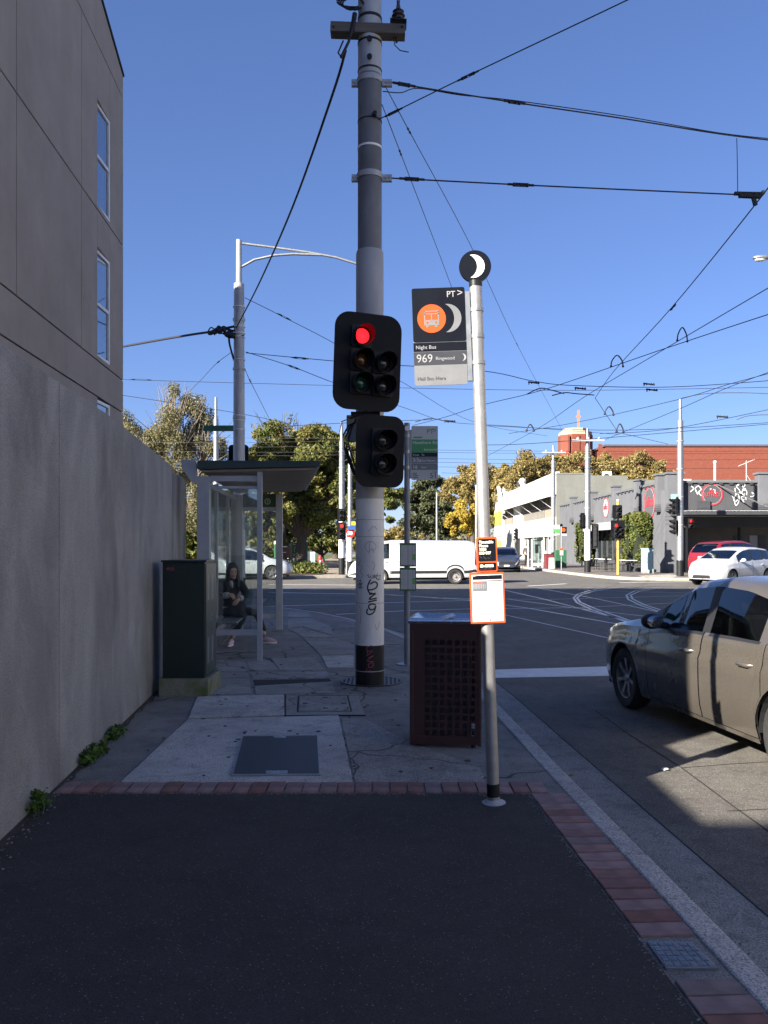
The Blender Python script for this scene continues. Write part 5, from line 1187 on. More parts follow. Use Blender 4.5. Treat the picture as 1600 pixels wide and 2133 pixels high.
    # dark shell behind the panel gaps, floor, wheel wells
    mb = MB(); k0 = [i for i, x in enumerate(xs) if .1 < x < Ln - .15]
    for a, b in zip(k0[:-1], k0[1:]):
        for j in range(1, KB):
            for sd in (1, -1): mb.add([(xs[a] - x0c, sd * (rows[a][j][0] - .02), rows[a][j][1]), (xs[b] - x0c, sd * (rows[b][j][0] - .02), rows[b][j][1]), (xs[b] - x0c, sd * (rows[b][j + 1][0] - .02), rows[b][j + 1][1] - .02), (xs[a] - x0c, sd * (rows[a][j + 1][0] - .02), rows[a][j + 1][1] - .02)], [(0, 1, 2, 3)])
    mb.bx(.25 - x0c, Ln - .25 - x0c, -W2 * .82, W2 * .82, .17, .24); mb.build('inner_shell', m_dark, root)
    for a in ax:
        for sd in (1, -1):
            mb = MB(); vs = []; wy = plan(a) * W2
            for t in np.linspace(-.1, math.pi + .1, 16):
                for yy in (wy * .965, wy - .36): vs.append((a - x0c + (Ra - .002) * math.cos(t), sd * yy, wr + (Ra - .002) * math.sin(t)))
            mb.add(vs, [(2 * i, 2 * i + 1, 2 * i + 3, 2 * i + 2) for i in range(15)]); mb.add([(a - x0c + Ra * math.cos(t), sd * (wy - .34), wr + Ra * math.sin(t)) for t in np.linspace(-.1, math.pi + .1, 16)], [tuple(range(16))]); mb.build('wheel_well', m_dark, root)
            wheel(root, a - x0c, sd * (wy - .02 - S.get('tw', .21) / 2), wr, S.get('tw', .21), sd, S.get('rim', 'alloy'), S.get('rimmat', m_rim))
    # mirrors, handles
    mx, mz = S['mirror']
    for sd in (1, -1):
        yw = plan(mx) * W2 * .95; mb = MB(); mb.ball((mx - x0c, sd * (yw + .11), mz), (.075, .11, .078), 14, 9); mb.tube([(mx - x0c, sd * (yw - .06), mz - .05), (mx - x0c, sd * (yw + .06), mz - .03)], [.03, .035], 8); mo = mb.build('mirror', S.get('mirmat', S['paint']), root, smooth=60)
        mb = MB(); mb.ball((mx - x0c - .066, sd * (yw + .11), mz), (.014, .085, .06), 12, 8); mb.build('mirror_glass', m_skyglass, mo, smooth=60)
    for i, d in enumerate(S['doors']):
        for sd, sf in ((1, 'L'), (-1, 'R')):
            hx = d[0] + .12; hz = S['handle']; yv = plan(hx) * W2 * .985; mb = MB(); mb.tube([(hx - x0c, sd * (yv - .015), hz), (hx + .03 - x0c, sd * (yv + .032), hz), (hx + .15 - x0c, sd * (yv + .034), hz), (hx + .19 - x0c, sd * (yv - .005), hz)], [.016, .019, .018, .012], 8)
            par = objs.get('door%d%s' % (i, sf))
            if par: mb.build('handle', S['paint'], par, smooth=60)
    # cabin
    if S.get('cabin'):
        for cx in S['cabin']:
            for sd in (.36, -.36):
                mb = MB(); mb.box((cx - x0c, sd, .52), (.5, .46, .2)); mb.box((cx - .22 - x0c, sd, .85), (.14, .44, .6), rot=Euler((0, R(-14), 0)).to_matrix()); mb.box((cx - .32 - x0c, sd, 1.20), (.09, .26, .17), rot=Euler((0, R(-10), 0)).to_matrix()); mb.build('seat', m_seat if cx < 2.2 else m_trim, root, bevel=.04)
        fx = S['front'][0] + .25
        mb = MB(); mb.box((fx + .35 - x0c, 0, .82), (.5, 1.3, .22)); mb.build('dashboard', m_trim, root, bevel=.04)
        mb = MB(); mb.lathe([(.17, -.012), (.19, 0), (.17, .012)], c=(0, 0, 0), axis='x', n=20, closed=True); so_ = mb.build('steering_wheel', m_trim, root); so_.location = (fx + .02 - x0c, -.36, .9); so_.rotation_euler = (0, R(-25), 0)
    # nose: grille, plate
    if S.get('grille'):
        g0, g1, gw_ = S['grille']; mb = MB(); mb.prism_x([(-gw_, g0), (gw_, g0), (gw_ * .85, g1), (-gw_ * .85, g1)], Ln - .05 - x0c, Ln + .004 - x0c); gr_ = mb.build('grille', m_trim, root, bevel=.01)
        mb = MB()
        for k in range(4): z_ = g0 + (g1 - g0) * (k + .5) / 4; mb.bx(Ln - x0c, Ln + .012 - x0c, -gw_ * .85, gw_ * .85, z_ - .008, z_ + .008)
        mb.build('grille_bar', S.get('barmat', m_trim), gr_)
        mb = MB(); mb.bx(Ln - x0c, Ln + .02 - x0c, -.18, .18, S['pz'], S['pz'] + .10); mb.build('number_plate', m_plate, root)
    mb = MB(); mb.bx(-.012 - x0c, .02 - x0c, -.18, .18, S.get('rpz', .75), S.get('rpz', .75) + .11); mb.build('number_plate', m_plate, root)
    return root
def paint(nm, col, met=.5, rough=.32): return M(nm, col, rough, met, .06, 2, coat=.8)
sedan = dict(shaded_pillar=True, win=.09, L=4.58, W=1.76, top=[(0, .62), (.03, .92), (.12, .99), (.50, 1.03), (.62, 1.06), (1.15, 1.37), (1.5, 1.45), (1.95, 1.475), (2.35, 1.43), (2.65, 1.30), (3.25, 1.0), (3.5, .96), (4.1, .86), (4.40, .74), (4.54, .58), (4.58, .46)],
    belt=[(0, .60), (.04, .88), (.7, .975), (1.5, .965), (2.6, .935), (3.2, .915), (3.7, .885), (4.2, .80), (4.45, .65), (4.58, .44)],
    plan=[(0, .80), (.10, .90), (.5, .97), (1.2, 1.0), (3.5, 1.0), (4.0, .975), (4.25, .91), (4.42, .80), (4.53, .66), (4.58, .50)], low=[(0, .36), (.3, .28), (.6, .20), (3.9, .19), (4.3, .21), (4.5, .24), (4.58, .30)],
    axles=(.76, 3.62), wr=.325, arch=.05, doors=[(1.05, 1.98), (1.99, 3.02)], wins=[(1.16, 1.90), (2.03, 2.92)], front=(2.5, 3.20), rear=(.66, 1.12), head=(.42, 8, 11), tail=(.3, 7, 10), mirror=(2.74, 1.01), handle=.80, paint=paint('bronze car paint', (.125, .112, .095), .5, .26), mirmat=m_trim, cabin=(1.6, 2.35), grille=(.5, .62, .42), pz=.36)
car('parked_sedan', 'bronze grey sedan waiting at the stop line on the right', 'car', (0, 0, 0), 0, sedan)
grey = [o for o in C.objects if o.name.startswith('parked_sedan')][0]; grey.name = 'sedan_car'
hd_ = V((-.125, .992, 0)); hl_ = V((-hd_.y, hd_.x, 0))        # heading and its left
fwl = V((2.66, 8.88, ROAD))                                     # left front wheel contact
ctr = fwl - hl_ * (.88 - .12) - hd_ * (3.62 - 4.58 / 2); grey.location = ctr; grey.rotation_euler = (0, 0, math.atan2(hd_.y, hd_.x))
mb = MB(); mb.lathe([(0, .0), (.022, .0), (.026, -.006), (.026, -.012)], c=(3.10 - 2.29, .882, .74), axis='y', n=14); mb.build('side_repeater', m_indic, grey, smooth=60)
suv = dict(L=4.6, W=1.84, top=[(0, .75), (.04, 1.05), (.35, 1.38), (.6, 1.55), (1.2, 1.66), (2.1, 1.69), (2.6, 1.63), (3.0, 1.45), (3.55, 1.12), (4.2, 1.0), (4.45, .88), (4.55, .70), (4.6, .5)],
    belt=[(0, .7), (.05, 1.0), (.6, 1.08), (1.6, 1.05), (2.8, 1.0), (3.5, .99), (4.2, .9), (4.45, .75), (4.6, .48)], plan=[(0, .82), (.12, .92), (.6, .98), (1.2, 1), (3.6, 1), (4.1, .96), (4.4, .84), (4.55, .68), (4.6, .52)], low=[(0, .42), (.4, .30), (4.2, .28), (4.6, .36)],
    axles=(.95, 3.65), wr=.36, arch=.06, doors=[(1.2, 2.15), (2.16, 3.2)], wins=[(.55, 1.1), (1.28, 2.06), (2.2, 3.2)], front=(2.8, 3.52), rear=(.08, .5), head=(.5, 8, 11), tail=(.3, 8, 11), mirror=(3.0, 1.10), handle=.9, rim='five', n=48, wing=m_carglass_dk)
white_suv = dict(suv, paint=paint('silver white paint', (.42, .44, .47), .15, .3), sillmat=m_trim, rule=lambda j, x: 'cladding' if j <= 1 else 'body')
car('suv_car', 'pale silver white suv crossing behind the tram shelter glass', 'car', P(512, 1208, 42.6) * V((1, 1, 0)) + V((0, .9, ROAD)), 0, white_suv)
dk_suv = dict(suv, L=4.6, W=1.95, paint=paint('slate blue paint', (.055, .065, .095), .5, .28), grille=(.52, .72, .55), pz=.40)
car('suv_car', 'dark slate suv driving towards us beside the orange timetable', 'car', V(((1060 - 800) * 55 / F, 57.0, ROAD)), R(-90) - .08, dk_suv)
mb = MB(); 
hatch = dict(suv, L=4.1, W=1.72, top=[(0, .75), (.04, 1.0), (.3, 1.30), (.5, 1.42), (1.2, 1.49), (1.9, 1.50), (2.35, 1.43), (2.7, 1.28), (3.3, 1.0), (3.75, .88), (3.98, .74), (4.07, .58), (4.1, .42)], belt=[(0, .7), (.05, .95), (.6, 1.0), (1.6, .97), (2.6, .92), (3.2, .88), (3.7, .78), (4.0, .6), (4.1, .4)], plan=[(0, .82), (.12, .92), (.6, .98), (3.2, 1), (3.6, .96), (3.9, .84), (4.05, .66), (4.1, .48)], low=[(0, .34), (.4, .22), (3.8, .2), (4.1, .26)],
    axles=(.75, 3.27), wr=.31, arch=.05, doors=[(.98, 1.85), (1.86, 2.85)], wins=[(.42, .9), (1.06, 1.78), (1.92, 2.85)], front=(2.5, 3.22), rear=(.06, .42), head=(.62, 8, 11), tail=(.25, 8, 11), mirror=(2.68, .98), handle=.80, grille=(.28, .42, .42), pz=.46)
wh = car('hatchback_car', 'white hatchback angled left on the far street at the right edge', 'car', V((15.75, 37.6, ROAD)), R(180) + R(36), dict(hatch, paint=paint('white car paint', (.42, .43, .45), 0, .3))); wh.scale = (1.12, 1.12, 1.14)
rh = car('hatchback_car', 'dark red hatchback partly hidden behind the white hatchback', 'car', V((18.2, 43.2, ROAD + .14)), R(30), dict(hatch, paint=paint('red car paint', (.20, .012, .02), .2, .3))); rh.scale = (1.18, 1.18, 1.26)
van = dict(L=5.9, W=1.98, top=[(0, 1.0), (.02, 1.75), (.10, 1.93), (.4, 2.0), (3.9, 2.03), (4.3, 1.97), (4.55, 1.82), (5.15, 1.25), (5.3, 1.16), (5.65, 1.02), (5.82, .8), (5.88, .6), (5.9, .45)], belt=[(0, .95), (.05, 1.2), (3.8, 1.18), (4.8, 1.12), (5.4, 1.0), (5.7, .82), (5.9, .42)], plan=[(0, .93), (.08, .97), (.5, 1), (4.8, 1), (5.2, .97), (5.55, .9), (5.8, .74), (5.9, .55)], low=[(0, .42), (.4, .32), (5.4, .28), (5.9, .34)],
    axles=(.98, 4.42), wr=.345, arch=.05, doors=[(3.95, 4.85)], wins=[(4.0, 4.75)], front=(4.5, 5.12), rear=(.001, .002), head=(.6, 8, 11), tail=(.1, 6, 10), mirror=(4.82, 1.25), handle=1.0, gw=.86, gh=.6, rim='steel', rimmat=m_rim_dull, paint=paint('white van paint', (.40, .41, .43), 0, .35), rule=lambda j, x: 'cladding' if j in (3,) else 'body', n=60, tw=.22, cabin=(4.3,))
van_c = V(((722 - 800) * 37.8 / F + 5.9 / 2 + .05, 37.8 + .95, ROAD))
vn = car('delivery_van', 'white panel van driving left through the junction behind the striped pole', 'van', van_c, R(180), van)
mb = MB(); mb.bx(-2.6, .85, .985, .995, 1.02, 1.028); mb.bx(-.012, -.004, .985, .995, .5, 1.85); mb.bx(.95, .958, .985, .995, .5, 1.9); mb.build('panel_seam', m_inkgrey, vn)
# ================================================================== FAR SIDE: KERBS, PARK, FOOTPATHS
def far_path(name, poly, mat, z=0.0):
    mb = MB(); mb.prism(poly, -.4, z); return struct(name, mb, mat)
KR = [(10.6, 150), (10.9, 90), (11.1, 65), (11.4, 55), (11.7, 48), (12.1, 44.2), (12.9, 42.6), (14.2, 42.0), (17, 41.8), (60, 41.8)]
m_rpath = ground_mat('far corner path', (.115, .10, .095), (.16, .145, .135), (.2, .2, .2), 20)
far_path('far_footpath', KR + [(60, 150)], m_rpath)
m_kerb_sun = ground_mat('sunlit kerb concrete', (.30, .275, .225), (.42, .39, .32), (.2, .2, .2), 30)  # warmer copy of the kerb concrete, sunlight put into its colour
o = strip(dense(KR, 1.5), -.01, .17, .012, .006, -.3, 'kerb_edge', m_kerb_sun); o['kind'] = 'structure'
far_path('kerb_ramp', [tuple(G(*p))[:2] for p in [(1330, 1199.5), (1395, 1196.5), (1420, 1199), (1400, 1203.5), (1345, 1203.5)]], m_kerb_sun, .006)
KP = [(-80, 45.0), (-9, 44.6), (-4.2, 44.8), (-2.2, 45.6), (-1.2, 47.2), (-.9, 50), (-.9, 160)]
m_gravel = ground_mat('park path gravel', (.20, .165, .125), (.29, .245, .19), (.5, .45, .4), 20)
far_path('park_path', KP + [(-80, 160)], m_gravel)
o = strip(dense(KP, 1.5), -.01, .16, .012, .006, -.3, 'kerb_edge', m_kerb_sun); o['kind'] = 'structure'
m_grass = ground_mat('park lawn', (.045, .075, .018), (.10, .12, .03), (.16, .15, .05), 25)
sheet('lawn', [(-80, 49), (-12, 48.5), (-5.6, 50), (-5.2, 57), (-5.4, 70), (-7.2, 95), (-8, 160), (-80, 160)], .02, m_grass)
sheet('lawn', [(-2.9, 60), (-1.2, 56), (-1.2, 160), (-5.2, 160), (-4.2, 95)], .02, m_grass)
m_soil = ground_mat('garden soil', (.045, .032, .022), (.10, .07, .05), (.1, .08, .05), 20)
sheet('garden_bed', [(-9.5, 46.6), (-3.6, 46.4), (-3.2, 48.6), (-5.4, 50), (-9.5, 49.5)], .03, m_soil)

# ------------------------------------------------------------------ trees
m_bark = M('bark', (.060, .048, .038), .9, 0, .35, 3, bump=.6, bscale=12, stretch=(1, 1, .25)); m_bark_lt = M('pale bark', (.20, .17, .135), .9, 0, .3, 3, stretch=(1, 1, .3))
lf_ever = leaf_mat('evergreen leaves', [(.025, .04, .010), (.06, .085, .018), (.12, .13, .03), (.20, .175, .05), (.24, .14, .05)])
lf_olive = leaf_mat('thin olive leaves', [(.075, .08, .036), (.135, .13, .06), (.20, .18, .09), (.27, .235, .135)])
lf_gold = leaf_mat('golden leaves', [(.10, .080, .030), (.19, .150, .050), (.28, .215, .075), (.34, .27, .12)])
lf_yel = leaf_mat('bright yellow leaves', [(.20, .15, .025), (.36, .26, .035), (.44, .34, .06)])
lf_pine = leaf_mat('pine needles', [(.022, .035, .018), (.05, .065, .032), (.09, .10, .048), (.15, .14, .07)])
lf_hedge = leaf_mat('hedge leaves', [(.03, .05, .010), (.075, .105, .022), (.15, .155, .04), (.23, .20, .075)])
def limbs(mb, base, tips, r0, rnd):
    for tp_ in tips:
        b = V(base); tp_ = V(tp_); m1 = b.lerp(tp_, .45) + V((rnd.uniform(-.06, .06), rnd.uniform(-.06, .06), .05)) * (tp_ - b).length
        mb.tube([b, m1, tp_], [r0, r0 * .55, r0 * .12], 6, cap=False)
        for k in range(3):
            s_ = m1.lerp(tp_, rnd.random() * .8); e_ = s_ + V((rnd.uniform(-1, 1), rnd.uniform(-1, 1), rnd.uniform(-.1, 1))) * (tp_ - b).length * .32
            mb.tube([s_, s_.lerp(e_, .5) + V((0, 0, .04)), e_], [r0 * .35, r0 * .2, r0 * .05], 5, cap=False)
def tree(name, label, base, blobs, mat, nleaf, size, seed, tr=.3, fork=.35, bark=None, group=None, twig=0, core=None):
    """blobs: (dx,dy,z,rx,ry,rz) crown masses relative to the trunk's foot"""
    rnd = random.Random(seed); t = thing(name, label, 'tree', base, group=group); zt_ = min(b[2] for b in blobs); H_ = max(b[2] + b[5] for b in blobs)
    fz = max(.8, H_ * fork); mb = MB(); mb.tube([(0, 0, -.1), (rnd.uniform(-.1, .1), 0, fz * .5), (rnd.uniform(-.15, .15), rnd.uniform(-.1, .1), fz)], [tr * 1.25, tr, tr * .85], 10)
    limbs(mb, (0, 0, fz * .85), [(b[0], b[1], b[2] + b[5] * .3) for b in blobs], tr * .55, rnd)
    if twig:
        for b in blobs:
            for k in range(twig):
                p0 = V((b[0], b[1], b[2])) * .75 + V((0, 0, fz)) * .1; cg = lambda: max(-1.2, min(1.2, rnd.gauss(0, 1))); d_ = V((cg() * b[3], cg() * b[4], min(1.25, abs(rnd.gauss(.3, .8))) * b[5])) * .75; p1 = V((b[0], b[1], b[2])) + d_
                mid = p0.lerp(p1, .5) + V((rnd.uniform(-.3, .3), rnd.uniform(-.3, .3), rnd.uniform(-.1, .4))); mb.tube([p0, mid, p1], [.05, .03, .01], 4, cap=False)
    mb.build('trunk', bark or m_bark, t, smooth=60)
    # sub-clumps so that light and dark masses and gaps read
    cl = []
    for b in blobs:
        k = max(8, int(11 * b[3] * b[5] / 3))
        for i in range(min(k, 70)):
            d_ = V((rnd.gauss(0, 1), rnd.gauss(0, 1), rnd.gauss(0, 1))).normalized() * (.35 + .65 * rnd.random() ** .5); f_ = rnd.uniform(.13, .36)
            cl.append((b[0] + d_.x * b[3] * .85, b[1] + d_.y * b[4] * .85, b[2] + d_.z * b[5] * .85, b[3] * f_, b[4] * f_, b[5] * f_))
    leaf_obj('crown', mat, t, cl, nleaf, size, seed)
    return t
def px2(px, D): return (px - 800) * D / F
def zy(py, D): return EYE - (py - 1138) * D / F
# left: sparse olive-brown tree behind the wall
tree('bare_tree', 'half bare olive brown tree behind the concrete wall at left', (px2(352, 56), 56, 0), [(-2.0, 0, 8.2, 2.2, 2.2, 2.2), (1.0, 0, 9.6, 2.3, 2, 2.6), (-.3, .5, 7.0, 3.2, 2.6, 2.2), (2.4, 0, 7.0, 2.0, 2, 2.4), (.3, 0, 11.4, 1.3, 1.2, 1.6), (-1.5, 0, 4.6, 2.4, 2, 1.8), (1.6, 0, 4.0, 1.8, 1.5, 2.2), (-2.9, 0, 6.4, 1.7, 1.6, 1.9), (2.9, 0, 8.9, 1.3, 1.5, 1.5)], lf_olive, 72000, .062, 11, .26, .28, m_bark_lt, twig=34)
tree('bare_tree', 'thin leaved tree at the left edge beside the apartment block', (px2(262, 60), 60, 0), [(0, 0, 8.8, 2.6, 2.2, 2.6), (1.4, 0, 7.4, 2.4, 2, 2.4), (2.4, 0, 4.8, 1.9, 2, 2.0)], lf_olive, 42000, .066, 12, .22, .3, m_bark_lt, twig=24)
tree('evergreen_tree', 'dark shrubby evergreen between the wall end and the shelter', (px2(398, 66), 66, 0), [(0, 0, 2.6, 2.2, 2, 2.0), (-1.6, 0, 2.2, 1.8, 2, 1.8), (1.8, 0, 2.0, 1.6, 2, 1.6), (.2, 0, 4.4, 1.4, 1.4, 1.3)], lf_ever, 6000, .18, 27, .2, .15)
# dark evergreen mass beside the park path
tree('evergreen_tree', 'broad dense evergreen tree with olive and rust tints left of the tram pole', (px2(628, 62), 62, 0), [(-1.4, 0, 9.3, 2.4, 2.4, 1.8), (1.2, 0, 9.2, 2.5, 2.5, 1.9), (-3.0, 0, 7.4, 2.0, 2.0, 1.7), (0, .5, 7.6, 3.4, 3, 2.1), (3.0, 0, 7.4, 2.0, 2, 2.0), (-1.6, 0, 5.2, 2.6, 2, 1.7), (2.0, 0, 5.4, 2.6, 2, 1.9), (.2, -.4, 4.2, 2.6, 2, 1.3), (3.9, 0, 5.2, 1.6, 2, 1.8), (4.0, 0, 8.8, 1.9, 2, 1.7), (5.0, 0, 7.2, 1.6, 2, 1.6), (-4.2, 0, 5.8, 1.6, 2, 1.7), (2.8, 0, 9.6, 1.6, 1.8, 1.3)], lf_ever, 92000, .105, 21, .42, .22)
tree('evergreen_tree', 'smaller evergreen seen between the shelter roof and its neighbour trunk', (px2(545, 58), 58, 0), [(0, 0, 6.9, 1.6, 1.5, 1.7), (-.9, 0, 5.2, 1.5, 1.4, 1.5), (.8, 0, 4.6, 1.5, 1.3, 1.6), (-.2, 0, 3.1, 1.4, 1.2, 1.1)], lf_ever, 22000, .10, 22, .2, .2)
tree('evergreen_tree', 'dark evergreen tree right of the park path behind the striped pole', (px2(752, 72), 72, 0), [(0, 0, 10.2, 2.6, 2.6, 2.0), (-1.6, 0, 8.2, 2.4, 2.4, 2.2), (1.4, 0, 8.4, 2.2, 2.2, 2.0), (2.2, 0, 6.2, 1.9, 2.2, 1.6), (-.6, 0, 5.6, 2.6, 2.2, 1.6), (1.2, 0, 4.2, 1.8, 2, 1.2)], lf_ever, 42000, .125, 23, .4, .25)
tree('evergreen_tree', 'shaded evergreen trees closing the far end of the park path', (px2(700, 105), 105, 0), [(0, 0, 8, 4.0, 3, 4.0), (-4, 0, 6.5, 3.6, 3, 3.8), (3, 0, 6, 3, 3, 3.5), (-1, 0, 3.0, 4, 3, 2.0)], lf_ever, 6500, .32, 24, .4, .2)
tree('evergreen_tree', 'dark understory shrubs filling the shade behind the park signs', (px2(672, 84), 84, 0), [(0, 0, 2.6, 2.6, 2, 2.2), (-3.0, 0, 2.4, 2.4, 2, 2.2), (-5.6, 0, 2.6, 2.4, 2, 2.4), (2.9, 0, 2.2, 1.6, 2, 2.0), (-1.6, 0, 4.6, 3.0, 2, 1.8)], lf_ever, 14000, .16, 28, .25, .12)
tree('evergreen_tree', 'low bushy evergreen behind the park signs seen through the shelter glass', (px2(480, 74), 74, 0), [(0, 0, 4.2, 3.4, 2.5, 3.0), (3.6, 0, 3.6, 2.8, 2.4, 2.8), (-3.2, 0, 3.4, 3, 2.4, 2.6), (6, 0, 4.2, 2.4, 2.4, 2.6)], lf_ever, 9000, .20, 25, .3, .15)
tree('bare_tree', 'bare twiggy tree poking above the broad evergreen crown', (px2(590, 70), 70, 0), [(-.6, 0, 11.6, 2.2, 1.5, 1.5), (1.4, 0, 11.2, 2.0, 1.5, 1.2)], lf_olive, 420, .14, 26, .2, .5, m_bark, twig=26)
# middle distance
tree('pine_tree', 'tall dark pine in the gap behind the white van', (px2(893, 150), 150, 0), [(0, 0, 12.5, 3.8, 3.5, 2.6), (-1.8, 0, 9.4, 4.0, 3.5, 2.4), (2.6, 0, 8.8, 4.2, 3.5, 2.2), (-1.4, 0, 6.2, 4.0, 3.5, 2.2), (2.2, 0, 5.6, 4.4, 3.5, 2.2), (0, 0, 3.2, 4, 3.5, 1.8)], lf_pine, 40000, .22, 31, .5, .2)
tree('autumn_tree', 'bright yellow street tree right of the tall dark pine', (px2(972, 108), 108, 0), [(-.3, 0, 5.4, 2.2, 2.2, 2.2), (.8, 0, 4.4, 2.0, 2, 1.8), (-1.4, 0, 4.2, 1.5, 1.5, 1.6)], lf_yel, 18000, .14, 32, .25, .25)
tree('autumn_tree', 'large golden tree behind the bus post above the yellow tree', (px2(985, 128), 128, 0), [(0, 0, 11.5, 4.2, 3.5, 2.8), (2.8, 0, 9.4, 3.6, 3, 2.6), (-2.4, 0, 9.6, 3.0, 3, 2.2), (3.2, 0, 6.4, 2.6, 2.5, 2.0)], lf_gold, 30000, .18, 33, .4, .3)
tree('autumn_tree', 'golden tree leaning over the green gabled shop', (px2(1040, 132), 132, 0), [(0, 0, 9.8, 2.6, 2.5, 2.6), (-1.0, 0, 6.8, 2.0, 2.2, 2.2), (.6, 0, 13.0, 2.4, 2.2, 2.0)], lf_gold, 20000, .18, 34, .38, .45)
for k, (px, top_, rx, lab) in enumerate(((1095, 938, 5.0, 'golden elm above the far end of the white shop'), (1155, 945, 4.6, 'golden elm behind the near end of the white shop'), (1215, 935, 4.6, 'golden elm below the red church tower'), (1275, 942, 4.6, 'golden elm in front of the church roof edge'), (1330, 940, 4.8, 'golden elm before the left part of the long brick wall'), (1378, 958, 3.2, 'rightmost golden elm before the red brick church'))):
    Dt = 124 + 3 * (k % 2); zt_ = zy(top_, Dt); tree('autumn_tree', lab, (px2(px, Dt), Dt, 0), [(0, 0, zt_ - 2.6, rx * .75, 3, 2.6), (-rx * .5, 0, zt_ - 4.3, rx * .6, 3, 2.6), (rx * .5, 0, zt_ - 4.5, rx * .6, 3, 2.6), (0, 0, zt_ - 7, rx * .9, 3, 3)], lf_gold, 26000, .17, 40 + k, .4, .35, group='golden elms in front of the church')
tree('autumn_tree', 'pale golden low tree far along the street left of the pine', (px2(838, 175), 175, 0), [(0, 0, 4.4, 3.6, 3, 2.4), (-3.5, 0, 3.6, 3, 3, 2.0), (3.2, 0, 3.4, 3, 3, 1.8)], lf_gold, 3600, .3, 51, .3, .25)
tree('pine_tree', 'dark tree at the far end of the street beside the pine', (px2(935, 165), 165, 0), [(0, 0, 6.5, 3.2, 3, 3.2), (-2, 0, 3.5, 3, 3, 2)], lf_pine, 3600, .34, 52, .4, .25)
# distant belt of trees closing the horizon
cl = []; rnd = random.Random(9)
for i in range(120): a = rnd.uniform(-150, 170); h_ = rnd.uniform(4, 7.5); cl.append((a, rnd.uniform(250, 290), h_ * .5, rnd.uniform(4, 7), 3, h_ * .55))
o = leaf_obj('distant_trees', lf_olive, None, cl, 12000, .7, 77); tag(o, 'hazy far belt of trees along the horizon', 'trees', kind='stuff')
# low hedge bush by the kerb
t = thing('low_bush', 'low rounded green bush by the park kerb left of the park path', 'bush', (px2(640, 47.8), 47.9, 0))
leaf_obj('foliage', lf_hedge, t, [(dx, 0, .33, .45, .5, .33) for dx in np.linspace(-.9, .75, 6)] + [(0, .2, .45, .7, .5, .28)], 2600, .07, 60)
mb = MB()
for i in range(9): mb.tube([(random.uniform(-.6, .6), 0, 0), (random.uniform(-.9, .8), random.uniform(-.2, .2), .4)], .012, 4)
mb.build('stem', m_bark, t)

# ------------------------------------------------------------------ park furniture
m_parkred = M('park sign maroon', (.075, .016, .018), .45, 0, .1, 3); m_parkgreen = M('park post green', (.02, .12, .055), .45, 0, .1, 3)
t = thing('park_sign', 'maroon park map sign with green map panel between green posts', 'sign', (px2(617, 62), 62, 0)); pk = 62 / F
for px in (608, 639):
    mb = MB(); x_ = (px - 617) * pk; mb.cyl((x_, 0, 0), (x_, 0, 2.0), .07, n=10); mb.ball((x_, 0, 2.08), .09, 10, 7); mb.build('post', m_parkgreen, t)
    mb = MB(); mb.cyl((x_, 0, 1.95), (x_, 0, 2.05), .085, n=10); mb.build('post_cap', m_white, t)
mb = MB(); mb.bx(-.28, .75, -.04, .04, .75, 1.85); pb = mb.build('board', m_parkred, t)
mb = MB(); mb.prism_y([(-.18, 1.15), (.55, 1.12), (.60, 1.35), (.38, 1.62), (-.15, 1.60)], -.05, -.041); mb.build('map_panel', M('map green', (.05, .25, .09), .5, 0, .1, 3), pb)
mb = MB()
for k, z_ in enumerate((1.02, .95, .88, 1.72)): mb.bx(-.22, .4 + .1 * (k % 2), -.05, -.041, z_, z_ + .022)
mb.build('lettering_lines', m_offwhite, pb)
t = thing('park_sign', 'small maroon slatted notice board left of the park map sign', 'sign', (px2(590, 60), 60, 0))
for k in range(6): mb = MB(); mb.bx(-.55, .55, -.03, .03, .55 + .19 * k, .70 + .19 * k); mb.build('board', m_parkred, t)
for x_ in (-.5, .45):
    mb = MB(); mb.cyl((x_, .05, 0), (x_, .05, 1.8), .06, n=8); mb.build('post', m_parkgreen, t)
mb = MB(); mb.bx(-.45, .3, -.045, -.031, 1.55, 1.6); mb.bx(-.45, .2, -.045, -.031, 1.15, 1.18); mb.build('lettering_lines', m_offwhite, t)
t = thing('park_bollard', 'tall green post with cream cap seen through the shelter end glass', 'post', (px2(573.5, 58), 58, 0)); mb = MB(); mb.cyl((0, 0, 0), (0, 0, 1.75), .085, n=12); mb.build('shaft', m_parkgreen, t); mb = MB(); mb.cyl((0, 0, 1.75), (0, 0, 1.86), .10, n=12); mb.ball((0, 0, 1.9), .09, 10, 6); mb.build('cap', m_cream, t)
t = thing('info_pylon', 'white and blue information pylon beside the red hydrant', 'sign', (px2(651.5, 56), 56, 0)); mb = MB(); mb.bx(-.15, .15, -.04, .04, 0, 1.22); mb.build('panel', m_offwhite, t); mb = MB(); mb.bx(-.12, .12, -.05, -.041, .2, 1.12); mb.build('print_panel', M('pale blue print', (.20, .33, .48), .5, 0, .3, 8), t)
t = thing('fire_hydrant', 'red fire hydrant on the lawn edge beside the park path', 'hydrant', (px2(667, 60), 60, .02)); m_hyd = M('hydrant red', (.35, .035, .045), .5, 0, .1, 5)
mb = MB(); mb.lathe([(.0, 0), (.14, 0), (.14, .05), (.10, .07), (.10, .68), (.14, .70), (.14, .76), (.11, .80), (.08, .92), (0, .96)], n=14); mb.build('barrel', m_hyd, t, smooth=50); mb = MB(); mb.cyl((-.2, 0, .55), (.2, 0, .55), .06, n=10); mb.build('outlet', m_hyd, t); mb = MB(); mb.cyl((0, -.16, .5), (0, 0, .5), .07, n=10); mb.build('outlet_cap', m_offwhite, t)
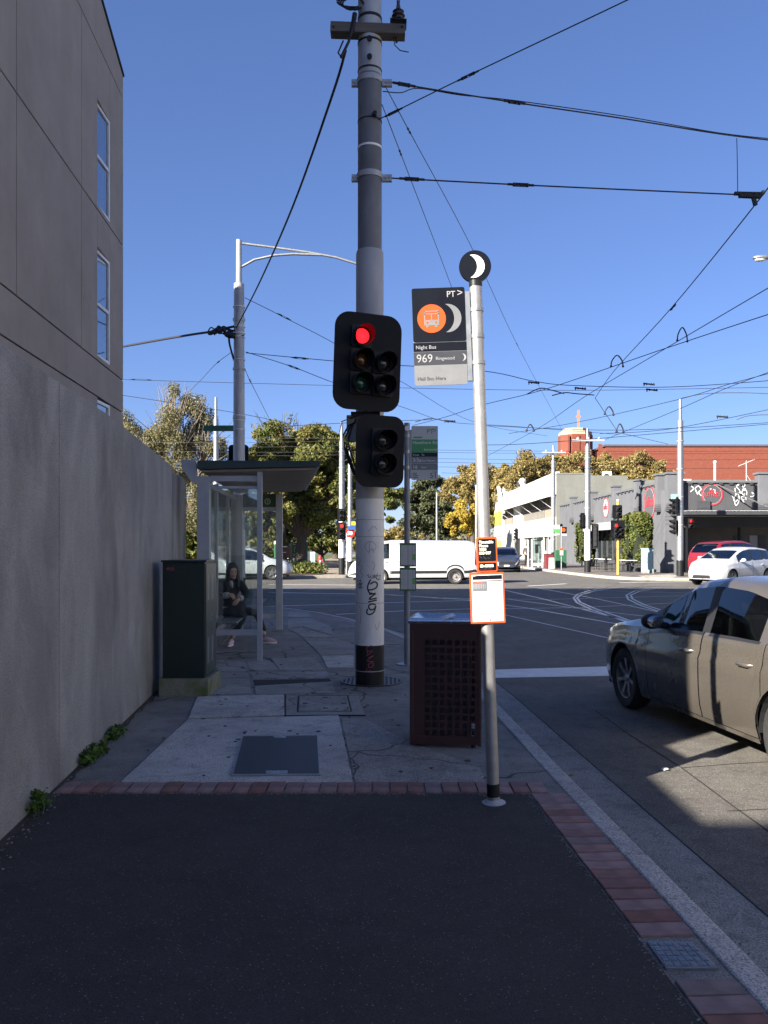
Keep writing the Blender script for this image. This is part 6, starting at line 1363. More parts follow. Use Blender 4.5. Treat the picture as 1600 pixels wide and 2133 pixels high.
t = thing('park_kiosk', 'small white park kiosk with maroon hipped roof behind the park signs', 'kiosk', (px2(614, 88), 88, 0)); mb = MB(); mb.bx(-1.3, 1.3, 0, 2.2, 0, 1.95); mb.build('wall', m_offwhite, t); mb = MB(); mb.add([(-1.7, -.4, 1.95), (1.7, -.4, 1.95), (1.7, 2.6, 1.95), (-1.7, 2.6, 1.95), (-.5, 1.1, 2.75), (.5, 1.1, 2.75)], [(0, 1, 5, 4), (1, 2, 5), (2, 3, 4, 5), (3, 0, 4), (0, 3, 2, 1)]); mb.build('roof', m_parkred, t); mb = MB(); mb.bx(-.6, .6, -.02, -.003, .7, 1.6); mb.build('shutter', M('kiosk shutter', (.3, .3, .3), .5, 0, .1, 4), t)

# ------------------------------------------------------------------ far poles
def pole(label, px, D, top_py, r=.17, black=.75, white=1.3, group=None, base=0.0, name='tram_pole', mat=None, sleeve=True, taper=.85):
    t = thing(name, label, 'pole', (px2(px, D), D, base)); H_ = zy(top_py, D) - base; z = 0
    if black: mb = MB(); mb.cyl((0, 0, -.05), (0, 0, black), r * 1.04, n=16); mb.build('black_base', m_black, t, smooth=40); z = black
    if white: mb = MB(); mb.cyl((0, 0, z), (0, 0, z + white), r * 1.02, n=16); mb.build('white_band', m_white, t, smooth=40); z += white
    zs = H_ * .88 if sleeve else H_
    mb = MB(); mb.cyl((0, 0, z), (0, 0, zs), r, r * taper, n=16); mb.build('shaft', mat or m_galv, t, smooth=40)
    if sleeve: mb = MB(); mb.cyl((0, 0, zs), (0, 0, H_), r * .5, r * .45, n=12); mb.build('spigot', mat or m_galv, t, smooth=40)
    for k in range(4):
        zk = z + (zs - z) * (.25 + .2 * k); mb = MB(); mb.cyl((0, 0, zk), (0, 0, zk + .05), r * 1.04, n=16); mb.build('strap', m_galv_dull, t, smooth=40)
    return t
p2 = pole('tall steel pole with curved lamp arm behind the tram shelter roof', 498, 22.4, 500, .165, .75, 1.3, mat=m_galv_dull)
D2 = 22.4; ox = p2.location
mb = MB(); mb.tube([P(505, 507, D2) - ox, P(560, 514, D2) - ox, P(640, 525, D2) - ox, P(700, 536, D2) - ox, P(752, 552, D2) - ox], .035, 8); mb.tube([P(503, 556, D2) - ox, P(530, 541, D2) - ox, P(570, 532, D2) - ox, P(610, 529, D2) - ox, P(670, 531, D2) - ox], .035, 8); mb.build('lamp_arm', m_galv, p2, smooth=60)
mb = MB(); c_ = P(764, 557, D2) - ox; mb.ball(c_, (.2, .15, .07), 12, 7); mb.build('lamp_head', m_galv_dull, p2, smooth=60)
for py in (640, 668, 681, 695, 703, 750, 866, 876, 895): mb = MB(); z_ = zy(py, D2); mb.cyl((0, 0, z_ - .012), (0, 0, z_ + .012), .168, n=20); mb.build('strap', m_offwhite, p2, smooth=40)
mb = MB(); a, b = P(424, 886, D2 - .2) - ox, P(486, 898, D2 - .2) - ox; mb.bx(a.x, b.x, a.y, a.y + .03, b.z, a.z); sg = mb.build('street_sign', M('street sign green', (.02, .10, .075), .4, 0, .1, 3), p2)
signal('traffic_light', 'black signal head mostly hidden behind the shelter roof pole', P(497, 955, 22.7), R(180), (.55, .75), [(0, .2, 'x'), (0, -.1, 'x')], far=True, group='far traffic lights')
pole('slim white pole behind the green street sign at left', 450, 44.5, 828, .155, .75, 1.3)
pw = pole('white pole with black base carrying a red signal beside the park path', 712, 46.8, 880, .17, .95, 2.2)
mb = MB(); mb.bx(-.17, -.04, -.19, -.176, 1.7, 1.95); mb.build('notice', m_offwhite, pw)
pole('second white pole just right of the park path signal pole', 729, 50, 935, .15, .7, 1.6)
pole('thin white pole between the park signal and the striped pole', 722.5, 47.5, 1110, .06, 0, 0, sleeve=False, name='sign_post')
signal('traffic_light', 'far three lamp signal showing red beside the park path', P(711, 1106, 46.4), R(4), (.50, .98), [(.03, .27, 'r'), (.03, 0, 'x'), (.03, -.27, 'x')], lr=.11, far=True, cornr=.06, group='far traffic lights')
signal('traffic_light', 'small dark two lamp signal above the park path red signal', P(711.5, 1073, 46.4), R(4), (.46, .72), [(.02, .16, 'x'), (.02, -.15, 'x')], lr=.11, far=True, cornr=.06, group='far traffic lights')
t = thing('speed_sign', 'round red speed sign reading 50 partly behind the striped pole', 'sign', P(729, 1110, 48.5)); mb = MB(); mb.prism_y(disc(.29, 28), 0, .02); dd_ = mb.build('disc', m_white, t); mb = MB(); mb.lathe([(.20, -.004), (.29, -.004), (.29, -.001), (.20, -.001)], axis='y', n=28); mb.build('red_ring', M('sign red', (.62, .02, .02), .4, 0, 0, 1), t); text('50', .30, m_white, t, (0, -.012, -.11), align='CENTER', bold=.01)
mb = MB(); mb.prism_y(disc(.198, 28), -.004, -.0015); mb.build('red_field', M('sign red field', (.50, .02, .02), .4, 0, 0, 1), t)
t = thing('direction_sign', 'small blue and orange street signs above the round speed sign', 'sign', P(735, 1100, 48.4)); mb = MB(); mb.bx(-.32, .32, 0, .02, -.10, .12); mb.build('blue_plate', M('sign blue', (.03, .08, .26), .4, 0, .1, 4), t); mb = MB(); mb.bx(-.1, .34, 0, .02, .16, .38); mb.build('orange_plate', M('sign amber', (.5, .28, .03), .4, 0, .1, 4), t)
def crossarm(t, z, w, n=3):
    mb = MB(); mb.box((0, -.2, z), (w, .1, .12)); mb.build('crossarm', m_galv_dull, t)
    for k in range(n): mb = MB(); mb.lathe([(0, z + .06), (.05, z + .06), (.07, z + .12), (.04, z + .16), (0, z + .2)], c=(-w / 2 + w * (k + .5) / n, -.2, 0), n=8); mb.build('insulator', m_offwhite, t)
pa = pole('steel pole with crossarm and black base outside the cafe', 1224, 51, 893, .19, .75, 1.9); crossarm(pa, zy(918, 51), 1.95)
pb_ = pole('tall steel pole with black base at the far right corner', 1417, 44.5, 832, .185, .85, .0)
pc = pole('steel pole with crossarm in front of the white shop', 1152.5, 66, 928, .19, .0, .0); crossarm(pc, zy(943, 66), 1.9)
pole('thin far street pole standing behind the white van', 910, 130, 1026, .17, 0, 0, sleeve=False, mat=m_galv)
pole('thin far lamp pole beyond the van left of the pine', 866, 170, 1072, .16, 0, 0, sleeve=False)
pole('far white pole half hidden by the bus stop post', 992.5, 62, 1010, .11, 0, 0, sleeve=False)
# lamp over the right edge
t = thing('street_lamp', 'street lamp head reaching in at the right edge of the sky', 'street lamp', V((16.6, 28.5, 0)))
lp = P(1586, 537, 28); mb = MB(); mb.cyl((16.6, 28.5, -.1), (16.6, 28.5, lp.z - .3), .12, .07, n=12); mb.tube([(16.6, 28.5, lp.z - .32), (15.8, 28.4, lp.z + .0), (14.6, 28.2, lp.z + .04), (lp.x, lp.y, lp.z + .03)], .04, 8); mb.build('pole', m_galv, t, world=True, smooth=60)
mb = MB(); mb.ball(lp, (.30, .16, .09), 14, 8); mb.build('lamp_head', m_galv, t, world=True, smooth=60); mb = MB(); mb.ball(lp - V((.03, 0, .06)), (.2, .12, .07), 12, 7); mb.build('lens', m_offwhite, t, world=True, smooth=60)
# far signals on the cafe corner
t = thing('signal_post', 'yellow signal post on the far corner in front of the hedge', 'pole', (px2(1287.5, 46.8), 46.8, 0)); m_ypost = M('signal post yellow', (.55, .33, .08), .5, 0, .1, 4); mb = MB(); mb.cyl((0, 0, 0), (0, 0, zy(1043, 46.8)), .075, n=14); mb.build('post', m_ypost, t, smooth=40)
mb = MB(); mb.cyl((0, 0, zy(1043, 46.8)), (0, 0, zy(1041, 46.8)), .085, n=14); mb.build('cap', m_cream, t)
signal('traffic_light', 'red five lamp signal on the yellow post', P(1287, 1103, 46.6), R(2), (.80, 1.05), [(-.10, .22, 'r'), (-.10, -.05, 'x'), (-.10, -.30, 'x'), (.20, -.05, 'x'), (.20, -.30, 'x')], lr=.105, far=True, cornr=.09, group='far traffic lights')
signal('traffic_light', 'two lamp dark signal on top of the yellow post', P(1286, 1066, 46.6), R(2), (.56, .76), [(.05, .15, 'x'), (.05, -.15, 'x')], lr=.105, far=True, cornr=.07, group='far traffic lights')
signal('traffic_light', 'dark signal seen from behind on the left of the cafe pole', P(1214, 1085, 50.9), R(200), (.36, .98), [(0, .3, 'x'), (0, 0, 'x'), (0, -.3, 'x')], far=True, group='far traffic lights')
signal('traffic_light', 'tall black signal back on the right of the cafe pole', P(1240, 1117, 51.0), R(160), (.42, 1.55), [(0, .3, 'x'), (0, 0, 'x'), (0, -.3, 'x')], far=True, group='far traffic lights')
signal('traffic_light', 'upper sideways signal left of the corner pole', P(1406, 1053, 44.4), R(-75), (.5, .95), [(0, .28, 'x'), (0, 0, 'x'), (0, -.28, 'x')], far=True, group='far traffic lights', visor=.3)
signal('traffic_light', 'lower sideways signal left of the corner pole', P(1406, 1097, 44.4), R(-75), (.3, .85), [(0, .27, 'x'), (0, 0, 'x'), (0, -.27, 'x')], far=True, group='far traffic lights', visor=.3)
signal('traffic_light', 'small red pedestrian signal right of the corner pole', P(1438, 1090, 44.3), R(10), (.30, .56), [(0, .13, 'r'), (0, -.14, 'x')], lr=.10, far=True, group='far traffic lights', cornr=.03)
t = thing('street_sign', 'small pale green street name blade left of the corner pole', 'sign', P(1405, 1034, 44.3)); mb = MB(); mb.bx(-.18, .18, 0, .02, -.13, .12); mb.build('blade', M('street blade', (.22, .50, .42), .4, 0, .1, 4), t)
signal('traffic_light', 'small dark signal post head outside the far end of the white shop', P(1076, 1112, 72), R(-60), (.4, .95), [(0, .28, 'x'), (0, 0, 'x'), (0, -.28, 'x')], far=True, group='far traffic lights')
t = thing('sign_post', 'thin pole under the far signal outside the white shop', 'pole', (px2(1074.5, 72.2), 72.2, 0)); mb = MB(); mb.cyl((0, 0, 0), (0, 0, zy(1090, 72.2)), .06, n=10); mb.build('shaft', m_galv, t)
# ================================================================== BUILDINGS OF THE FAR CORNER
m_cafe = stain_mat('cafe grey paint', (.115, .12, .132), (.085, .09, .10), amount=.4, bump=.05); m_cafe_dk = stain_mat('darker cafe grey', (.062, .064, .07), (.045, .047, .052), amount=.4, bump=.05)  # second tone is darker: front wall, roof, sill and bulkhead
m_red = M('sign red paint', (.45, .035, .05), .5, 0, .05, 4); m_cafe_trim = M('cafe trim', (.045, .047, .052), .5, 0, .1, 4)
cf = thing('cafe_building', 'single storey charcoal grey corner cafe with parapet and pilasters', 'building', (17, 50, 0))
CX, CY = 17.0, 50.0; m_shopgrey_in = M('cafe inside wall', (.16, .15, .14), .8, 0, .2, 1)
def cb_(nm, x0, x1, y0, y1, z0, z1, mt, par=None, bev=0): mb = MB(); mb.bx(x0, x1, y0, y1, z0, z1); return mb.build(nm, mt, par or cf, world=True, bevel=bev)
cb_('side_wall', CX, CX + .3, 50.9, 80, 3.5, 5.45, m_cafe)
cb_('side_wall', CX, CX + .3, 50.9, 55.6, 0, 3.5, m_cafe); cb_('side_wall', CX, CX + .3, 66.5, 80, 0, 3.5, m_cafe)
cb_('corner_pillar', CX - .02, CX + .95, 50.0, 50.9, 0, 5.0, m_cafe)
cb_('front_wall', CX + .95, 34, 50.15, 50.45, 3.62, 5.45, m_cafe_dk)
cb_('roof', CX + .3, 34, 50.45, 79.9, 5.0, 5.2, m_cafe_dk)
def pil(x0, x1, y0, y1, top_=5.95, side=True):
    p_ = cb_('pilaster', x0, x1, y0, y1, 3.75, top_, m_cafe); cb_('cap', x0 - .08, x1 + .08, y0 - .08, y1 + .08, top_, top_ + .12, m_cafe, p_)
    for k in range(5): cb_('corbel', x0 - .05 + .012 * k, x1 + .05 - .012 * k, y0 - .05 + .012 * k, y1 + .05 - .012 * k, 3.72 + .10 * k, 3.76 + .10 * k, m_cafe_trim, p_)
for yc in (55.3, 60.8, 67.4, 74.5): pil(CX - .22, CX + .32, yc - .35, yc + .35)
pil(CX - .22, CX + .35, 50.75, 51.35); pil(CX + .05, CX + 1.0, 49.78, 50.3); pil(22.6, 23.5, 49.85, 50.5)
cb_('coping', CX - .1, CX + .4, 51.36, 80, 5.45, 5.6, m_cafe); cb_('coping', CX + 1.0, 34, 50.03, 50.55, 5.45, 5.58, m_cafe)
for k in range(30): cb_('dentil', CX - .08, CX - .002, 51.8 + k * .9, 52.1 + k * .9, 5.33, 5.44, m_cafe_trim)
for k in range(14): cb_('dentil', 18.4 + k * .62, 18.65 + k * .62, 50.06, 50.148, 5.33, 5.44, m_cafe_trim)
# side windows, awning
cb_('window_head', CX, CX + .3, 55.6, 66.5, 3.2, 3.5, m_cafe); cb_('window_sill', CX, CX + .3, 55.6, 66.5, 0, .55, m_cafe_dk)
for k in range(7):
    y0 = 55.6 + k * 1.557; cb_('window', CX + .12, CX + .15, y0 + .06, y0 + 1.5, .55, 3.2, m_window); cb_('mullion', CX + .05, CX + .2, y0 - .03, y0 + .06, .55, 3.2, m_cafe_dk)
mb = MB(); mb.prism_y([(CX - .02, 3.45), (CX - 1.1, 3.02), (CX - 1.1, 2.78), (CX - .02, 3.0)], 56.2, 66.2); mb.build('awning', M('awning cloth', (.30, .30, .31), .8, 0, .1, 2), cf, world=True)
# front awning with dark soffit and shopfront
cb_('front_awning', CX + .3, 34, 47.4, 50.1, 3.42, 3.62, m_cafe_trim); mb = MB()
for k in range(60): mb.bx(CX + .35 + k * .22, CX + .46 + k * .22, 47.36, 50.1, 3.62, 3.66)
mb.build('awning_sheet', m_galv_dull, cf, world=True)
cb_('shop_back', CX + .9, 34, 53.5, 53.7, 0, 3.4, m_shopgrey_in); cb_('shop_floor', CX + .9, 34, 50.2, 53.5, .0, .06, m_dark); cb_('bulkhead', CX + .95, 34, 50.2, 50.4, 2.75, 3.42, m_cafe_dk)
for x_ in (18.3, 21.5, 24.7, 27.9): cb_('shop_post', x_, x_ + .12, 50.2, 50.35, 0, 2.75, m_black)
for k, x_ in enumerate((22.6, 23.6, 24.1, 25.4)): cb_('picture_frame', x_, x_ + .55, 53.42, 53.49, 1.5, 2.3, m_signlight if k % 2 else m_cafe)
for a, b in (((20.1, 50.02, 5.35), (22.5, 47.5, 3.66)), ((26.0, 50.02, 5.35), (28.4, 47.5, 3.66))):
    mb = MB(); mb.bar(a, b, .06, .06); mb.build('awning_stay', m_cafe_trim, cf, world=True)
cb_('fuse_box', 18.95, 19.7, 50.0, 50.15, 3.68, 4.35, m_cafe_trim)
cb_('blade_sign', 22.2, 22.42, 47.36, 47.39, 1.85, 2.5, m_signlight)
def roundel(c, r, axis, nm, fill):
    t_ = MB(); t_.lathe([(r * .92, 0), (r, 0), (r, .02), (r * .92, .02)], axis='y', n=40); o1 = t_.build(nm, m_red, cf); o1.location = V(c) - cf.location
    t2 = MB(); t2.lathe([(r * .84, .001), (r * .86, .001), (r * .86, .02), (r * .84, .02)], axis='y', n=40); o3 = t2.build('inner_ring', m_signlight, o1)
    t3 = MB(); t3.prism_y(disc(r * .915, 36), .006, .03); o2 = t3.build('sign_face', fill, o1)
    text('uffizi', r * .80, m_red, o1, (0, -.012, -r * .17), align='CENTER', bold=r * .004, ext=.006)
    if axis == 'x': o1.rotation_euler = (0, 0, R(-90))
    return o1
m_cafe_face = M('sign face grey', (.085, .088, .095), .5, 0, .05, 4)
roundel((CX - .03, 53.0, 4.35), 1.12, 'x', 'round_sign', m_cafe_face); roundel((CX - .03, 63.4, 4.55), .75, 'x', 'round_sign', m_signlight); roundel((px2(1484, 50.1), 50.11, zy(1030, 50.1)), .66, 'y', 'round_sign', m_cafe_dk)
rnd = random.Random(4)
def scrawl(cx, cz, w_, h_, n, sd):
    r_ = random.Random(sd); out = []
    for i in range(n):
        x_, z_ = cx + r_.uniform(-w_, w_) * .9, cz + r_.uniform(-h_, h_) * .6; st = []
        for k in range(r_.randint(4, 7)): st.append((x_, z_)); x_ += r_.uniform(-.22, .24) * w_ * 1.1; z_ += r_.uniform(-.7, .7) * h_
        out.append(st)
    return out
fm = lambda u, v: (u - 17, 50.14 - 50, v)
ribbon([[(18.55, 4.9), (18.75, 5.1), (18.6, 5.25)], [(19.0, 4.75), (18.85, 5.1), (19.05, 5.25), (19.2, 5.05), (19.05, 4.85), (19.3, 4.6)], [(19.5, 4.75), (19.35, 5.0), (19.55, 5.15), (19.7, 4.95), (19.55, 4.78)]], .05, fm).build('graffiti', m_white, cf)
ribbon(scrawl(21.7, 4.75, .75, .42, 11, 3), .035, fm).build('graffiti', m_white, cf)
ribbon(scrawl(19.9, 5.05, .2, .12, 3, 8), .025, lambda u, v: (u - 17, 50.09 - 50, v)).build('graffiti', m_white, cf)
cb_('door', CX + .05, CX + .09, 51.7, 52.2, 0.02, 2.2, m_cafe)
# hedges against the cafe
def hedge(label, x0, x1, y0, y1, z0, z1, n, sd):
    t = thing('hedge', label, 'hedge', ((x0 + x1) / 2, (y0 + y1) / 2, 0), group='hedges against the cafe'); rx, ry = (x1 - x0) / 2, (y1 - y0) / 2
    cl = []
    r_ = random.Random(sd)
    for i in range(150):
        fx, fy, fz = r_.uniform(-1, 1), r_.uniform(-1, 1), r_.random()
        k = r_.randint(0, 2)
        if k == 0: fx = math.copysign(1, fx)
        elif k == 1: fy = math.copysign(1, fy)
        else: fz = 1.0
        cl.append((fx * rx * .85, fy * ry * .92, z0 + fz * (z1 - z0) * .95, .24, .30, .28))
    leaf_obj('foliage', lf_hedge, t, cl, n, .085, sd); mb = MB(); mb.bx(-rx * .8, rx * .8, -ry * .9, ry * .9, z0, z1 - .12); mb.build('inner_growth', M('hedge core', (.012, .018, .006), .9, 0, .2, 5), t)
    for k in (-.5, .5): mb = MB(); mb.tube([(0, k * ry, 0), (0, k * ry, z0 + .3)], .06, 7); mb.build('trunk', m_bark, t)
    return t
hedge('tall clipped hedge against the cafe side wall beside the yellow signal post', 15.95, 16.75, 52.2, 55.4, .55, 3.65, 12000, 3)
hedge('farther narrow clipped hedge left of the cafe windows', 15.95, 16.7, 66.2, 69, .5, 3.4, 7000, 5)
# planter under hedge, footpath cabinet, tables
t = thing('planter', 'dark planter box under the tall cafe hedge', 'planter', (16.3, 53.8, 0)); mb = MB(); mb.bx(-.45, .45, -1.8, 1.8, 0, .5); mb.build('box', m_cafe_dk, t, bevel=.03); mb = MB(); mb.bx(-.40, .40, -1.75, 1.75, .5, .52); mb.build('soil', m_soil, t)
t = thing('service_cabinet', 'pale blue green roadside cabinet beside the cafe hedge', 'cabinet', (px2(1352, 49), 49.3, 0), R(-18)); m_cabblue = M('cabinet blue green', (.20, .32, .33), .5, 0, .12, 3); mb = MB(); mb.bx(-.35, .35, -.25, .25, .08, 1.45); mb.build('body', m_cabblue, t, bevel=.02); mb = MB(); mb.bx(-.38, .38, -.28, .28, 1.45, 1.5); mb.build('top_plate', m_cabblue, t); mb = MB(); mb.bx(-.36, .36, -.26, .26, 0, .08); mb.build('plinth', m_conc_base, t); mb = MB(); mb.bx(-.30, .30, -.262, -.25, .2, 1.38); mb.build('door', m_cabblue, t)
def table(label, x, y, sd):
    t = thing('cafe_table', label, 'table', (x, y, 0), group='cafe tables on the footpath'); mb = MB(); mb.bx(-.35, .35, -.35, .35, .72, .75); mb.build('table_top', m_white, t)
    mb = MB(); mb.cyl((0, 0, .02), (0, 0, .72), .03, n=8); mb.build('pedestal', m_black, t); mb = MB(); mb.bx(-.25, .25, -.04, .04, 0, .03); mb.bx(-.04, .04, -.25, .25, .0, .028); mb.build('foot', m_black, t)
def chair(label, x, y, rz):
    t = thing('cafe_chair', label, 'chair', (x, y, 0), rz, group='cafe chairs on the footpath'); mb = MB(); mb.bx(-.21, .21, -.21, .21, .43, .46); mb.build('seat', m_black, t); mb = MB(); mb.bx(-.21, .21, .18, .21, .55, .86); mb.build('backrest', m_black, t)
    for sx in (-.18, .18):
        for sy in (-.18, .18): mb = MB(); mb.cyl((sx, sy, 0), (sx, sy, .86 if sy > 0 else .43), .014, n=6); mb.build('leg', m_black, t)
for k, (px, D) in enumerate(((1243, 58), (1260, 56), (1288, 52.5), (1312, 51))):
    lb = ['leftmost', 'second from left', 'third from left', 'rightmost'][k]
    table(lb + ' small white topped cafe table outside the cafe', px2(px, D), D, k)
    chair(lb + ' pair of black cafe chairs, nearer the road', px2(px, D) - .55, D + .1, R(90)); chair(lb + ' pair of black cafe chairs, nearer the cafe wall', px2(px, D) + .55, D - .05, R(-90))
# ------------------------------------------------------------------ white two storey shop
ws = thing('white_shop', 'white two storey shop with long window band and sunshade', 'building', (17, 82, 0)); WX = 17.0
m_wshop = M('shop white paint', (.50, .50, .49), .6, 0, .04, 1); m_greywall = stain_mat('grey green party wall', (.15, .155, .14), (.125, .13, .118), amount=.4, bump=.05); m_shopgrey = M('shop grey', (.33, .33, .31), .7, 0, .08, 2); m_wframe = M('shop window frame', (.22, .21, .19), .6, 0, .08, 3); m_pane = M('shop pane', (.03, .034, .04), .2, 0, 0, 1, spec=.3); m_pane2 = M('shop pane with blind', (.36, .22, .13), .5, 0, .15, 2)
def wb(nm, x0, x1, y0, y1, z0, z1, mt, par=None): mb = MB(); mb.bx(x0, x1, y0, y1, z0, z1); return mb.build(nm, mt, par or ws, world=True)
wb('parapet_band', WX, WX + .4, 82.05, 118, 6.75, 9.0, m_wshop); wb('spandrel_band', WX, WX + .4, 82.05, 118, 3.35, 4.55, m_wshop); wb('sign_band', WX + .02, WX + .4, 82.05, 118, 2.6, 3.35, m_shopgrey)
wb('side_wall', WX + .05, 42, 81.7, 82.0, 0, 8.15, m_greywall); wb('side_wall', WX + .05, 24, 81.72, 82.02, 8.152, 8.6, m_greywall); wb('side_wall', WX + .05, 20.5, 81.74, 82.04, 8.602, 8.85, m_greywall)
wb('core', WX + .8, 42, 82.1, 117.9, 0, 8.0, m_shopgrey)
wb('pier', WX - .12, WX + .4, 102, 102.7, 0, 9.4, m_shopgrey); mb = MB(); mb.ball((WX + .1, 102.3, 9.6), .45, 10, 7); mb.build('ball_finial', m_wshop, ws, world=True)
wb('blank_panel', WX - .03, WX + .4, 103, 108.5, 4.56, 6.7, m_wshop)
for seg_ in ((82.4, 101.6, 24), (109, 117.6, 9)):
    dy = (seg_[1] - seg_[0]) / seg_[2]
    for k in range(seg_[2]):
        y0 = seg_[0] + dy * k
        for (z0, z1) in ((4.56, 5.7), (5.78, 6.74)):
            wb('window', WX + .18, WX + .22, y0 + .05, y0 + dy - .05, z0, z1, m_pane2 if (k < 7 and z0 < 5 and k % 2 == 0) or (k in (3, 5)) else m_pane)
        wb('mullion', WX + .08, WX + .25, y0 - .05, y0 + .05, 4.56, 6.74, m_wframe)
    wb('transom', WX + .10, WX + .24, seg_[0], seg_[1], 5.7, 5.78, m_wframe)
mb = MB(); mb.prism_y([(WX, 6.78), (WX - 1.3, 6.42), (WX - 1.3, 6.36), (WX, 6.70)], 82.2, 118); sun_ = mb.build('sunshade', M('sunshade sheet', (.62, .62, .62), .5, .2, .06, 2), ws, world=True)
for y_ in (84, 90, 96, 102, 108, 114): mb = MB(); mb.bar((WX - 1.25, y_, 6.38), (WX + .1, y_, 5.4), .06, .06); mb.build('shade_strut', m_wshop, sun_, world=True)
rl = random.Random(6)
for k in range(8):      # worn shop lettering, no longer legible: broken strokes of each letter
    y_ = 93.5 + k * .72; mb = MB(); mb.bx(WX - .02, WX + .018, y_, y_ + .16, 2.78, 2.78 + rl.uniform(.3, .5)); mb.bx(WX - .02, WX + .017, y_ + .17, y_ + .45, 2.78 + rl.uniform(0, .3), 2.78 + rl.uniform(.36, .5)); mb.build('worn_letter', m_signlight, ws, world=True)
for a, b, mt in ((82.3, 86, m_shopgrey), (88.5, 89.5, m_wshop), (95, 96, m_shopgrey), (101, 103, m_shopgrey), (110, 118, m_shopgrey)): wb('ground_wall', WX + .05, WX + .4, a, b, 0, 2.6, mt)
for a, b in ((86, 88.5), (89.5, 95), (96, 101), (103, 110)): wb('shop_window', WX + .3, WX + .34, a, b, .4, 2.6, m_window)
# green gabled shop beyond
gs = thing('gabled_shop', 'narrow grey gabled shop front with lime green panels', 'building', (17.0, 120, 0)); m_lime = M('lime green', (.35, .45, .06), .6, 0, .06, 2); mb = MB(); mb.prism_x([(118.5, 0), (128, 0), (128, 7.2), (123.2, 10.6), (118.5, 7.2)], 17.0, 24); mb.build('wall', m_shopgrey, gs, world=True)
for (a, b, c, d, mt) in ((119.5, 123, 4.8, 6.9, m_lime), (124, 127, 4.8, 6.9, m_lime), (120, 126.5, 3.1, 4.2, m_wshop), (120, 122.6, 0, 2.4, m_lime), (124, 126.5, 0, 2.4, m_lime)): mb = MB(); mb.bx(16.9, 16.99, a, b, c, d); mb.build('panel', mt, gs, world=True)
mb = MB()
for s_ in (-1, 1): mb.bar((16.95, 123.2, 10.7), (16.95, 123.2 + s_ * 5.2, 7.1), .5, .18)
mb.build('barge_board', m_wshop, gs, world=True)
# church
m_church = brick_mat('church red brick', (.19, .042, .022), (.15, .032, .017), (.13, .06, .042), 1.7); m_stone = M('church stone', (.42, .31, .21), .8, 0, .12, 2)
ch = thing('brick_church', 'long red brick church with corner tower and cross above the golden elms', 'building', (30, 128, 0))
mb = MB(); mb.bx(px2(1262, 132), 80, 132, 150, 0, zy(930, 132)); mb.build('nave_wall', m_church, ch, world=True); mb = MB(); mb.bx(px2(1258, 132), 80, 131.8, 150.2, zy(930, 132), zy(926, 132)); mb.build('coping', M('church coping', (.10, .06, .055), .8, 0, .1, 2), ch, world=True)
tx0, tx1 = px2(1172, 136), px2(1242, 136); cxm = (tx0 + tx1) / 2; rr = (tx1 - tx0) / 2
def octa(r_, z0, z1, nm, mt): mb = MB(); mb.prism([(cxm + r_ * 1.05 * math.cos(R(22.5 + 45 * k)), 139 + r_ * 1.05 * math.sin(R(22.5 + 45 * k))) for k in range(8)], z0, z1); return mb.build(nm, mt, ch, world=True)
octa(rr, 0, zy(903, 136), 'tower', m_church); octa(rr * .96, zy(903, 136), zy(896, 136), 'tower_band', m_stone); octa(rr * .75, zy(896, 136), zy(889, 136), 'tower_cap', m_stone)
for k in range(3): mb = MB(); x_ = cxm - rr * .6 + rr * .6 * k; mb.bx(x_ - .12, x_ + .12, 139 - rr * 1.02, 139 - rr * .9, zy(940, 136), zy(906, 136)); mb.build('tower_pier', m_church, ch, world=True)
mb = MB(); zc0, zc1 = zy(889, 136), zy(848, 136); m_cross = M('red cross', (.55, .16, .12), .6, 0, .05, 3); xc = px2(1205, 139); mb.bx(xc - .16, xc + .16, 138.9, 139.1, zc0, zc1); mb.bx(xc - .38, xc + .38, 138.92, 139.08, zc1 - 1.25, zc1 - .95); mb.build('cross', m_cross, ch, world=True)
mb = MB(); mb.add([(px2(1243, 134), 133, zy(926, 134)), (px2(1250, 134), 133, zy(926, 134)), (px2(1264, 134), 133, zy(945, 134)), (px2(1243, 134), 133, zy(945, 134))], [(0, 1, 2, 3)]); mb.build('buttress', m_church, ch, world=True)
# rooftop things
t = thing('air_conditioner', 'white air conditioner box on the grey party wall roof', 'air conditioner', (px2(1267, 83), 83.2, 8.15)); mb = MB(); mb.bx(-.42, .42, 0, .6, 0, 1.0); mb.build('case', m_wshop, t, bevel=.03); mb = MB(); mb.lathe([(0, -.01), (.26, -.01), (.28, -.002)], c=(-.1, 0, .5), axis='y', n=18); mb.build('fan_grille', m_cafe_trim, t)
t = thing('vent_pipe', 'white vent pipe rising from the cafe roof', 'pipe', (px2(1489.5, 56), 56, 5.2)); mb = MB(); mb.cyl((0, 0, 0), (0, 0, zy(965, 56) - 5.2), .08, n=10); mb.build('pipe', m_wshop, t); mb = MB(); mb.ball((0, 0, zy(963, 56) - 5.2), .13, 10, 7); mb.build('cowl', m_wshop, t)
t = thing('air_conditioner', 'small white box on the cafe roof beside the corner pole', 'air conditioner', (px2(1430, 56), 56, 5.2)); mb = MB(); mb.bx(-.35, .35, 0, .6, 0, .95); mb.build('case', m_wshop, t, bevel=.03)
t = thing('aerial', 'thin television aerial on the cafe roof at the right', 'aerial', (px2(1555, 60), 60, 5.2)); mb = MB(); mb.cyl((0, 0, 0), (0, 0, 2.6), .025, n=6); mb.tube([(-.6, 0, 2.2), (.6, 0, 2.7)], .02, 5); mb.tube([(0, 0, 1.6), (1.2, .2, 0)], .015, 5); mb.build('mast', m_offwhite, t)
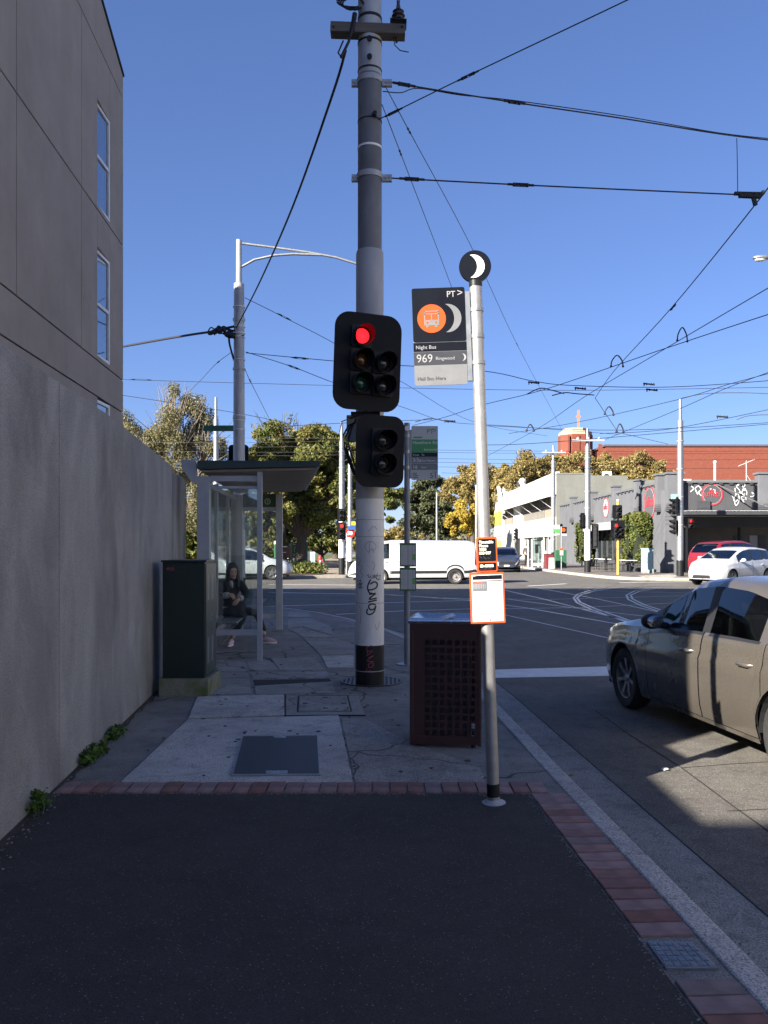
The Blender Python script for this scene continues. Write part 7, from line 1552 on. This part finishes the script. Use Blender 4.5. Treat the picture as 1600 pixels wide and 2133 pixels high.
# ------------------------------------------------------------------ far tram stop, bins, pedestrian
D = 62; t = thing('tram_shelter', 'far white framed tram shelter with ticket machine outside the white shop', 'shelter', (px2(1131, D), D, 0)); k_ = D / F
for px in (-23, -1, 14): mb = MB(); x_ = px * k_; mb.bx(x_ - .05, x_ + .05, -.05, .05, 0, 2.3); mb.build('post', m_wshop, t); mb = MB(); mb.bx(x_ - .05, x_ + .05, 1.6, 1.7, 0, 2.3); mb.build('post', m_wshop, t)
mb = MB(); mb.add([(-1.05, -.4, 2.25), (1.15, -.4, 2.45), (1.15, 2.1, 2.45), (-1.05, 2.1, 2.25), (-1.05, -.4, 2.40), (1.15, -.4, 2.55), (1.15, 2.1, 2.55), (-1.05, 2.1, 2.40)], [(0, 3, 2, 1), (4, 5, 6, 7), (0, 1, 5, 4), (1, 2, 6, 5), (2, 3, 7, 6), (3, 0, 4, 7)]); mb.build('roof', m_wshop, t)
mb = MB(); mb.bx(-.78, -.08, .0, .02, .35, 2.1); mb.build('glass_pane', glass_mat('far shelter glass', (.6, .75, .72), dirt=.35), t); mb = MB(); mb.bx(-.8, -.06, -.02, .04, .15, .35); mb.build('bottom_rail', m_wshop, t); mb = MB(); mb.bx(-.58, -.35, -.05, -.01, 1.1, 1.75); mb.build('notice_case', m_black, t)
t = thing('litter_bin', 'maroon litter bin beside the far tram shelter', 'bin', (px2(1143, 60), 60, 0)); mb = MB(); mb.prism_y([(-.26, 0), (.26, 0), (.31, 1.0), (-.31, 1.0)], -.3, .3); mb.build('body', M('far bin maroon', (.14, .02, .025), .5, 0, .1, 3), t, bevel=.03); mb = MB(); mb.bx(-.33, .33, -.32, .32, 1.0, 1.05); mb.build('rim', m_parkred, t)
t = thing('sign_board', 'small white footpath board beside the far maroon bin', 'sign board', (px2(1149.5, 59), 59, 0)); mb = MB(); mb.prism_x([(-.02, 0), (.22, 0), (.12, .78), (.08, .78)], -.18, .18); mb.build('board', m_offwhite, t)
t = thing('service_cabinet', 'dark green cabinet on the far corner footpath beside the tram shelter', 'cabinet', (px2(1169, 61), 61, 0)); mb = MB(); mb.bx(-.40, .40, 0, .55, .08, 1.32); mb.build('body', M('far cabinet green', (.02, .09, .045), .5, 0, .1, 3), t, bevel=.02); mb = MB(); mb.bx(-.44, .44, -.05, .6, 0, .08); mb.build('plinth', m_kerb_sun, t)
t = thing('bus_stop_pole', 'far orange banded bus stop post with red signal coloured flag', 'sign post', (px2(1169.5, 56), 56, 0)); mb = MB(); mb.cyl((0, 0, 0), (0, 0, zy(1097, 56)), .04, n=8); mb.build('post', m_galv, t); z_ = zy(1103, 56); mb = MB(); mb.bx(.0, .36, -.03, .0, z_ - .27, z_ + .17); mb.build('flag_panel', m_signblack, t); mb = MB(); mb.prism_y(disc(.13, 18, .14, z_ - .03), -.04, -.031); mb.build('bus_roundel', m_orange, t); mb = MB(); mb.bx(0, .36, -.03, 0, z_ - .42, z_ - .28); mb.build('lower_panel', m_signlight, t); mb = MB(); mb.bx(-.12, .12, -.07, -.04, zy(1157, 56), zy(1142, 56)); mb.build('timetable_case', m_orange, t); mb = MB(); mb.bx(-.1, .1, -.08, -.071, zy(1156, 56), zy(1147, 56)); mb.build('timetable_sheet', m_offwhite, t); mb = MB(); mb.prism_y(disc(.1, 16, 0, zy(1094, 56)), -.02, .02); mb.build('moon_disc', m_signblack, t)
t = thing('tram_stop_sign', 'far green and white tram stop flag on the pole by the shelter', 'sign', P(1160, 1105, 64)); mb = MB(); mb.bx(-.2, .22, 0, .02, -.16, .12); mb.build('green_band', M('flag green', (.06, .28, .06), .4, 0, 0, 1), t); mb = MB(); mb.bx(-.2, .22, 0, .02, .122, .42); mb.build('white_band', m_offwhite, t)
mn = thing('person', 'pedestrian in dark grey jacket walking away by the far tram shelter', 'person', (px2(1098, 65), 65, 0)); b0 = mn.location
def w_(x, y, z): return b0 + V((x, y, z))
skin('body', [w_(0, 0, .95), w_(0, 0, 1.2), w_(0, .02, 1.40), w_(.0, .02, 1.52), w_(.0, 0, 1.64), w_(.01, 0, 1.72), w_(-.2, .02, 1.40), w_(-.27, .05, 1.15), w_(-.30, -.05, .90), w_(.2, .02, 1.40), w_(.25, -.03, 1.14), w_(.22, .12, .90), w_(-.09, 0, .90), w_(-.13, -.12, .50), w_(-.17, .05, .09), w_(.09, 0, .9), w_(.10, .12, .5), w_(.12, .02, .09)], [(0, 1), (1, 2), (2, 3), (3, 4), (4, 5), (2, 6), (6, 7), (7, 8), (2, 9), (9, 10), (10, 11), (0, 12), (12, 13), (13, 14), (0, 15), (15, 16), (16, 17)], [.14, .14, .15, .06, .09, .07, .07, .05, .035, .07, .05, .035, .09, .065, .045, .09, .065, .045], m_skin, mn)
skin('jacket', [w_(0, 0, .92), w_(0, 0, 1.2), w_(0, .02, 1.40), w_(0, .02, 1.48), w_(-.2, .02, 1.40), w_(-.27, .05, 1.15), w_(-.30, -.03, .95), w_(.2, .02, 1.40), w_(.25, -.03, 1.14), w_(.22, .10, .95)], [(0, 1), (1, 2), (2, 3), (2, 4), (4, 5), (5, 6), (2, 7), (7, 8), (8, 9)], [.17, .17, .18, .08, .09, .07, .055, .09, .07, .055], M('grey jacket', (.04, .042, .05), .8, 0, .2, 10), mn)
skin('trousers', [w_(0, 0, .93), w_(-.09, 0, .88), w_(-.13, -.12, .50), w_(-.17, .05, .10), w_(.09, 0, .88), w_(.10, .12, .5), w_(.12, .02, .10)], [(0, 1), (1, 2), (2, 3), (0, 4), (4, 5), (5, 6)], [.14, .11, .08, .065, .11, .08, .065], m_jean, mn)
mb = MB(); mb.ball(w_(0, .02, 1.70), (.10, .11, .11), 12, 8); mb.build('hair', m_hair, mn, world=True, smooth=60)
for x_, y_ in ((-.17, .0), (.12, -.03)): mb = MB(); mb.ball(w_(x_, y_, .045), (.05, .13, .045), 10, 6); mb.build('shoe', m_black, mn, world=True, smooth=60)
# ================================================================== OVERHEAD WIRES
def cat_(pts, n=6):
    out = []
    for i in range(len(pts) - 1):
        p0, p1, p2_, p3 = pts[max(i - 1, 0)], pts[i], pts[i + 1], pts[min(i + 2, len(pts) - 1)]
        for k in range(n):
            t = k / n; out.append(0.5 * ((2 * p1) + (p2_ - p0) * t + (2 * p0 - 5 * p1 + 4 * p2_ - p3) * t * t + (3 * p1 - p0 - 3 * p2_ + p3) * t ** 3))
    return out + [pts[-1]]
def wire(label, pts, r=.008, mat=None, fit=(), group=None, curve=True, kind='overhead_wire'):
    v = [P(*p) for p in pts]; v = cat_(v) if curve and len(v) > 2 else v
    if pts[-1][0] >= 1600: v.append(v[-1] + (v[-1] - v[-2]).normalized() * 14)      # on to the poles and walls out of view
    if pts[0][0] >= 1600: v.insert(0, v[0] + (v[0] - v[1]).normalized() * 20)
    t = thing(kind, label, 'wire', v[0], group=group); mb = MB(); mb.tube(v, r, 5); mb.build('cable', mat or m_wire, t, world=True, smooth=80)
    for (px, py, D, ln, ang) in fit:       # strain insulators: two eyes and two thin rods
        c = P(px, py, D); best = min(range(len(v) - 1), key=lambda i: ((v[i] + v[i + 1]) / 2 - c).length); d_ = (v[best + 1] - v[best]).normalized(); u = d_.cross(V((0, 1, 0))).normalized()
        k = max(r * 2.2, .012); a, b = c - d_ * ln / 2, c + d_ * ln / 2; mb = MB(); mb.tube([a + u * k, b + u * k], r * .55, 4); mb.tube([a - u * k, b - u * k], r * .55, 4)
        for e in (a, b): mb.ball(e, k * 1.25, 7, 5); mb.tube([e - d_ * k * 4, e + d_ * k * 4], r * 1.7, 5)
        mb.build('strain_insulator', mat or m_wire, t, world=True)
    return t
def Z(px, py, z=5.6): return (px, py, (z - EYE) * F / (1138 - py))
wire('upper span wire from the tram pole crossing right to the edge', [(815, 171, 9.6), (870, 181, 9.7), (1070, 213, 10.1), (1300, 247, 10.5), (1500, 279, 10.9), (1640, 296, 11.2)], .009, fit=[(842, 176, 9.65, .12, 0), (1072, 213, 10.1, .13, 0)])
wire('second strand looped along the upper span wire', [(797, 190, 9.6), (835, 193, 9.6), (872, 184, 9.7), (960, 198, 9.9), (1070, 209, 10.1), (1300, 242, 10.5), (1500, 277, 10.9), (1640, 292, 11.2)], .006)
wire('lower span wire from the tram pole ending at the black hanger', [(815, 371, 9.6), (870, 374, 9.65), (1085, 385, 9.8), (1280, 394, 9.9), (1530, 405, 10.0)], .009, fit=[(858, 373, 9.65, .14, 0), (1085, 385, 9.8, .16, 0)])
wire('short vertical dropper linking the two span wires at right', [(1535, 288, 10.6), (1536, 330, 10.4), (1537, 402, 10.0)], .005)
t = thing('wire_hanger', 'black trolley wire hanger clamp near the right edge of the sky', 'clamp', P(1560, 406, 10)); o_ = t.location
mb = MB(); mb.bar(P(1530, 403, 10) - o_, P(1588, 404, 10) - o_, .04, .035); mb.bar(P(1540, 408, 10) - o_, P(1585, 410, 10) - o_, .06, .03); mb.bar(P(1568, 405, 10) - o_, P(1574, 428, 10) - o_, .04, .04); mb.build('bracket', m_blackmatt, t); mb = MB(); mb.ball(P(1590, 401, 10) - o_, .03, 8, 6); mb.build('insulator', m_galv_dull, t)
wire('trolley wire running down left from the black hanger', [Z(1660, 300), Z(1590, 405), Z(1400, 640), Z(1280, 772), Z(1240, 829)], .008, fit=[(1402, 640, 13.9, .2, 0)])
wire('trolley wire kinked at the lowest jumper and running to the corner', [Z(1240, 829), Z(1288, 901), Z(1392, 925)], .009, curve=False)
wire('trolley wire from the right edge crossing down to the tree line', [Z(1640, 578), Z(1600, 600), Z(1366, 738), Z(1217, 827), Z(1120, 893), Z(1007, 954)], .008)
wire('flatter trolley wire from the right edge curving to the traffic light', [Z(1640, 645), Z(1600, 655), Z(1382, 727), Z(1135, 811), Z(1007, 843), Z(930, 868), Z(860, 886)], .009)
wire('trolley wire climbing from the hedge to the right edge below the lamp', [Z(1262, 915), Z(1410, 854), Z(1505, 812), Z(1600, 776)], .009)
wire('long trolley wire rising right above the church tower', [Z(1060, 903), Z(1200, 880), Z(1410, 833), Z(1520, 800), Z(1640, 768)], .009)
def jumper(label, a, b, top_):
    m = ((a[0] + b[0]) / 2, top_); pts = [Z(*a), Z(a[0] + 2, (a[1] * .5 + top_ * .5)), Z(m[0], m[1]), Z(b[0] - 2, (b[1] * .5 + top_ * .5)), Z(*b)]
    D = sum(p[2] for p in (pts[0], pts[-1])) / 2; v = cat_([P(p[0], p[1], D) for p in pts]); t = thing('wire_jumper', label, 'wire', v[0], group='looped jumpers on the trolley wires'); mb = MB(); mb.tube(v, .016 * D / 20, 6); mb.build('loop', m_wire, t, world=True, smooth=80)
    mb = MB(); mb.ball(v[0], .03 * D / 20, 8, 5); mb.ball(v[-1], .03 * D / 20, 8, 5); mb.build('clamp', m_wire, t, world=True)
jumper('black jumper loop where two trolley wires cross below the cloud', (1411, 709), (1432, 711), 682); jumper('black jumper loop nearest the middle of the trolley wire crossing', (1273, 763), (1298, 763), 740)
jumper('jumper loop above the cross of the church', (1260, 862), (1278, 864), 847); jumper('lowest jumper loop at the kinked trolley wire', (1284, 900), (1299, 900), 883); jumper('leftmost jumper loop above the golden trees', (1097, 897), (1112, 897), 884)
wire('thin stay from the upper clamp slanting behind the moon disc', [(803, 180, 9.6), (850, 268, 11), (985, 520, 16.8), (1076, 715, 24), (1150, 855, 34), (1172, 899, 40)], .006, fit=[(852, 272, 11.1, .12, 0), (1077, 717, 24, .2, 0)])
wire('thin stay from the tram pole slanting behind the night bus flag', [(796, 218, 9.6), (835, 320, 11.5), (940, 596, 18.6), (1000, 771, 22)], .006, fit=[(834, 318, 11.5, .12, 0)])
wire('stay wire rising from the tram pole to the upper right', [(785, 250, 9.55), (815, 236, 9.4), (970, 160, 8.9), (1290, 8, 8.0), (1640, -160, 7.3)], .0065, fit=[(820, 234, 9.4, .12, 0), (975, 158, 8.9, .14, 0)])
wire('thick black aerial cable from the crossarm down to the lamp arm pole', [(720, 105, 9.6), (690, 205, 10.6), (610, 430, 14), (540, 590, 18.5), (492, 683, 22.3)], .017, m_blackmatt)
wire('thick black cable bundle between the apartment block and the lamp arm pole', [(230, 727, 26), (257, 722, 25.4), (340, 707, 24.2), (400, 697, 23.3), (440, 691, 22.8), (470, 684, 22.4), (488, 680, 22.3)], .035, m_blackmatt)
t = thing('cable_joint', 'tangle of black cable joints on the lamp arm pole', 'cable joint', P(460, 690, 22.3)); mb = MB(); rnd = random.Random(2)
for (px, py, r_) in ((455, 688, .09), (446, 692, .07), (464, 686, .08), (478, 697, .10), (484, 699, .09), (438, 695, .05)): mb.ball(P(px, py, 22.3), (r_ * 1.5, r_, r_ * .9), 9, 6)
for k in range(9): a = P(rnd.uniform(432, 470), rnd.uniform(684, 700), 22.3); mb.tube(cat_([a, a + V((.1, 0, .12)), a + V((.3, 0, rnd.uniform(-.12, .12))), a + V((.5, 0, 0))]), .018, 5)
mb.tube(cat_([P(477, 700, 22.3), P(478, 715, 22.3), P(483, 735, 22.2), P(487, 748, 22.2)]), .03, 6); mb.build('splice', m_blackmatt, t, world=True, smooth=60)
wire('thin stay from the lamp arm pole to behind the large traffic light', [(510, 620, 22.3), (600, 665, 23), (700, 717, 24.5), (840, 797, 29), (990, 880, 38), (1140, 908, 48)], .009, fit=[(592, 660, 23, .3, 0)])
wire('upper of two span wires right from the lamp arm pole', [(512, 735, 22.3), (630, 746, 22.3), (760, 757, 22.3), (1000, 772, 22), (1112, 794, 22), (1195, 803, 22), (1400, 806, 22), (1640, 790, 22)], .010, fit=[(625, 746, 22.3, .3, 0)])
wire('lower of two span wires right from the lamp arm pole', [(512, 733, 22.3), (612, 765, 23), (700, 799, 25), (850, 852, 31), (937, 879, 36), (1070, 888, 40), (1290, 905, 44)], .010, fit=[(612, 765, 23, .3, 0)])
wire('guy wire dropping right from the lamp arm pole to the evergreen', [(511, 770, 22.3), (522, 795, 23), (560, 870, 32)], .009, fit=[(521, 793, 23, .25, 0)])
wire('guy wire dropping left from the lamp arm pole', [(483, 733, 22.3), (450, 758, 24), (420, 790, 28), (395, 815, 32)], .008, fit=[(455, 754, 23.8, .2, 0)])
wire('long pale span wire level across the sky below the large traffic light', [(240, 790, 30), (400, 795, 30), (690, 803, 30), (840, 808, 29), (1200, 813, 29), (1640, 806, 29)], .009, fit=[(294, 791, 30, .6, 0)])
for k, (a, b, c) in enumerate((((240, 821), (480, 858), (600, 882)), ((560, 890), (720, 881), (900, 874)), ((1000, 886), (1300, 896), (1640, 878)), ((1000, 927), (1150, 921), (1640, 880)), ((1250, 903), (1400, 893), (1640, 845)))):
    wire(['sagging wire behind the slim left pole', 'thin wire low over the evergreen crown', 'wire passing just above the church tower', 'wire rising right across the church roof', 'wire rising right from the cafe pole'][k], [a + (40,), b + (40,), c + (40,)], .014)
for k, (y0, y1, x0, x1) in enumerate(((909, 912, 400, 720), (921, 918, 240, 740), (930, 927, 400, 745), (938, 941, 240, 745), (948, 946, 500, 745), (937, 939, 866, 1640), (942, 944, 866, 1640), (955, 957, 866, 1640), (962, 966, 866, 1420), (972, 975, 866, 1640), (985, 988, 920, 1250))):
    side = 'left' if x1 < 800 else 'right'; kk = k if side == 'left' else k - 5; ordn = ['topmost', 'second highest', 'third highest', 'fourth highest', 'fifth highest', 'lowest'][kk if not (side == 'left' and kk == 4) else 5]
    wire('%s of the thin level wires low across the trees on the %s' % (ordn, side), [(x0, y0, 46), ((x0 + x1) / 2, (y0 + y1) / 2 + 2.5, 46), (x1, y1, 46)], .009 if side == 'right' else .008, m_wire if side == 'right' else m_wire_lt, group='far level wires on the %s' % side)
for (px, py, D, lab) in ((1209, 809, 22, 'left'), (1352, 800, 22, 'upper right'), (1358, 812, 22, 'lower right'), (1505, 868, 32, 'far right'), (937, 877, 36, 'far left'), (1112, 797, 22, 'hanging')):
    t = thing('wire_insulator', 'dark %s insulator clamp on the middle span wires' % lab, 'insulator', P(px, py, D)); mb = MB(); k = D / 22; k *= .75; mb.tube([(-.2 * k, 0, .02), (.2 * k, 0, -.02)], .028 * k, 8); mb.build('rod', m_blackmatt, t); mb = MB()
    for xx in (-.17, -.08, .08, .17): mb.lathe([(.03 * k, -.014), (.05 * k, 0), (.03 * k, .014)], c=(xx * k, 0, 0), axis='x', n=8)
    mb.bx(-.185 * k, -.16 * k, -.015, .015, -.07 * k, 0); mb.build('clamp', m_blackmatt, t)
for k, (a, b, c, d) in enumerate((((1098, 821), (1125, 809), (1150, 813), (1175, 820)), ((1150, 824), (1176, 818), (1200, 820), (1238, 823)), ((865, 879), (892, 872), (915, 874), (935, 880)), ((1420, 829), (1470, 820), (1540, 818), (1600, 820)), ((1535, 874), (1560, 866), (1600, 864), (1640, 866)))):
    wire(['curved guide arm left of the trolley wire crossing', 'lower curved guide arm near the trolley wire crossing', 'curved guide arm right of the large traffic light', 'pale curved guide arm at the far corner pole', 'pale curved guide arm at the right edge'][k], [p + ((21 if k < 2 else 30),) for p in (a, b, c, d)], .014, m_wire if k < 3 else m_wire_lt, kind='guide_arm')
# ================================================================== SMALL LITTER
def scrap(label, px, py, w_, d_, mat, z, rz, nm='paper_scrap', cat='litter'):
    g = G(px, py, z); mb = MB(); mb.add([(-w_, -d_, .004), (w_ * .3, -d_ * 1.1, .012), (w_, -d_ * .6, .004), (w_ * 1.1, d_, .010), (-w_ * .2, d_ * .9, .018), (-w_, d_, .003)], [(0, 1, 4, 5), (1, 2, 3, 4)]); o = mb.build(nm, mat); o.location = g; o.rotation_euler = (0, 0, rz); tag(o, label, cat)
scrap('crumpled white and pink paper on the sunlit road', 1387, 1604, .03, .022, m_paper, ROAD + .004, .3)
scrap('dry yellow leaf lying in the gutter', 1191, 1617, .02, .015, lf_gold, ROAD + .03, .8, 'fallen_leaf', 'leaf')
for px, py, a in ((1258, 1496, .6), (1160, 1552, .2)):
    g = G(px, py, ROAD); mb = MB(); mb.tube([(-.07, 0, .008), (0, .01, .014), (.08, -.01, .008)], .003, 4); mb.tube([(0, .01, .012), (.03, .05, .01)], .002, 4); o = mb.build('twig', m_bark_lt); o.location = g; o.rotation_euler = (0, 0, -a); tag(o, 'pale dry twig on the shaded road near the sedan wheel' if px == 1258 else 'small dry twig on the road near the kerb', 'twig')

# grit, gum and crumbs: too small and too many to count
rnd = random.Random(31); mb = MB()
def pebble(x, y, z, r):
    n = 5; vs = [(x + r * rnd.uniform(.7, 1.2) * math.cos(2 * math.pi * k / n), y + r * rnd.uniform(.7, 1.2) * math.sin(2 * math.pi * k / n), z) for k in range(n)] + [(x, y, z + r * .8)]
    mb.add(vs, [(k, (k + 1) % n, n) for k in range(n)])
for i in range(520):
    D_ = rnd.uniform(2.6, 9.5); pebble(kx(D_) + .15 + abs(rnd.gauss(0, .07)), D_, ROAD + .02, rnd.uniform(.003, .009))
for i in range(330):
    D_ = rnd.uniform(3.0, 8.6); pebble(wall_x(D_) + .03 + abs(rnd.gauss(0, .05)), D_, .009, rnd.uniform(.003, .010))
for i in range(260): pebble(rnd.uniform(-2.0, 1.0), 5.33 + rnd.gauss(0, .02), .007, rnd.uniform(.002, .006))
for i in range(420): D_ = rnd.uniform(2.2, 5.3); pebble(kx(D_) - .245 + rnd.gauss(0, .018), D_, .007, rnd.uniform(.002, .006))
o = mb.build('grit', M('grit', (.20, .185, .16), .9, 0, .4, 40)); tag(o, 'loose grit gathered along the gutter, brick edging and wall foot', 'grit', kind='stuff')
mb = MB()
for i in range(70):
    x_, y_ = rnd.uniform(-1.9, .9), rnd.uniform(5.7, 11.5); r_ = rnd.uniform(.010, .022); mb.prism([(x_ + r_ * rnd.uniform(.8, 1.15) * math.cos(2 * math.pi * k / 9), y_ + r_ * rnd.uniform(.8, 1.15) * math.sin(2 * math.pi * k / 9)) for k in range(9)], .010, .0145)
o = mb.build('gum_spots', M('trodden gum', (.05, .05, .05), .8, 0, .2, 20)); tag(o, 'dark trodden gum spots dotted over the footpath slabs', 'gum', kind='stuff')
